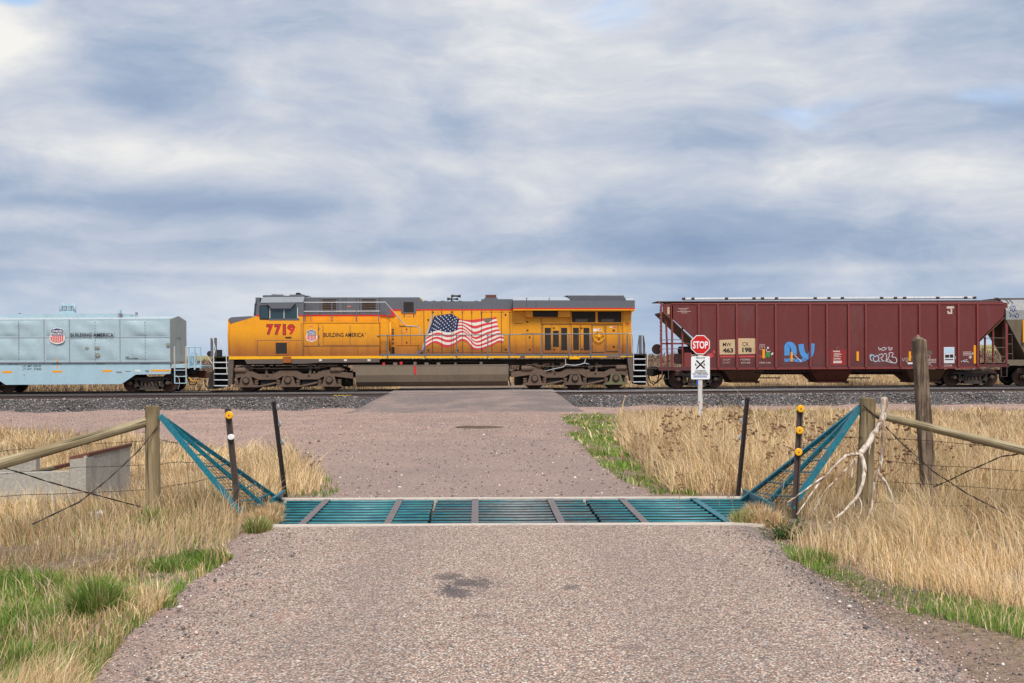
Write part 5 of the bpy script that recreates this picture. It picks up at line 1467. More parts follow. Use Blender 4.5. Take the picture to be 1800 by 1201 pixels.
# roof gear
H.poly('running_board', [(1156, 529.6), (1764, 527.6), (1764, 529.2), (1156, 531)], -0.85, 0.85, 'skirt_grey')
H.poly('hatch_trough', [(1206, 523.4), (1715, 520.8), (1715, 524.2), (1206, 526.8)], -0.4, 0.4, 'hatch_white')
for x_ in (1203, 1219.5, 1278.5, 1327, 1342, 1366.5, 1434.7, 1459, 1482.5, 1551.5, 1575.8, 1592, 1650.2, 1699.5, 1715):
    k = (x_ - 1182) / 582
    H.rect('hatch_bracket', x_ - 2.4, 523.4 - 2.2 * k, x_ + 2.4, 527.6 - 2.2 * k, -0.5, -0.38, 'hopper_under')
for x_ in (1201, 1234, 1290, 1348, 1405, 1462, 1520, 1578, 1636, 1694, 1742):
    k = (x_ - 1182) / 582
    H.rect('board_stand', x_ - 0.9, 529.5 - 2 * k, x_ + 0.9, 533.8 - 1.6 * k, -0.8, -0.72, 'hopper_rib')
H.tube('roof_grab', [(1746, 527, -0.7), (1750, 523.8, -0.7), (1756, 524, -0.7), (1760, 528, -0.7)], 0.02, 'skirt_grey')
# ends
for x0, mt, yy_ in ((1163.0, 'hopper_rib', -1.46), (1182.2, 'hopper_rib', -1.50), (1770.5, 'hopper_rib', -1.46)):
    H.rect('end_post', x0 - 1.7, 537, x0 + 1.7, 646, yy_, yy_ + 0.09, mt)
H.poly('end_post', [(1170, 556), (1173, 556), (1176, 646), (1173, 646)], -1.2, -1.1, 'hopper_rib')
H.poly('end_post', [(1766, 560), (1763.5, 560), (1762, 646), (1765, 646)], -1.2, -1.1, 'hopper_rib')
H.rect('end_post', 1745.5, 574, 1748.2, 641, -1.3, -1.2, 'hopper_rib')
H.rect('end_post', 1731.5, 592, 1733.8, 641, -1.1, -1.0, 'hopper_rib')
H.rect('end_post', 1199.2, 575, 1201.6, 648, -1.35, -1.25, 'hopper_rib')
H.poly('roof_brace', [(1156, 529.5), (1160, 530), (1172, 540.5), (1169, 541.5)], -1.0, -0.92, 'hopper_rib')
H.poly('roof_brace', [(1163, 530), (1167, 530), (1176, 538), (1173, 539.5)], -0.6, -0.5, 'hopper_rib')
H.rect('end_bar', 1164, 602.8, 1214, 605.6, -1.2, -1.1, 'hopper_rib')
for y_ in (597.5, 613.5): H.tube('grab_iron', [(1159, y_ + 0.5, -1.45), (1182, y_ - 0.4, -1.5), (1200, y_, -1.4)], 0.018, 'skirt_grey')
for y_ in (545, 552, 559, 566, 573, 580, 587, 594): H.tube('rung', [(1159.5, y_, -1.47), (1164, y_, -1.47)], 0.018, 'skirt_grey')
for y_ in (594.6, 611.4, 627.6, 638): H.tube('rung', [(1734, y_, -1.4), (1770, y_ - 0.3, -1.4)], 0.016, 'skirt_grey')
H.disc('brake_wheel', 1155.6, 614, -0.3, -0.2, 0.26, 'hopper_under')
H.rect('brake_box', 1187.5, 622, 1200, 640, -0.9, -0.5, 'hopper_under')
H.done(MB().lathe([(0.12, -0.5), (0.2, -0.45), (0.2, 0.4), (0.12, 0.45)], (*[H.p(1211, 616, -0.9)[0], -0.7], H.p(1211, 616, -0.9)[1]), 'x', 14), 'air_reservoir', 'hopper_under')
H.rect('control_valve', 1203, 620, 1216, 645, -1.2, -0.8, 'hopper_rib')
H.rect('end_platform', 1157, 645.4, 1192, 648.8, -1.4, 1.4, 'skirt_grey')
H.rect('coupler_beam', 1158, 649, 1182, 657, -0.35, 0.35, 'loco_dark')
H.poly('coupler', [(1152, 649.5), (1160, 649.5), (1160, 660), (1152, 658)], -0.16, 0.16, 'loco_dark')
H.poly('coupler', [(1772, 645), (1785, 645), (1785, 657), (1772, 657)], -0.16, 0.16, 'loco_dark')
H.tube('air_hose', [(1760, 652, -0.7), (1764, 670, -0.8), (1770, 672.5, -0.7), (1778, 668, -0.5), (1781, 658, -0.4)], 0.03, 'decal_black', 6)
H.tube('air_hose', [(1168, 656, -0.7), (1160, 668, -0.8), (1153, 674, -0.7), (1147, 670, -0.5)], 0.03, 'decal_black', 6)
H.tube('stirrup', [(1164, 648, -1.5), (1164, 666, -1.5), (1175, 666, -1.5), (1175, 648, -1.5)], 0.02, 'skirt_grey')
H.tube('stirrup', [(1760, 645, -1.5), (1760, 662, -1.5), (1770, 662, -1.5), (1770, 645, -1.5)], 0.02, 'skirt_grey')
H.rect('centre_sill', 1160, 650, 1772, 658.5, -0.3, 0.3, 'hopper_under')
for tx0, tx1, bx0, bx1, mt in ((1272, 1343, 1286, 1330, 'hopper_slope'), (1424, 1497, 1438, 1487, 'gate_red'), (1592, 1662, 1604, 1650, 'hopper_slope')):
    a, b_ = H.p(tx0, 650, -1.2), H.p(tx1, 650, -1.2); c_, d_ = H.p(bx0, 671.5, -0.75), H.p(bx1, 671.5, -0.75)
    vs = [(a[0], -1.3, a[1]), (b_[0], -1.3, b_[1]), (b_[0], 1.3, b_[1]), (a[0], 1.3, a[1]), (c_[0], -0.75, c_[1]), (d_[0], -0.75, d_[1]), (d_[0], 0.75, d_[1]), (c_[0], 0.75, c_[1])]
    q = H.done(MB().add(vs, [(0, 1, 2, 3), (7, 6, 5, 4), (0, 4, 5, 1), (1, 5, 6, 2), (2, 6, 7, 3), (3, 7, 4, 0)]), 'outlet_hopper', mt)
    H.rect('gate_frame', bx0 - 1, 670.6, bx1 + 1, 673, -0.9, 0.8, mt, q)
    H.rect('gate_handle', bx1 - 1, 669.6, bx1 + 5, 674, -0.95, -0.7, 'hopper_under', q)
    H.rect('gate_pipe', bx1 + 4, 663.5, bx1 + 42, 665.5, -0.5, -0.4, 'skirt_grey', q)
H.done(MB().box(hx_(1330), hx_(1440), -1.2, 1.2, hz_(650.5), hz_(655)), 'crossridge', 'hopper_under')
H.done(MB().box(hx_(1490), hx_(1600), -1.2, 1.2, hz_(650), hz_(654.5)), 'crossridge', 'hopper_under')
freight_truck(H, H.p(1192.2, 666, -1.0)[0], H.p(1257.2, 666, -1.0)[0])
freight_truck(H, H.p(1676.4, 664, -1.0)[0], H.p(1741.8, 664, -1.0)[0])
# lettering, patches and graffiti on the side
DY = YH - 0.004
H.sheet('paint_patch', [(1265, 597.8), (1292.6, 596.8), (1293, 623), (1265.4, 623.4)], DY, 'patch_tan')
H.sheet('paint_patch', [(1298, 594.8), (1328.8, 595), (1329, 622), (1298.2, 622.8)], DY, 'patch_tan')
H.text('MW', 1271, 602.4, 1286, 609.2, DY - 0.004, 'decal_black', 0.01)
H.text('CX', 1305.4, 601.6, 1316.4, 608.6, DY - 0.004, 'decal_black', 0.01)
H.text('463', 1270.8, 612, 1289.4, 620.2, DY - 0.004, 'decal_black', 0.045)
H.text('198', 1305.2, 610.8, 1322, 619.6, DY - 0.004, 'decal_black', 0.045)
for x0, x1 in ((1266, 1292), (1299, 1327)): H.sheet('faded_line', [(x0, 625.6), (x1, 625.2), (x1, 628.2), (x0, 628.6)], DY, 'faded_red')
H.text('LD LMT', 1271, 631, 1284.6, 633.8, DY, 'stencil'); H.text('LT WT', 1271, 636.4, 1283, 639.2, DY, 'stencil')
H.text('192900', 1302, 630.8, 1319, 633.8, DY, 'stencil'); H.text('63100', 1303, 636.2, 1319, 639.2, DY, 'stencil')
H.text('NEW 2-81', 1335.4, 636.4, 1354.6, 639.2, DY, 'stencil', 0.01)
for k, (a, b_) in enumerate(((1193, 1211), (1196, 1208), (1191, 1215), (1198, 1209))): H.sheet('stencil_line', [(a, 542.2 + 2.6 * k), (b_, 542 + 2.6 * k), (b_, 542.7 + 2.6 * k), (a, 542.9 + 2.6 * k)], DY, 'stencil')
for x0, y0, x1, y1 in ((1340.6, 614, 1344.8, 630), (1390.2, 619.2, 1393.8, 635.6), (1506, 618, 1510, 634.6), (1597.8, 618, 1601.6, 634.6), (1712, 607, 1716, 639.2), (1234, 621, 1237, 627)):
    H.rect('reflector', x0, y0, x1, y1, DY - 0.016, DY - 0.010, 'reflector_yellow')


def stroke(car, name, pts, w, y, mat, parent=None):
    """painted stroke of even width following points"""
    P_ = resample(pts, max(8, len(pts) * 5))
    T_ = np.gradient(P_, axis=0); T_ /= np.maximum(np.hypot(T_[:, 0], T_[:, 1]), 1e-6)[:, None]
    Nn = np.stack([-T_[:, 1], T_[:, 0]], 1) * w / 2
    A_, B_ = P_ + Nn, P_ - Nn
    k = len(P_)
    mb = MB(); vs = []
    for q in np.concatenate([A_, B_]):
        x, z = car.p(q[0], q[1], y); vs.append((x, y, z))
    mb.add(vs, [(i, i + 1, i + 1 + k, i + k) for i in range(k - 1)])
    return car.done(mb, name, mat, parent)


# blue letters with dark outline
for mt, w, dy in (('decal_black', 11.2, 0.0), ('graffiti_blue', 9.6, 0.004)):
    stroke(H, 'graffiti', [(1384, 625), (1383.6, 614), (1384.4, 605.6), (1391, 605.4), (1396, 611), (1396, 624)], w, DY - dy, mt)
    stroke(H, 'graffiti', [(1408.6, 605), (1409.6, 615), (1412.5, 624), (1419.5, 629), (1426.6, 622), (1428, 604)], w, DY - dy - 0.001, mt)
    stroke(H, 'graffiti', [(1379, 633.4), (1395, 632.6), (1410, 634.6), (1421, 628)], w * 0.62, DY - dy - 0.0015, mt)
for k in range(5): stroke(H, 'graffiti', [(1380 + 8 * k, 635.5), (1382 + 8 * k, 630.5), (1386 + 8 * k, 631.5), (1386.5 + 8 * k, 635.8)], 0.9, DY - 0.007, 'hopper_red')
stroke(H, 'graffiti', [(1397, 624.5), (1402, 629), (1410, 636.5)], 0.9, DY - 0.008, 'graffiti_white')
# small painted man reading: white head, green trousers, paper
H.sheet('graffiti', [(1345, 629), (1347.5, 619.5), (1354.5, 619.5), (1353.6, 628), (1350, 628.4), (1349.4, 625), (1348, 628.8)], DY, 'graffiti_green')
H.disc('graffiti', 1350.4, 611.6, DY - 0.001, DY + 0.002, 0.05, 'graffiti_white')
H.sheet('graffiti', [(1355.4, 622.8), (1358.6, 619.4), (1360.2, 621.4), (1357, 624.8)], DY, 'graffiti_white')
stroke(H, 'graffiti', [(1348.4, 613.6), (1346.6, 617), (1350.5, 619), (1354.6, 617.5)], 0.8, DY - 0.001, 'graffiti_white')
for a, b_ in (((1336.2, 605.6), (1344.6, 605.6)), ((1344.6, 605.6), (1344.6, 614.6)), ((1336.2, 605.6), (1336.2, 614.6)), ((1336.2, 614.6), (1341, 614.6))):
    stroke(H, 'stencil_frame', [a, ((a[0] + b_[0]) / 2, (a[1] + b_[1]) / 2), b_], 0.6, DY, 'stencil')
for x0, x1, y_ in ((1337.4, 1343, 608), (1339, 1341.6, 611)): H.sheet('stencil_line', [(x0, y_), (x1, y_), (x1, y_ + 1), (x0, y_ + 1)], DY, 'stencil')
H.sheet('graffiti', [(1335, 625.5), (1339.4, 625.5), (1339.4, 628), (1335, 628)], DY, 'faded_red')
# warning panel
H.sheet('warning_panel', [(1460.6, 615.4), (1487.6, 615.4), (1487.6, 642), (1460.6, 642)], DY, 'patch_red')
H.text('WARNING', 1464.6, 616.6, 1476.8, 619, DY - 0.004, 'decal_white', 0.03)
H.text('CAUTION', 1465.2, 629.6, 1477.8, 632, DY - 0.004, 'decal_white', 0.03)
for k, (a, b_) in enumerate(((1466, 1478), (1466, 1480), (1466, 1475), (1466, 1479))): H.sheet('stencil_line', [(a, 621 + 1.9 * k), (b_, 621 + 1.9 * k), (b_, 621.9 + 1.9 * k), (a, 621.9 + 1.9 * k)], DY - 0.004, 'stencil')
for k in range(2): H.sheet('stencil_line', [(1465, 634.6 + 2.4 * k), (1480, 634.4 + 2.4 * k), (1480, 635.8 + 2.4 * k), (1465, 636 + 2.4 * k)], DY - 0.004, 'decal_white')
H.sheet('rust_mark', [(1470, 609), (1475, 609), (1475.4, 614.6), (1470.2, 614.6)], DY, 'gate_red')
# white scribble
S = lambda pts, w=1.0, m_='graffiti_white', n_='graffiti': stroke(H, n_, [(1450 + a / 5.14, 500 + b_ / 5.14) for a, b_ in pts], w, DY, m_)
S([(430, 690), (412, 680), (412, 650), (440, 632), (450, 660), (470, 640), (492, 660), (485, 690), (460, 700), (440, 690), (440, 660)], 1.3, 'graffiti_pale_blue')
S([(485, 640), (520, 625), (535, 650), (500, 665), (530, 690), (495, 695), (470, 690)])
S([(535, 630), (560, 622), (560, 690), (530, 695)]); S([(562, 690), (590, 640), (575, 622), (600, 615), (625, 620), (600, 660), (640, 655), (655, 690), (640, 715), (610, 705), (580, 680)])
S([(500, 695), (540, 690), (580, 700), (610, 710)])
S([(487, 565), (495, 600), (512, 572), (520, 600)]); S([(520, 575), (540, 565), (545, 590), (525, 598)], 0.8); S([(535, 600), (545, 572), (560, 575), (548, 595)], 0.8)
S([(570, 570), (590, 565), (575, 590), (595, 595)], 0.8); S([(595, 600), (600, 568), (612, 572), (606, 592)], 0.8)
S([(412, 655), (405, 640), (425, 630)], 0.9, 'graffiti_pale_blue')
S([(915, 660), (940, 640), (960, 650), (925, 690), (950, 720), (970, 740)], 0.7, 'stencil'); S([(935, 700), (930, 735), (955, 715)], 0.7, 'stencil')
S([(1232, 700), (1250, 685), (1262, 705), (1280, 690), (1300, 705)], 0.9); S([(1240, 690), (1290, 680)], 0.7)
S([(1302, 665), (1320, 640), (1310, 680), (1330, 650)], 0.9); S([(1330, 640), (1338, 610), (1345, 630)], 0.8)
S([(700, 665), (712, 700), (722, 665)], 0.7, 'stencil'); S([(735, 660), (735, 700), (752, 700), (752, 660)], 0.7, 'stencil'); S([(775, 655), (795, 655), (795, 695)], 0.7, 'stencil')
S([(1165, 660), (1185, 650), (1180, 675)], 0.7, 'graffiti_pale_blue')
S([(245, 620), (262, 600), (300, 625), (330, 605), (350, 630)], 0.5, 'hopper_rib')
H.text('GOMAIR', 1450 + 1076 / 5.14, 500 + 724 / 5.14, 1450 + 1152 / 5.14, 500 + 744 / 5.14, DY, 'stencil', 0.0)
for k in range(3): H.sheet('stencil_line', [(1628, 631.5 + 2.6 * k), (1646, 631.3 + 2.6 * k), (1646, 632.3 + 2.6 * k), (1628, 632.5 + 2.6 * k)], DY, 'stencil')
for k in range(3): H.sheet('stencil_line', [(1693, 618.6 + 2.6 * k), (1708, 618.4 + 2.6 * k), (1708, 619.4 + 2.6 * k), (1693, 619.6 + 2.6 * k)], DY, 'stencil')
# placard box
q = H.sheet('placard', [(1659.6, 610.4), (1678, 610.2), (1678, 638.4), (1659.6, 638.6)], DY, 'graffiti_white')
H.sheet('placard_smear', [(1661, 612), (1676.6, 611.6), (1676.6, 621.5), (1669, 620), (1661.4, 621.4)], DY - 0.004, 'graffiti_pale_blue', q)
for x0, y0, x1, y1 in ((1661.6, 623.6, 1669, 629), (1670, 623.2, 1676, 629), (1661.4, 631.4, 1676, 633.2)): H.sheet('placard_print', [(x0, y0), (x1, y0), (x1, y1), (x0, y1)], DY - 0.004, 'decal_black', q)
H.sheet('dark_patch', [(1630.6, 616.4), (1638.8, 616.4), (1638.8, 624.2), (1630.6, 624.2)], DY, 'skirt_grey')
H.sheet('small_label', [(1595.8, 637.2), (1604.4, 637), (1604.4, 640.2), (1595.8, 640.4)], DY, 'hatch_white')
# yellowish J-shaped mark high on the side
H.sheet('paint_mark', [(1665, 538.8), (1678, 538.6), (1678, 542.4), (1665, 542.6)], DY, 'stencil')
H.sheet('paint_mark', [(1671.8, 542.6), (1674.8, 542.6), (1674.6, 552), (1667, 552), (1665.6, 547.4), (1668.2, 546.2), (1669.4, 549.4), (1671.8, 549.4)], DY, 'stencil')
H.sheet('stencil_panel', [(1174, 540), (1178, 540), (1178, 553), (1174, 552)], YH + 0.095, 'patch_tan')
for i_, (x0, y0, w_, h_) in enumerate(((1243, 622, 12, 8), (1253, 617, 5, 5))): H.sheet('faded_mark', [(x0, y0), (x0 + w_ * 0.8, y0 - 1), (x0 + w_, y0 + h_ * 0.6), (x0 + w_ * 0.4, y0 + h_), (x0 + 1, y0 + h_ * 0.7)], DY, 'faded_red')

# ---- grey hopper at the right edge
hop2 = Car('covered_hopper_car', 'grey round-sided hopper car partly seen at the right edge, coupled to the red one', 'rail car', 33.0)
G = hop2
# rounded side profile, swept along the car; the end slopes in
def gp(px, py): return G.p(px, py, -1.5)
x0g = gp(1769, 560)[0]; x1g = x0g + 13.5
zt, zm, zb = gp(1769, 526)[1], gp(1769, 562)[1], gp(1800, 640)[1]
prof_g = [(-0.9, zt), (-1.3, zt - 0.18), (-1.52, zt - 0.55), (-1.52, zm)]
side = prof_g + [(-y, z) for y, z in reversed(prof_g)]
G.done(MB().prism_x(side, x0g, x1g), 'body', 'grey_hopper')
xs_lo = gp(1800, 628)[0]
lowv = [(x0g, -1.52, zm), (x1g, -1.52, zm), (x1g, 1.52, zm), (x0g, 1.52, zm), (xs_lo + 0.3, -1.3, zb + 0.2), (x1g - 1.2, -1.3, zb + 0.2), (x1g - 1.2, 1.3, zb + 0.2), (xs_lo + 0.3, 1.3, zb + 0.2)]
G.done(MB().add(lowv, [(7, 6, 5, 4), (0, 4, 5, 1), (1, 5, 6, 2), (2, 6, 7, 3), (3, 7, 4, 0)]), 'slope_body', 'grey_hopper_low')
G.done(MB().box(x0g - 0.1, x1g + 0.1, -0.9, 0.9, zt + 0.02, zt + 0.08), 'running_board', 'skirt_grey')
for x_ in (1767.5, 1774): G.tube('roof_strut', [(x_, 524, -0.8), (x_ + 7, 533, -1.35)], 0.02, 'skirt_grey')
G.rect('side_sill', 1771, 632.5, 2100, 642, -1.5, -1.35, 'grey_hopper_low')
G.rect('end_platform', 1768, 638.5, 1800, 642, -1.4, 1.4, 'skirt_grey')
G.tube('end_post', [(1778, 570, -1.3), (1779.5, 600, -1.35), (1780, 632, -1.4)], 0.035, 'hopper_under')
G.tube('end_post', [(1768.5, 552, -1.4), (1768.5, 636, -1.4)], 0.05, 'grey_hopper_low')
for y_ in (588, 605, 622): G.tube('rung', [(1768, y_, -1.4), (1780, y_, -1.4)], 0.018, 'skirt_grey')
G.poly('end_brace', [(1775, 577), (1779, 577), (1800, 610), (1800, 618)], -1.3, -1.2, 'hopper_under')
G.rect('coupler_beam', 1771, 643, 1900, 652, -0.4, 0.4, 'loco_dark')
G.rect('reflector', 1798.6, 562.5, 1804, 602, -1.53, -1.522, 'reflector_yellow')
T = lambda pts: stroke(G, 'graffiti', [(1450 + a / 5.14, 500 + b_ / 5.14) for a, b_ in pts], 0.9, -1.53, 'decal_blue')
T([(1668, 215), (1690, 195), (1680, 250), (1700, 215), (1705, 260), (1720, 220)]); T([(1705, 205), (1735, 200), (1715, 235), (1740, 240)]); T([(1670, 250), (1690, 290), (1665, 295), (1700, 270)])
T([(1700, 300), (1712, 265), (1725, 300)]); T([(1730, 260), (1758, 270), (1750, 305), (1722, 290), (1735, 270)]); T([(1690, 185), (1700, 205), (1720, 190)])
xg = gp(1800 + 3, 664)[0]
freight_truck(G, G.p(1799, 664, -1.0)[0], G.p(1799, 664, -1.0)[0] + 1.78)
freight_truck(G, x1g - 2.4, x1g - 0.62)
# ------------------------------------------------------------------ cattle guard
def pipe_material():
    m, n, b = new_mat('guard_pipe')
    tc = n.n('ShaderNodeTexCoord').outputs['Object']
    sx = n.n('ShaderNodeSeparateXYZ'); n.put(sx.inputs[0], tc)
    st = n.noise(n.mapping(tc, scale=(1.5, 22, 22)), 1.0, 5, 0.65, 0.3)
    # paint worn off by tyres in the middle of the lane
    lane = n.math('ABSOLUTE', n.math('SUBTRACT', sx.outputs[0], 0.55))
    worn = n.math('ADD', n.math('MULTIPLY', n.math('SUBTRACT', st, 0.5), 2.6), n.math('SUBTRACT', 1.0, n.math('DIVIDE', lane, 1.75)))
    w = n.math('MULTIPLY', n.smooth(worn, 0.25, 1.05), 0.72)
    rust = n.mix(n.smooth(n.noise(tc, 9, 5, 0.6), 0.4, 0.62), (0.17, 0.175, 0.18), (0.15, 0.085, 0.066))
    teal = n.mix(n.smooth(n.noise(tc, 5, 3, 0.5), 0.35, 0.65), (0.010, 0.135, 0.185), (0.025, 0.205, 0.225))
    # shade of the gaps between pipes, painted near black on the lower flanks
    low_shade = n.math('SUBTRACT', 1.0, n.smooth(n.math('ADD', sx.outputs[2], n.math('MULTIPLY', n.math('SUBTRACT', st, 0.5), 0.008)), -0.011, 0.0015))
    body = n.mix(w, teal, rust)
    n.put(b.inputs['Base Color'], n.mix(n.math('MULTIPLY', low_shade, 0.92), body, (0.030, 0.018, 0.016)))
    b.inputs['Roughness'].default_value = 0.45
    b.inputs['Metallic'].default_value = 0.1


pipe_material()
cg = empty('cattle_guard', (0, 0, 0))
tag(cg, 'teal steel pipe cattle guard set in concrete across the road', 'cattle guard')
for y0, y1, zt_ in ((11.465, 11.63, 0.030), (13.70, 13.84, 0.020)):
    MB().box(-2.36 if y0 > 12 else -2.10, 3.26 if y0 > 12 else 2.92, y0, y1, -0.55, zt_).build('concrete_beam', 'concrete', cg)
MB().box(-2.42, -2.325, 11.635, 13.695, -0.55, -0.004).build('concrete_end', 'concrete', cg)
MB().box(3.225, 3.32, 11.635, 13.695, -0.55, -0.004).build('concrete_end', 'concrete', cg)
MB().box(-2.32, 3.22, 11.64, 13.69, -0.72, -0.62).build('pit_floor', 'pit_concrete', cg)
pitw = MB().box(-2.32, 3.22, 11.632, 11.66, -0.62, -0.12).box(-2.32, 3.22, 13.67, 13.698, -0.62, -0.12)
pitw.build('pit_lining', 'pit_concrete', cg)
secs = ((-2.27, -0.525), (-0.49, 1.265), (1.30, 3.17))
for a, b_ in secs:
    for i in range(10):
        yv = 11.71 + i * 0.2155
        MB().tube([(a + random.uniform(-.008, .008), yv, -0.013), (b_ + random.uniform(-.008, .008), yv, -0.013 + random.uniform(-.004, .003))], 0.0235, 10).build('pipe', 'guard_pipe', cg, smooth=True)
    for xv in (a + 0.06, b_ - 0.06, a + 0.46, b_ - 0.46):
        MB().box(xv - 0.03, xv + 0.03, 11.665, 13.66, -0.30, -0.038).build('support_beam', 'teal', cg)
for xv in (-1.80, -0.93, -0.03, 0.865, 1.73, 2.60):
    MB().box(xv - 0.038, xv + 0.038, 11.66, 13.68, 0.0125, 0.022).build('strap', 'teal' if xv > 2.5 else 'worn_steel', cg)
# upright end plates where the wings bolt on
MB().add([(-2.36, 13.0, 0.0), (-2.36, 13.72, 0.0), (-2.30, 13.72, 0.13), (-2.30, 13.0, 0.13), (-2.40, 13.0, 0.0), (-2.40, 13.72, 0.0), (-2.34, 13.72, 0.13), (-2.34, 13.0, 0.13)],
         [(0, 1, 2, 3), (7, 6, 5, 4), (0, 4, 5, 1), (1, 5, 6, 2), (2, 6, 7, 3), (3, 7, 4, 0)]).build('end_plate', 'teal', cg)
MB().box(3.215, 3.245, 12.4, 13.75, -0.02, 0.12).build('end_plate', 'teal', cg)
MB().box(-2.52, -2.49, 12.9, 13.6, -0.05, 0.10).build('end_plate', 'teal', cg)


# ------------------------------------------------------------------ wings of the guard
def wing(name, label, apex, feet, seed):
    rt = empty(name, apex)
    tag(rt, label, 'fence wing', 'cattle guard wings')
    off = tuple(apex)
    A = Vector(apex)
    F_ = [Vector(f) for f in feet]
    wd = (0.030, 0.023, 0.023)
    for i, f in enumerate(F_):
        d = (f - A).normalized()
        s = Vector((0, 1, 0)).cross(d).normalized()
        w = wd[i]
        n2 = d.cross(s).normalized()
        v = []
        for base in (A + d * 0.0, f):
            v += [base + s * w - n2 * 0.006, base + s * w + n2 * 0.006, base - s * w + n2 * 0.006, base - s * w - n2 * 0.006]
        v2 = []
        for base in (A, f):
            v2 += [base + s * w, base + s * (w - 0.007), base + s * (w - 0.007) + n2 * 0.05, base + s * w + n2 * 0.05]
        q = [(0, 1, 2, 3), (7, 6, 5, 4), (0, 4, 5, 1), (1, 5, 6, 2), (2, 6, 7, 3), (3, 7, 4, 0)]
        MB().add(v, q).add(v2, q).build('angle_bar', 'teal', rt, off)
    def lp(t, s):
        """point across the fan: t from apex to feet, s from first to last bar"""
        a = A.lerp(F_[0], t); m_ = A.lerp(F_[1], t); c_ = A.lerp(F_[2], t)
        return a.lerp(m_, s * 2) if s < 0.5 else m_.lerp(c_, s * 2 - 1)
    for t in (0.17, 0.29, 0.41, 0.53, 0.65, 0.77, 0.89):
        MB().tube([lp(t, 0), lp(t, 0.5), lp(t, 1)], 0.008, 5).build('rung', 'teal', rt, off)
    for t in np.arange(0.50, 0.98, 0.035):
        MB().tube([lp(t, 0), lp(t, 0.5), lp(t, 1)], 0.0028, 4).build('mesh_wire', 'wire', rt, off)
    for s in np.arange(0.08, 1.0, 0.09):
        MB().tube([lp(0.46, s), lp(0.98, s)], 0.0028, 4).build('mesh_wire', 'wire', rt, off)
    return rt


wing('guard_wing', 'teal steel wing fanning down from the left wooden post to the cattle guard', at(281.5, 731, 12.50), [at(424, 902, 12.05), at(471, 896, 12.8), at(497, 883, 13.5)], 1)
wing('guard_wing', 'teal steel wing fanning down from the right wooden post to the cattle guard', at(1513, 716, 12.35), [at(1392, 893, 12.1), at(1345, 890, 12.85), at(1303, 882, 13.5)], 2)


# ------------------------------------------------------------------ wooden posts and braces
def log(name, a, b_, r0, r1, mat, parent=None, off=(0, 0, 0), seed=0, n=14, segs=9, worn=0.04):
    rg = random.Random(seed)
    a, b_ = Vector(a), Vector(b_)
    ax = (b_ - a).normalized(); u = ax.orthogonal().normalized(); w = ax.cross(u)
    mb = MB(); ph = rg.uniform(0, 6)
    for i in range(segs + 1):
        t = i / segs
        c_ = a.lerp(b_, t) + u * 0.008 * math.sin(t * 5 + ph) + w * 0.006 * math.cos(t * 4 + ph)
        r_ = r0 + (r1 - r0) * t
        for k in range(n):
            th = 2 * math.pi * k / n
            rr = r_ * (1 + worn * math.sin(3 * th + ph + t) + worn * 0.6 * rg.uniform(-1, 1))
            p_ = c_ + (u * math.cos(th) + w * math.sin(th)) * rr
            if i == segs: p_ = p_ + ax * rg.uniform(-0.01, 0.006)
            mb.v.append(tuple(p_))
    for i in range(segs):
        for k in range(n):
            q, q2 = i * n + k, i * n + (k + 1) % n
            mb.f.append((q, q2, q2 + n, q + n))
    mb.f.append(tuple(range(n))); mb.f.append(tuple(segs * n + k for k in range(n)))
    return mb.build(name, mat, parent, off)


p = at(268.5, 713, 12.55); g = tzf(p.x, p.y)
o = log('fence_post', (0, 0, g - 0.15 - p.z), (0, 0, 0), 0.082, 0.076, 'post_wood', seed=1); o.location = p
tag(o, 'round tan wooden post left of the cattle guard holding the sloping log', 'post', 'wooden fence posts')
p = at(1525.5, 700, 12.35); q = at(1519, 860, 12.35); g = tzf(p.x, p.y)
o = log('fence_post', (q.x - p.x - 0.02, 0, g - 0.15 - p.z), (0, 0, 0), 0.090, 0.084, 'post_wood', seed=2); o.location = p
tag(o, 'round greenish wooden post with a dead branch leaning against it', 'post', 'wooden fence posts')


def brace(label, a, b_, r0, r1, seed):
    a, b_ = Vector(a), Vector(b_)
    d = b_ - a
    o = log('brace_log', (0, 0, 0), (d.length, 0, 0), r0, r1, 'rail_wood', seed=seed, segs=16)
    o.location = a
    o.rotation_euler = d.to_track_quat('X', 'Z').to_euler()
    tag(o, label, 'log', 'sloping brace logs')
    return o


a = at(257, 742.5, 12.55); b0 = at(0, 815, 11.3)
d = (b0 - a); t = (a.z - (tzf(b0.x - 1.5, 10.0) + 0.03)) / -d.z
brace('sloping wooden log running from the left post down past the left edge', a, a + d * t, 0.052, 0.068, 3)
a = at(1540, 730, 12.4); b0 = at(1800, 792, 11.4)
d = (b0 - a); t = (a.z - (tzf(b0.x + 2, 10.0) + 0.03)) / -d.z
brace('sloping wooden log running from the right post down to the right edge', a, a + d * min(t, 3.5), 0.042, 0.062, 4)

# old squared post
pb = at(1631, 866, 13.9); pt = at(1614.5, 596, 13.9)
g = tzf(pb.x, pb.y)
rt = Vector((pb.x + 0.02, 13.9, g))
mb = MB(); rg = random.Random(9)
sec = [(-0.080, -0.07), (-0.066, -0.082), (0.02, -0.086), (0.066, -0.080), (0.080, -0.066), (0.078, 0.06), (0.0, 0.075), (-0.078, 0.06)]
hh = [-0.2, 0.0, 0.3, 0.6, 0.9, 1.1, 1.18, 1.4, 1.6, 1.8, pt.z - g - 0.02]
for i, h in enumerate(hh):
    t = max(0, h) / (pt.z - g)
    cx_ = (pt.x - rt.x) * t
    sc_ = 1.0 - 0.10 * t + (0.06 if 0.9 < h < 1.15 else 0)
    for (u, v) in sec:
        mb.v.append((cx_ + u * sc_ + rg.uniform(-.004, .004), v * sc_ + rg.uniform(-.004, .004), h + (rg.uniform(-0.035, 0.02) if i == len(hh) - 1 else 0)))
ns = len(sec)
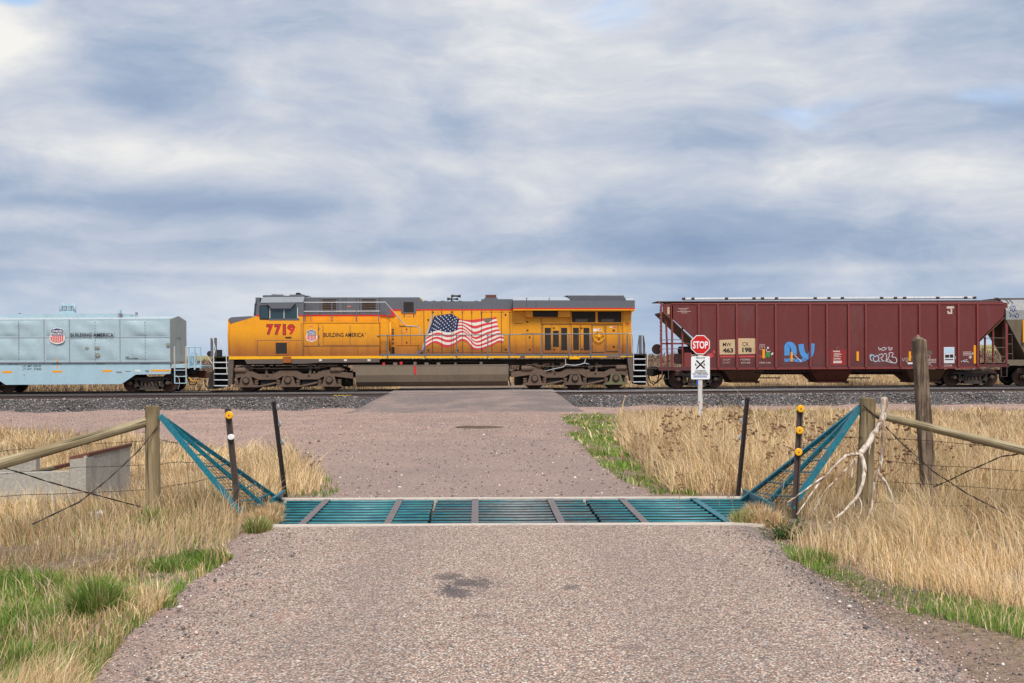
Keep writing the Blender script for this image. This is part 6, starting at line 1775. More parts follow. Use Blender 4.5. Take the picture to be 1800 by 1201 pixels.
for i in range(len(hh) - 1):
    for k in range(ns):
        q, q2 = i * ns + k, i * ns + (k + 1) % ns
        mb.f.append((q, q2, q2 + ns, q + ns))
e = (len(hh) - 1) * ns
mb.v.append(((pt.x - rt.x) - 0.01, 0.0, pt.z - g + 0.055))
for k in range(ns): mb.f.append((e + k, e + (k + 1) % ns, len(mb.v) - 1))
o = mb.build('old_post', 'old_wood'); o.location = rt
tag(o, 'tall weathered dark squared post standing in front of the red hopper car', 'post', 'wooden fence posts')


# ------------------------------------------------------------------ steel marker posts with reflectors
def marker(label, top, base, Y, mat, discs, dmat, dr, edge=0, wd=0.026):
    """flanged steel post; discs are (along 0..1 from the top, side offset)"""
    a, b_ = at(*top, Y), at(*base, Y)
    g = tzf(b_.x, Y)
    t = (a.z - (g - 0.12)) / (a.z - b_.z)
    f = a + (b_ - a) * t
    rt = empty('marker_post', f); tag(rt, label, 'post', 'steel marker posts')
    off = tuple(f)
    s = Vector((1, 0, 0))
    mb = MB()
    q = [(0, 1, 2, 3), (7, 6, 5, 4), (0, 4, 5, 1), (1, 5, 6, 2), (2, 6, 7, 3), (3, 7, 4, 0)]
    for x0, x1, y0, y1 in ((-wd, wd, 0, 0.006), (-wd, -wd + 0.008, -0.022, 0.0), (wd - 0.008, wd, -0.022, 0.0), (-wd - 0.008, -wd, -0.022, -0.016), (wd, wd + 0.008, -0.022, -0.016)):
        v = []
        for base_ in (f, a):
            v += [base_ + Vector((x0, y0, 0)), base_ + Vector((x1, y0, 0)), base_ + Vector((x1, y1, 0)), base_ + Vector((x0, y1, 0))]
        mb.add(v, q)
    ch = mb.build('channel', mat, rt, off)
    for t, dx, half in discs:
        c_ = a.lerp(b_, t)
        if edge:       # seen almost edge on
            mbd = MB().lathe([(dr * 0.7, -0.012), (dr, -0.008), (dr, 0.006)], (0, 0, 0), 'x', 16)
            o = mbd.build('reflector', dmat, rt)
            o.location = c_ + Vector((edge * (wd + 0.022), -0.03, 0)) - f
            o.rotation_euler = (0, 0, R(35 * edge))
        else:
            prof_ = [(dr * 0.80, -0.016), (dr * 0.96, -0.012), (dr, -0.006), (dr, 0.004)]
            o = MB().lathe(prof_, (0, 0, 0), 'y', 22).build('reflector', dmat, rt)
            o.location = c_ + Vector((dx, -0.036, 0)) - f
            if half: o.scale = (1, 1, 0.82); o.rotation_euler = (0, R(-25), 0)
            MB().lathe([(0.006, -0.022), (0.009, -0.017), (0.009, -0.01)], (0, 0, 0), 'y', 8).build('bolt', 'worn_steel', o)
    return rt


marker('brown steel post with one yellow and one white reflector, left of the cattle guard', (401, 718), (420, 906), 12.1, 'post_steel', [(0.062, 0.012, 0)], 'yellow_plastic', 0.042)
# white reflector of the same post
_r = [o for o in bpy.data.objects if o.name.startswith('marker_post')][-1]
c_ = at(407.5, 768, 12.1)
o = MB().lathe([(0.030, -0.014), (0.036, -0.010), (0.037, 0.004)], (0, 0, 0), 'y', 20).build('white_reflector', 'white_reflector', _r)
o.location = c_ + Vector((0, -0.036, 0)) - _r.location; o.scale = (1, 1, 0.85)
o['label'] = 'chipped white reflector'
marker('thin black leaning post with silver reflectors on its right edge', (481.5, 706), (502, 872), 14.1, 'black_steel', [(0.055, 0, 0), (0.235, 0, 0), (0.425, 0, 0)], 'silver_reflector', 0.036, 1, 0.021)
marker('brown steel post with three round yellow reflectors, right of the cattle guard', (1406, 711), (1397, 892), 12.1, 'post_steel', [(0.04, 0, 0), (0.25, 0, 0), (0.46, 0, 0)], 'yellow_plastic', 0.041)
marker('thin black leaning post behind the right end of the cattle guard', (1313, 700), (1297, 868), 14.0, 'black_steel', [(0.05, 0, 0), (0.235, 0, 0), (0.41, 0, 0)], 'silver_reflector', 0.036, -1, 0.021)


# ------------------------------------------------------------------ fence wire
def wire(label, pts, r, barbs=True, sag=0.0, twist=False, name='barbed_wire', group='barbed wire strands'):
    P_ = [at(*p_) for p_ in pts]
    o0 = P_[0]
    rg = random.Random(len(label) + int(pts[0][0]))
    V_ = []
    for i in range(len(P_) - 1):
        L_ = (P_[i + 1] - P_[i]).length
        k = max(2, int(L_ / 0.25))
        for j in range(k): 
            t = j / k
            V_.append(P_[i].lerp(P_[i + 1], t) - Vector((0, 0, sag * 4 * t * (1 - t))) + Vector((0, rg.uniform(-.01, .01), rg.uniform(-.006, .006))))
    V_.append(P_[-1])
    mb = MB()
    if twist:
        for ph in (0, math.pi):
            W = []
            d = 0
            for i in range(len(V_) - 1):
                for j in range(3):
                    t = j / 3
                    a_ = (i * 3 + j) * 1.3 + ph
                    W.append(V_[i].lerp(V_[i + 1], t) + Vector((0, math.cos(a_) * r, math.sin(a_) * r)))
            mb.tube(W, r, 4)
    else:
        mb.tube(V_, r, 4)
    if barbs:
        for i in range(len(V_) - 1):
            for t in (0.25, 0.75):
                c_ = V_[i].lerp(V_[i + 1], t); a_ = rg.uniform(0, 6)
                dv = Vector((0.3, math.cos(a_), math.sin(a_))) * 0.018
                mb.tube([c_ - dv, c_ + dv], 0.0022, 3)
    o = mb.build(name, 'wire', None, tuple(o0)); o.location = o0
    tag(o, label, 'wire', group)
    return o


W0 = 0.0036
wire('top barbed wire strand left of the left post', [(-150, 801, 11.6), (0, 794, 12.0), (140, 782, 12.4), (258, 775, 12.55)], W0)
wire('second barbed wire strand left of the left post, across the concrete', [(-150, 838, 11.6), (0, 833, 12.0), (140, 822, 12.4), (258, 817, 12.55)], W0)
wire('lowest barbed wire strand left of the left post', [(-150, 880, 11.6), (0, 872.5, 12.0), (140, 866, 12.4), (258, 861, 12.55)], W0)
wire('short top barbed wire strand between the left post and its teal wing', [(281, 773, 12.5), (300, 777, 12.5), (313, 779, 12.45)], W0)
wire('short middle barbed wire strand between the left post and its teal wing', [(281, 816, 12.5), (315, 813, 12.5), (343, 812.5, 12.4)], W0)
wire('short lowest barbed wire strand between the left post and its teal wing', [(281, 858, 12.5), (320, 852, 12.45), (368, 841, 12.35)], W0)
wire('dark twisted brace wire crossing down leftward from the left post', [(278, 748, 12.5), (246, 790, 12.3), (190, 842, 12.0), (140, 882, 11.7), (40, 930, 11.3)], 0.0052, False, 0, True, 'brace_wire', 'twisted brace wires')
wire('dark twisted brace wire rising to the left edge across the concrete', [(252, 893, 12.4), (160, 868, 12.1), (80, 845, 11.8), (0, 822, 11.5), (-120, 790, 11.2)], 0.0052, False, 0, True, 'brace_wire', 'twisted brace wires')
wire('top barbed wire strand right of the right post', [(1482, 768, 12.3), (1515, 769, 12.3), (1560, 771, 12.4), (1640, 776, 12.2), (1800, 790, 11.8), (1950, 800, 11.5)], W0)
wire('second barbed wire strand right of the right post', [(1534, 810, 12.4), (1600, 815, 12.3), (1700, 822, 12.1), (1800, 829, 11.8), (1950, 838, 11.5)], W0)
wire('third barbed wire strand right of the right post', [(1534, 846, 12.4), (1600, 850, 12.3), (1700, 856, 12.1), (1800, 862, 11.8), (1950, 872, 11.5)], W0)
wire('lowest barbed wire strand right of the right post', [(1534, 884, 12.4), (1600, 887, 12.3), (1700, 890, 12.1), (1800, 892, 11.8), (1950, 896, 11.5)], W0)
wire('dark twisted brace wire running down rightward from the right post', [(1516, 712, 12.27), (1540, 733, 12.25), (1580, 775, 12.1), (1640, 828, 11.9), (1700, 868, 11.6), (1790, 915, 11.3)], 0.0056, False, 0, True, 'brace_wire', 'twisted brace wires')
wire('dark twisted brace wire rising rightward past the old post', [(1640, 857, 12.2), (1700, 830, 12.0), (1760, 803, 11.8), (1800, 796, 11.6), (1900, 775, 11.4)], 0.005, False, 0, True, 'brace_wire', 'twisted brace wires')

# ------------------------------------------------------------------ dead branch leaning on the right post
br = empty('dead_branch', at(1500, 880, 12.0)); tag(br, 'bleached dead branch with several limbs leaning against the right wooden post', 'branch')
boff = tuple(br.location)


def limb(name, pts, r0, r1, seed):
    P_ = [at(*p_) for p_ in pts]
    rg = random.Random(seed)
    out = []
    for i in range(len(P_) - 1):
        for j in range(4):
            t = j / 4
            pa, pb_, pc, pd = P_[max(i - 1, 0)], P_[i], P_[i + 1], P_[min(i + 2, len(P_) - 1)]
            t2, t3 = t * t, t * t * t
            v = 0.5 * ((2 * pb_) + (pc - pa) * t + (2 * pa - 5 * pb_ + 4 * pc - pd) * t2 + (3 * pb_ - pa - 3 * pc + pd) * t3)
            out.append(v + Vector((rg.uniform(-.004, .004), rg.uniform(-.006, .006), rg.uniform(-.004, .004))))
    out.append(P_[-1])
    n_ = len(out)
    rr = [1.15 * (r0 + (r1 - r0) * (i / (n_ - 1)) ** 0.8) * rg.uniform(0.88, 1.12) for i in range(n_)]
    return MB().tube(out, rr, 8).build(name, 'bark', br, boff, smooth=True)


limb('trunk', [(1555, 700, 12.15), (1554.5, 722, 12.12), (1551, 738, 12.08), (1540, 758, 12.02), (1526, 780, 11.95), (1512, 798, 11.9)], 0.036, 0.026, 1)
limb('limb', [(1552, 735, 12.1), (1553, 765, 12.0), (1551, 800, 11.95), (1543, 832, 11.9), (1536, 860, 11.85), (1532, 890, 11.8), (1523, 920, 11.7), (1511, 938, 11.6)], 0.023, 0.009, 2)
limb('limb', [(1545, 832, 11.9), (1556, 847, 11.85), (1565, 865, 11.8), (1572, 893, 11.75), (1568, 918, 11.7)], 0.015, 0.007, 3)
limb('limb', [(1512, 798, 11.9), (1519, 818, 11.88), (1517, 845, 11.8), (1508, 870, 11.75), (1492, 890, 11.7), (1468, 912, 11.6), (1450, 926, 11.5)], 0.024, 0.008, 4)
limb('limb', [(1513, 799, 11.9), (1496, 799, 11.85), (1480, 806, 11.8), (1462, 825, 11.75), (1440, 850, 11.7), (1418, 880, 11.6), (1400, 905, 11.5)], 0.019, 0.006, 5)
limb('twig', [(1448, 838, 11.7), (1424, 855, 11.65), (1404, 870, 11.6), (1383, 884, 11.55)], 0.010, 0.004, 6)
limb('twig', [(1504, 806, 11.86), (1488, 825, 11.82), (1470, 843, 11.8), (1448, 866, 11.75), (1430, 900, 11.7)], 0.010, 0.004, 7)
limb('twig', [(1505, 808, 11.9), (1499, 828, 11.85), (1497, 843, 11.8)], 0.013, 0.008, 8)
limb('twig', [(1506, 872, 11.75), (1514, 885, 11.7), (1513, 902, 11.7), (1504, 914, 11.65)], 0.008, 0.004, 9)
limb('twig', [(1502, 880, 11.75), (1501, 895, 11.7), (1498, 912, 11.65)], 0.007, 0.003, 10)
limb('twig', [(1440, 932, 11.45), (1438, 948, 11.4), (1437, 960, 11.35)], 0.007, 0.004, 11)
limb('twig', [(1536, 758, 12.0), (1530, 780, 11.95), (1528, 800, 11.95)], 0.009, 0.004, 12)

# ------------------------------------------------------------------ concrete box behind the left fence
p = at(140, 880, 15.0)
cb = empty('concrete_trough', (p.x, 15.0, tzf(p.x, 15.0))); tag(cb, 'weathered concrete trough with rusted steel edges behind the left wire fence', 'trough')
coff = tuple(cb.location)
def wallp(name, a, b_, th, ztop_a, ztop_b, mat='old_concrete', zb=-0.75):
    """wall between two plan points with its own top heights"""
    a, b_ = Vector((a[0], a[1], 0)), Vector((b_[0], b_[1], 0))
    d = (b_ - a).normalized(); n_ = Vector((-d.y, d.x, 0)) * th
    v = [a + Vector((0, 0, zb)), b_ + Vector((0, 0, zb)), b_ + n_ + Vector((0, 0, zb)), a + n_ + Vector((0, 0, zb)),
         a + Vector((0, 0, ztop_a)), b_ + Vector((0, 0, ztop_b)), b_ + n_ + Vector((0, 0, ztop_b)), a + n_ + Vector((0, 0, ztop_a))]
    return MB().add(v, [(0, 3, 2, 1), (4, 5, 6, 7), (0, 1, 5, 4), (1, 2, 6, 5), (2, 3, 7, 6), (3, 0, 4, 7)]).build(name, mat, cb, coff)
A1, A2 = at(-160, 836, 15.0), at(128, 829.5, 15.0)
wallp('front_wall', (A1.x, 15.0), (A2.x, 15.0), 0.16, A1.z, A2.z)
wallp('wall_ledge', (A1.x, 14.90), (A2.x + 0.02, 14.90), 0.096, A1.z - 0.26, A2.z - 0.26)
B1, B2 = at(124, 808, 14.94), at(152, 803.5, 14.94)
wallp('pillar', (B1.x, 14.92), (B2.x, 14.92), 0.30, B1.z, B2.z - 0.01)
C1, C2 = at(152, 801.5, 15.0), at(229, 783.5, 16.6)
wallp('wing_wall', (C1.x, 15.0), (C2.x, 16.6), 0.14, C1.z, C2.z)
MB().tube([(B1.x - 0.02, 14.95, B1.z + 0.012), (C1.x, 15.03, C1.z + 0.014), (C2.x, 16.62, C2.z + 0.014)], 0.030, 4).build('rusted_edge', 'rust', cb, coff)
D1, D2 = at(-160, 812, 17.2), at(63, 803, 17.2)
wallp('back_wall', (D1.x, 17.2), (D2.x, 17.2), 0.16, D1.z, D2.z)
MB().tube([at(57, 831, 15.25), at(90, 824, 15.5), at(121, 816.5, 15.9)], 0.035, 4).build('fallen_angle', 'rust', cb, coff)
MB().tube([at(60, 829.5, 15.24), at(95, 822.6, 15.5)], 0.020, 4).build('green_paint', 'truck_green', cb, coff)
wallp('footing', (at(78, 895, 14.8).x, 14.78), (at(150, 895, 14.8).x, 14.78), 0.12, A2.z - 0.40, A2.z - 0.40)

# ------------------------------------------------------------------ stop sign
YS = 37.0
SG = at(1231.3, 745, YS)
sg = empty('stop_sign', (SG.x, YS, tzf(SG.x, YS))); tag(sg, 'red stop sign above a white private crossing sign on a pale post', 'sign')
soff = tuple(sg.location)
flat_paint('sign_red', (0.58, 0.012, 0.012), 0.35, 0.08)
flat_paint('sign_white', (0.78, 0.80, 0.82), 0.35, 0.08)
flat_paint('sign_blue', (0.02, 0.10, 0.45), 0.4, 0.1)
def sp_(px, py, y): q = at(px, py, y); return (q.x, q.z)
def s_sheet(name, pts, y, mat, parent=None, th=0.0):
    P_ = [sp_(a, b_, y) for a, b_ in pts]
    mb = MB().prism(P_, y, y + th) if th else MB().sheet(P_, y)
    return mb.build(name, mat, parent or sg, soff)
def s_text(t, x0, y0, x1, y1, y, mat, bold, parent):
    Vt, F = text_shape(t, bold); lo, hi = Vt.min(0), Vt.max(0)
    a, b_ = sp_(x0, y1, y), sp_(x1, y0, y)
    u = (Vt - lo) / (hi - lo)
    return MB().add([(a[0] + i * (b_[0] - a[0]), y, a[1] + j * (b_[1] - a[1])) for i, j in u], F).build('lettering', mat, parent, soff)
gb = tzf(SG.x, YS)
wpost = (sp_(1235.3, 700, YS)[0] - sp_(1227.6, 700, YS)[0])
xp = sp_(1231.4, 700, YS)[0]
MB().box(xp - wpost / 2, xp + wpost / 2, YS + 0.02, YS + 0.11, gb - 0.3, sp_(1231, 590, YS)[1]).build('post', 'bleached_post', sg, soff)
oc = [(1231 + 16.6 * math.cos(R(22.5 + 45 * k)) / math.cos(R(22.5)), 606 + 16.6 * math.sin(R(22.5 + 45 * k)) / math.cos(R(22.5))) for k in range(8)]
oc2 = [(1231 + 15.3 * math.cos(R(22.5 + 45 * k)) / math.cos(R(22.5)), 606 + 15.3 * math.sin(R(22.5 + 45 * k)) / math.cos(R(22.5))) for k in range(8)]
plate = s_sheet('stop_plate', oc, YS - 0.004, 'sign_white', None, 0.012)
s_sheet('red_face', oc2, YS - 0.008, 'sign_red', plate)
s_text('STOP', 1217.9, 599.8, 1244.4, 613.0, YS - 0.012, 'sign_white', 0.025, plate)
for x_, y_ in ((1230.8, 594.5), (1230, 619)): s_sheet('bolt', [(x_ - .8, y_ - .8), (x_ + .8, y_ - .8), (x_ + .8, y_ + .8), (x_ - .8, y_ + .8)], YS - 0.02, 'worn_steel', plate, 0.01)
pl = s_sheet('notice_plate', [(1215, 628), (1216.5, 626.6), (1246.2, 626.2), (1247.8, 627.6), (1247.8, 665.6), (1246.2, 667), (1216.2, 667), (1214.8, 665.6)], YS - 0.004, 'sign_white', None, 0.012)
s_text('PRIVATE', 1223.4, 628.0, 1239, 630.8, YS - 0.010, 'decal_black', 0.01, pl)
for a, b_ in (((1224, 633.6), (1238.6, 648)), ((1238.6, 633.6), (1224, 648))):
    dx, dy = (b_[0] - a[0]), (b_[1] - a[1]); l = math.hypot(dx, dy); nx2, ny2 = -dy / l * 1.25, dx / l * 1.25
    s_sheet('cross_bar', [(a[0] + nx2, a[1] + ny2), (b_[0] + nx2, b_[1] + ny2), (b_[0] - nx2, b_[1] - ny2), (a[0] - nx2, a[1] - ny2)], YS - (0.010 if a[0] < 1230 else 0.012), 'decal_black', pl)
s_text('R', 1222.0, 638.8, 1225.0, 643.2, YS - 0.013, 'decal_black', 0.02, pl)
s_text('R', 1237.0, 638.8, 1240.0, 643.2, YS - 0.013, 'decal_black', 0.02, pl)
s_text('CROSSING', 1222, 650.4, 1240.8, 653.4, YS - 0.010, 'decal_black', 0.01, pl)
s_sheet('rule', [(1221, 654.4), (1243, 654.4), (1243, 655), (1221, 655)], YS - 0.010, 'decal_black', pl)
s_text('NO TRESPASSING', 1217.8, 655.8, 1245, 659.0, YS - 0.010, 'decal_black', 0.01, pl)
for y_ in (660.4, 662.4): s_sheet('fine_print', [(1219, y_), (1243, y_), (1243, y_ + 0.8), (1219, y_ + 0.8)], YS - 0.010, 'sign_blue', pl)
s_sheet('blue_tag', [(1224.6, 667.2), (1227.4, 667.2), (1227.4, 678), (1224.6, 678)], YS + 0.01, 'sign_blue', None, 0.006)

# ------------------------------------------------------------------ loose rocks that stand out
rockm = paint('pale_rock', (0.60, 0.53, 0.47), 0.85, amt=0.4, dirt=(0.35, 0.27, 0.22), scale=9, streak=False, bump=0.3)
paint('dark_rock', (0.10, 0.095, 0.10), 0.85, amt=0.4, dirt=(0.2, 0.16, 0.14), scale=9, streak=False, bump=0.3)
def rock(label, px, py, sx, sy, sz, mat, seed, dz=0.0):
    rg = random.Random(seed)
    bm = bmesh.new(); bmesh.ops.create_icosphere(bm, subdivisions=2, radius=1.0)
    ph = [rg.uniform(0, 6) for _ in range(6)]
    for v in bm.verts:
        k = 1 + 0.16 * math.sin(2.3 * v.co.x + ph[0]) + 0.14 * math.sin(2.9 * v.co.y + ph[1]) + 0.12 * math.sin(3.3 * v.co.z + ph[2]) + rg.uniform(-.06, .06)
        v.co = Vector((v.co.x * sx * k, v.co.y * sy * k, v.co.z * sz * k))
    me = bpy.data.meshes.new('rock'); bm.to_mesh(me); bm.free()
    o = link('rock', me, mat)
    p_ = gpt(px, py); o.location = (p_.x, p_.y, p_.z + sz * 0.45 + dz)
    tag(o, label, 'rock', 'loose rocks')
rock('whitish rock half hidden in the dry grass by the left roadside fence', 176, 925, 0.075, 0.06, 0.06, 'pale_rock', 1, 0.08)
rock('smaller whitish rock beside the grass left of the larger one', 160, 921, 0.03, 0.03, 0.03, 'pale_rock', 2, 0.10)
rock('pale pink stone lying on the right half of the road', 1493, 1075, 0.018, 0.013, 0.011, 'pale_rock', 3, 0.03)
rock('small tan stone lying left of the pale pink stone', 1476, 1066.5, 0.013, 0.011, 0.009, 'pale_rock', 4, 0.03)
rock('dark stone at the right road edge by the green grass', 1549, 1063, 0.018, 0.015, 0.012, 'dark_rock', 5, 0.0)
rock('dark stone on the left shoulder below the green tufts', 255, 1150, 0.011, 0.010, 0.008, 'dark_rock', 6, 0.03)
rock('dark stone on the left part of the road above the other dark stone', 378, 1028, 0.014, 0.012, 0.011, 'dark_rock', 7, 0.03)
rock('white stone at the left road edge beside green grass', 315, 1074, 0.020, 0.016, 0.012, 'pale_rock', 8, 0.02)
# ------------------------------------------------------------------ grass
STRAW = np.array([(0.58, 0.41, 0.215), (0.66, 0.50, 0.29), (0.50, 0.335, 0.165), (0.74, 0.60, 0.40), (0.34, 0.21, 0.10), (0.60, 0.47, 0.29), (0.30, 0.19, 0.10), (0.66, 0.46, 0.24), (0.55, 0.42, 0.27)]) * 1.13
GREEN = np.array([(0.155, 0.265, 0.035), (0.21, 0.325, 0.05), (0.105, 0.20, 0.03), (0.26, 0.35, 0.085), (0.17, 0.235, 0.065)])


def blades(name, x, y, h, w, cols, mat, seed, lean=(0.25, 0.6), wind=(0.0, 0.0), zoff=0.0, label=None, far=False, fan=None):
    rg = np.random.default_rng(seed)
    N = len(x)
    if N == 0: return None
    z = tz(x, y) + zoff
    az = rg.uniform(0, 2 * np.pi, N)
    ln = rg.uniform(lean[0], lean[1], N) * h
    bent = rg.uniform(0, 1, N) < 0.28            # broken and lying stems
    ln = np.where(bent, rg.uniform(0.6, 1.15, N) * h, ln)
    lx = np.cos(az) * ln + wind[0] * h; ly = np.sin(az) * ln + wind[1] * h
    if fan is not None:
        lx = lx + fan[0] * h; ly = ly + fan[1] * h
    fa = rg.uniform(-0.9, 0.9, N)                      # blades mostly show their width
    sx, sy = np.cos(fa) * w / 2, np.sin(fa) * w / 2
    base = np.stack([x, y, z - 0.01], 1)
    hz = np.sqrt(np.maximum(h ** 2 - 0.7 * (lx ** 2 + ly ** 2), (0.3 * h) ** 2))
    mid = base + np.stack([lx * 0.30, ly * 0.30, hz * 0.58], 1)
    tip = base + np.stack([lx, ly, hz * rg.uniform(0.85, 1.0, N)], 1)
    s = np.stack([sx, sy, np.zeros(N)], 1)
    V_ = np.stack([base - s, base + s, mid - s * 0.75, mid + s * 0.75, tip], 1).reshape(-1, 3)
    k = (np.arange(N) * 5)[:, None]
    T_ = np.concatenate([k + np.array([[0, 1, 3]]), k + np.array([[0, 3, 2]]), k + np.array([[2, 3, 4]])], 0)
    o = np_mesh(name, V_, T_, mat, np.repeat(cols, 5, 0))
    return o


def scatter(n, ylo, yhi, poly, seed, power=1.0, xr=None, pad=0):
    """points on the ground inside an outline measured in the picture; density falls with distance"""
    rg = np.random.default_rng(seed)
    # y density ~ 1/y**power within a fan that widens with y
    u = rg.uniform(0, 1, n)
    y = ylo * (yhi / ylo) ** u
    t = rg.uniform(-0.53, 0.55, n)
    x = y * (_s + t * _c) / (_c - t * _s)
    z = tz(x, y)
    px, py = topx(x, y, z)
    k = inpoly(px, py, poly)
    return x[k], y[k], px[k], py[k]


def clump(x, y, seed, f=1.0):
    """0..1 field that makes the grass grow in clumps"""
    rg = np.random.default_rng(seed)
    v = 0
    for _ in range(5):
        a = rg.uniform(0, 6.28); k = rg.uniform(1.2, 5.0) * f; p_ = rg.uniform(0, 6.28)
        v = v + np.sin((x * np.cos(a) + y * np.sin(a)) * k + p_)
    return np.clip(0.5 + v / 5.0, 0, 1)


def pick(pal, n, seed, var=0.18):
    rg = np.random.default_rng(seed)
    return pal[rg.integers(0, len(pal), n)] * rg.uniform(1 - var, 1 + var, (n, 1))


def dry_field(name, label, n, ylo, yhi, poly, seed, hfun, greens=0.04, wk=0.00055, wind=(0.0, 0.0), thin=0.25, pal=STRAW, even=False, cf=1.0):
    x, y, px, py = scatter(n, ylo, yhi, poly, seed)
    rg = np.random.default_rng(seed + 1)
    c = clump(x, y, seed + 2, cf)
    keep = rg.uniform(0, 1, len(x)) < thin + (1 - thin) * c
    # nothing grows in the concrete box, on the posts' feet or in the guard's pit
    keep &= ~((x > GX0 - 0.10) & (x < GX1 + 0.10) & (y > 11.3) & (y < 14.0))
    keep &= ~((y > 14.7) & (y < 15.2) & (x < at(156, 880, 15).x))
    x, y, px, py, c = x[keep], y[keep], px[keep], py[keep], c[keep]
    h = hfun(px, py, x, y) * (0.65 + 0.6 * c) * np.exp(rg.normal(0, 0.25, len(x)))
    w = np.clip(wk * y, 0.0035, 0.05) * rg.uniform(0.6, 1.5, len(x))
    colr = pick(pal, len(x), seed + 3)
    patch = clump(x, y, seed + 9, 0.5)[:, None]
    colr = colr * (0.80 + 0.40 * patch)
    g = rg.uniform(0, 1, len(x)) < (greens if even else greens * (0.3 + 1.4 * (1 - clump(x, y, seed + 8, cf))))
    tall = rg.uniform(0, 1, len(x)) < 0.03
    colr[g] = pick(GREEN, int(g.sum()), seed + 4)
    h = np.where(g, h * 0.75, np.where(tall, h * 1.5, h))
    # neighbouring blades lean the same way
    f1 = clump(x, y, seed + 5, 0.6) * 2 - 1; f2 = clump(x, y, seed + 6, 0.6) * 2 - 1
    o = blades(name, x, y, h, w, colr, 'straw', seed + 7, (0.10, 0.5), wind, fan=(0.35 * f1, 0.35 * f2))
    tag(o, label, 'grass', None, 'stuff')
    return o


RN = [(1345, 905), (1352, 930), (1395, 962), (1440, 985), (1500, 1003), (1560, 1030), (1640, 1045), (1720, 1058), (1810, 1085), (1990, 1140), (1990, 860), (1300, 860), (1300, 880)]
RF = [(1990, 870), (1300, 872), (1180, 868), (1140, 840), (1110, 806), (1085, 780), (1095, 755), (1085, 738), (1110, 727), (1300, 726), (1990, 722)]
dry_field('dry_grass', 'tall straw coloured dry grass on the near right verge', 120000, 6.8, 15.0, RN, 21,
          lambda px, py, x, y: np.where(py > 985, 0.20, 0.38) + 0.12 * (px > 1620) * (py < 980) - 0.15 * (px < 1600) * (py < 985) * (py > 885), 0.08, 0.00050, (-0.10, 0.0), 0.05, cf=1.3)
dry_field('dry_grass', 'straw coloured field of dry grass between the right fence and the tracks', 330000, 13.2, 47.0, RF, 31,
          lambda px, py, x, y: 0.44 - 0.20 * np.clip((y - 16) / 18, 0, 1) + 0.05 * (px < 1300), 0.04, 0.00060, (-0.05, 0.0), 0.16)
LN = [(-200, 850), (130, 880), (250, 840), (330, 850), (420, 860), (490, 880), (482, 900), (470, 920), (430, 930), (412, 950), (395, 968), (330, 985), (240, 1000), (140, 1015), (60, 1030), (-200, 1060)]
LF = [(-200, 772), (60, 766), (200, 772), (300, 792), (400, 800), (500, 812), (555, 838), (575, 868), (500, 874), (480, 880), (380, 868), (250, 868), (100, 870), (-200, 880)]
dry_field('dry_grass', 'straw coloured dry grass around the left wooden post', 100000, 8.0, 15.0, LN, 41,
          lambda px, py, x, y: np.where((px < 160) & (py < 900), 0.25, 0.27 - 0.15 * np.clip((py - 900) / 90, 0, 1)) + 0.08 * (px > 270) * (px < 400) * (py < 930), 0.14, 0.00050, (-0.08, 0.0), 0.18)
dry_field('dry_grass', 'straw coloured dry grass behind the concrete trough and the left fence', 150000, 13.6, 32.0, LF, 51,
          lambda px, py, x, y: np.where((px < 250) & (py < 800), 0.30, 0.24) + 0.12 * (px > 430), 0.05, 0.00058, (-0.04, 0.0), 0.3)
LG = [(-200, 1010), (60, 1012), (150, 1000), (300, 985), (395, 966), (405, 985), (330, 1030), (300, 1060), (235, 1110), (190, 1160), (150, 1215), (110, 1330), (-250, 1400)]
dry_field('mixed_grass', 'mixed green and straw grass at the bottom left corner', 260000, 4.6, 10.5, LG, 61,
          lambda px, py, x, y: np.where(px < 130, 0.17, 0.11), 0.62, 0.00075, (0, 0), 0.22, cf=1.8)
RG = [(1350, 938), (1400, 968), (1470, 1000), (1560, 1032), (1660, 1050), (1760, 1070), (1990, 1125), (1990, 1190), (1800, 1126), (1700, 1098), (1600, 1080), (1540, 1058), (1465, 1022), (1390, 985)]
dry_field('green_verge_grass', 'short green grass along the right edge of the near road', 130000, 6.0, 11.4, RG, 71, lambda px, py, x, y: 0.10 + 0 * px, 0.85, 0.0007, (0, 0), 0.45, even=True, cf=1.6)
RS = [(1560, 1066), (1700, 1090), (1990, 1165), (1990, 1260), (1800, 1160), (1690, 1120), (1600, 1090)]
dry_field('sparse_verge_grass', 'thin olive grass on the dirt shoulder at lower right', 60000, 5.2, 9.0, RS, 75, lambda px, py, x, y: 0.05 + 0 * px, 0.7, 0.0006, (0, 0), 0.0)
GL = [(986, 731), (1050, 728), (1110, 735), (1105, 765), (1096, 785), (1122, 815), (1165, 852), (1250, 874), (1150, 870), (1085, 842), (1042, 806), (1022, 780), (992, 766), (1030, 754), (992, 744)]
dry_field('green_grass', 'bright green grass patch between the gravel and the dry grass, right of the road', 150000, 13.5, 44.0, GL, 81, lambda px, py, x, y: 0.11 + 0 * px, 0.88, 0.0011, (0, 0), 0.25, even=True, cf=1.4)
GR2 = [(1085, 730), (1480, 724), (1480, 738), (1100, 745)]
dry_field('green_grass', 'strip of green grass along the ballast behind the stop sign', 16000, 30.0, 47.5, GR2, 85, lambda px, py, x, y: 0.24 + 0 * px, 0.85, 0.0011, (0, 0), 0.05, even=True)
GB = [(480, 855), (575, 838), (600, 862), (570, 878), (510, 880)]
dry_field('green_grass', 'green fringe of grass at the gravel edge beside the black leaning post', 16000, 13.0, 17.0, GB, 88, lambda px, py, x, y: 0.10 + 0 * px, 0.7, 0.0008, (0, 0), 0.1)


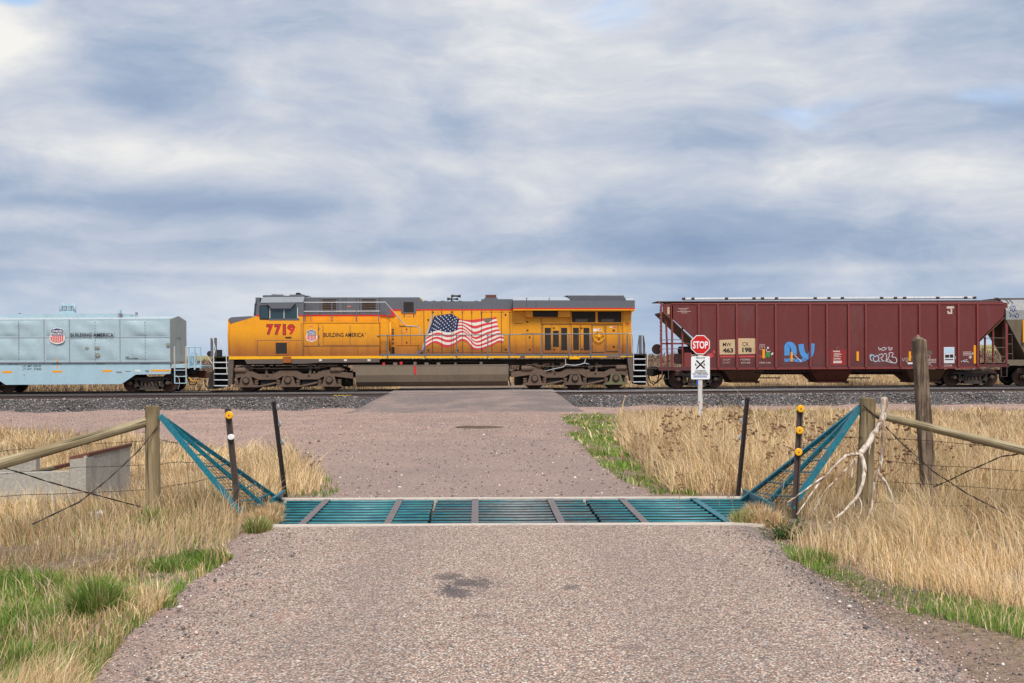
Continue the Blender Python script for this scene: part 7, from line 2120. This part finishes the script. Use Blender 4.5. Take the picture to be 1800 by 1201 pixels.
# beyond the tracks
def band(name, label, n, x0, x1, y0, y1, h0, w0, pal, seed):
    rg = np.random.default_rng(seed)
    x = rg.uniform(x0, x1, n); y = rg.uniform(y0, y1, n)
    k = ~((x > -4.3) & (x < 3.8) & (y < 66))
    x, y = x[k], y[k]
    c = clump(x, y, seed + 1, 0.5)
    h = h0 * (0.5 + c) * np.exp(rg.normal(0, 0.25, len(x)))
    o = blades(name, x, y, h, w0 * rg.uniform(0.6, 1.4, len(x)), pick(pal, len(x), seed + 2), 'straw', seed + 3, (0.1, 0.6))
    tag(o, label, 'grass', None, 'stuff')


band('dry_grass', 'band of dry grass beyond the train, seen under the cars', 50000, -6, 44, 60.6, 69.0, 0.34, 0.030, STRAW, 91)
SCR = np.array([(0.13, 0.085, 0.06), (0.20, 0.13, 0.09), (0.28, 0.19, 0.12), (0.08, 0.055, 0.042), (0.36, 0.26, 0.17)])
band('scrub', 'brown scrubby bank beyond the train', 26000, -40, 50, 69.0, 79.0, 0.30, 0.05, SCR, 95)
band('scrub', 'brown and straw scrub beyond the coil car', 26000, -40, -5, 60.6, 70.0, 0.34, 0.04, np.concatenate([SCR, STRAW[:3]]), 97)


# ------------------------------------------------------------------ single tufts, bush and dried stalks
def tuft(label, px, py, n, rad, h, seed, pal=GREEN, dry=0.16, name='grass_tuft', cat='grass tuft', group='green grass tufts', spread=0.55):
    rg = np.random.default_rng(seed)
    c = gpt(px, py)
    r_ = rad * np.sqrt(rg.uniform(0, 1, n)); a = rg.uniform(0, 6.28, n)
    x = c.x + r_ * np.cos(a); y = c.y + r_ * np.sin(a)
    colr = pick(pal, n, seed + 1)
    d = rg.uniform(0, 1, n) < dry
    colr[d] = pick(STRAW, int(d.sum()), seed + 2)
    hh = h * (1 - 0.45 * (r_ / rad) ** 2) * rg.uniform(0.6, 1.1, n)
    o = blades(name, x, y, hh, rg.uniform(0.004, 0.009, n), colr * rg.uniform(0.7, 1.35, (n, 1)), 'leaf', seed + 3, (0.0, 0.3), fan=(spread * r_ / rad * np.cos(a), spread * r_ / rad * np.sin(a)))
    # origin at the tuft's foot
    me = o.data
    co = np.empty(len(me.vertices) * 3, np.float32); me.vertices.foreach_get('co', co)
    co = co.reshape(-1, 3) - np.array([c.x, c.y, c.z], np.float32)
    me.vertices.foreach_set('co', co.ravel()); me.update()
    o.location = c
    tag(o, label, cat, group)


tuft('largest bright green grass tuft on the left roadside', 170, 1078, 1300, 0.17, 0.34, 101)
tuft('bright green grass tuft in the bottom left corner', 35, 1180, 1000, 0.18, 0.22, 103, dry=0.15)
tuft('green grass tuft above the corner one at the left edge', 30, 1095, 800, 0.17, 0.19, 105, dry=0.3)
tuft('green tuft at the left edge beside the largest tuft', 70, 1040, 700, 0.16, 0.20, 127, dry=0.25)
tuft('low green tuft between the large tuft and the road', 265, 1065, 500, 0.18, 0.11, 107)
tuft('green tuft at the top of the left green patch near bare soil', 300, 1000, 500, 0.20, 0.14, 109, dry=0.2)
tuft('small green tuft by the road just below the bare soil patch', 375, 985, 420, 0.16, 0.12, 111, dry=0.25)
tuft('green and straw tuft at the foot of the brown post with white reflector', 452, 935, 650, 0.13, 0.22, 113, dry=0.45)
tuft('dry tuft spilling over the front left corner of the cattle guard', 462, 918, 900, 0.20, 0.20, 141, pal=STRAW, dry=0.75, group='corner tufts')
tuft('dry tuft at the left end of the cattle guard below the teal plate', 476, 900, 600, 0.14, 0.16, 143, pal=STRAW, dry=0.8, group='corner tufts')
tuft('dry tuft spilling over the front right corner of the cattle guard', 1345, 922, 1000, 0.20, 0.24, 145, pal=STRAW, dry=0.75, group='corner tufts')
tuft('dry tuft at the right end of the cattle guard below the teal plate', 1330, 905, 600, 0.13, 0.20, 147, pal=STRAW, dry=0.8, group='corner tufts')
tuft('thin green tuft at the foot of the left wooden post', 268, 930, 260, 0.07, 0.34, 115, dry=0.3)
tuft('grey green tuft over the right end of the cattle guard', 1308, 921, 650, 0.14, 0.22, 117, dry=0.5)
tuft('small weed growing at the front concrete beam right of the middle', 1063, 931, 160, 0.06, 0.035, 119, dry=0.0)
tuft('tiny weed growing at the front concrete beam left of the other weed', 898, 931, 70, 0.035, 0.022, 121, dry=0.0)
tuft('low green tuft at the bottom edge of the left shoulder', 115, 1195, 380, 0.13, 0.09, 123, dry=0.2)
tuft('green tuft on the right verge below the dead branch', 1430, 985, 520, 0.20, 0.15, 125, dry=0.12)


def bush(label, px, py, seed):
    rg = np.random.default_rng(seed)
    c = gpt(px, py)
    rt = empty('green_bush', c); tag(rt, label, 'bush')
    st = MB(); LV, LT, LC = [], [], []
    k = 0
    for i in range(46):
        a = rg.uniform(0, 6.28); l = rg.uniform(0.12, 0.26); el = rg.uniform(0.15, 1.2)
        b0 = Vector((rg.uniform(-.10, .10), rg.uniform(-.07, .07), 0))
        d = Vector((math.cos(a) * math.cos(el) * 1.2, math.sin(a) * math.cos(el), math.sin(el)))
        st.tube([b0, b0 + d * l * 0.5 + Vector((0, 0, 0.01)), b0 + d * l], [0.004, 0.003, 0.0015], 4)
        for j in range(46):
            t = rg.uniform(0.2, 1.05)
            p_ = b0 + d * l * t
            u = Vector(rg.normal(0, 1, 3)).normalized(); w = u.orthogonal().normalized()
            s_ = rg.uniform(0.012, 0.024)
            LV += [tuple(p_), tuple(p_ + u * s_ * 0.5 + w * s_ * 0.22), tuple(p_ + u * s_), tuple(p_ + u * s_ * 0.5 - w * s_ * 0.22)]
            LT += [(k, k + 1, k + 2), (k, k + 2, k + 3)]; k += 4
            cc = np.array([(0.03, 0.095, 0.02), (0.05, 0.135, 0.025), (0.022, 0.07, 0.018), (0.07, 0.16, 0.03)])[rg.integers(0, 4)]
            LC += [cc] * 4
    paint('bush_stem', (0.12, 0.08, 0.04), 0.8)
    st.build('stem', 'bush_stem', rt)
    o = np_mesh('foliage', np.array(LV), np.array(LT), 'leaf', np.array(LC)); o.parent = rt


bush('dark green leafy bush at the right road edge below the marker post', 1382, 948, 131)

# dried flower stalks with round brown seed heads
paint('stalk', (0.36, 0.23, 0.13), 0.8, amt=0.4, dirt=(0.2, 0.12, 0.07), scale=8)
paint('seed_head', (0.19, 0.10, 0.05), 0.85, amt=0.6, dirt=(0.36, 0.23, 0.12), scale=20, streak=False)
PROTO = []
for v in range(5):
    rg = random.Random(200 + v)
    st = MB(); heads = MB()
    H_ = 1.0
    pts = [Vector((0, 0, 0))]
    for i in range(6): pts.append(pts[-1] + Vector((rg.uniform(-.03, .03), rg.uniform(-.03, .03), H_ / 6)))
    st.tube(pts, [0.008 - 0.001 * i for i in range(7)], 5)
    ends = [pts[-1]]
    for i in range(rg.randint(5, 8)):
        t = rg.randint(2, 5); a = rg.uniform(0, 6.28); l = rg.uniform(0.15, 0.34)
        e = pts[t] + Vector((math.cos(a) * l * 0.8, math.sin(a) * l * 0.6, l * rg.uniform(0.5, 1.0)))
        m_ = pts[t].lerp(e, 0.5) + Vector((math.cos(a) * 0.03, math.sin(a) * 0.03, -0.01))
        st.tube([pts[t], m_, e], [0.005, 0.004, 0.003], 4)
        ends.append(e)
        if rg.random() < 0.5:
            e2 = m_ + Vector((rg.uniform(-.1, .1), rg.uniform(-.1, .1), rg.uniform(.08, .16))); st.tube([m_, e2], [0.003, 0.0025], 4); ends.append(e2)
    hm = []
    for e in ends:
        r_ = rg.uniform(0.020, 0.032)
        heads_ = MB().lathe([(r_ * 0.3, -r_ * 0.7), (r_ * 0.9, -r_ * 0.4), (r_, 0), (r_ * 0.75, r_ * 0.5), (r_ * 0.3, r_ * 0.6)], tuple(e), 'z', 8)
        me = heads_.mesh('seed_head'); me.materials.append(MATS['seed_head']); hm.append(me)
    ms = st.mesh('stem'); ms.materials.append(MATS['stalk'])
    PROTO.append((ms, hm))
rg = random.Random(77)


def stalk(px, py, h, label, group):
    p_ = gpt(px, py)
    ms, hm = rg.choice(PROTO)
    rt = empty('dried_flower_stalk', p_, (rg.uniform(-.12, .12), rg.uniform(-.15, .15), rg.uniform(0, 6.28)))
    rt.scale = (h, h, h)
    tag(rt, label, 'dried plant', group)
    for nm, me in [('stem', ms)] + [('seed_head', m_) for m_ in hm]:
        o = bpy.data.objects.new(nm, me); col.objects.link(o); o.parent = rt


for i in range(46):
    px_ = rg.uniform(1120, 1490); py_ = rg.uniform(790, 885) if px_ > 1300 else rg.uniform(762, 850)
    if px_ < 1190 and py_ > 860: py_ -= 30
    zone = 'near the green grass patch' if px_ < 1195 else 'around the foot of the stop sign' if px_ < 1275 else 'around the right black leaning post' if px_ < 1345 else \
        'behind the post with three yellow reflectors' if px_ < 1425 else 'behind the right teal wing'
    stalk(px_, py_, rg.uniform(0.55, 0.95), 'dried brown flower stalk ' + zone, 'dried stalks ' + zone)
for i in range(9): stalk(rg.uniform(1545, 1720), rg.uniform(850, 905), rg.uniform(0.55, 0.9), 'dried brown flower stalk with round seed heads by the old dark post', 'dried stalks by the old post')
stalk(548, 862, 0.62, 'dried flower stalk standing at the gravel edge right of the left black post', None)
stalk(1190, 899, 0.42, 'short dried stalk rising beside the rear edge of the cattle guard', None)
for px_, py_ in ((1265, 908), (1290, 915)): stalk(px_, py_ - 18, 0.30, 'low dried stalk with seed heads over the right end of the cattle guard', 'low stalks over the guard')
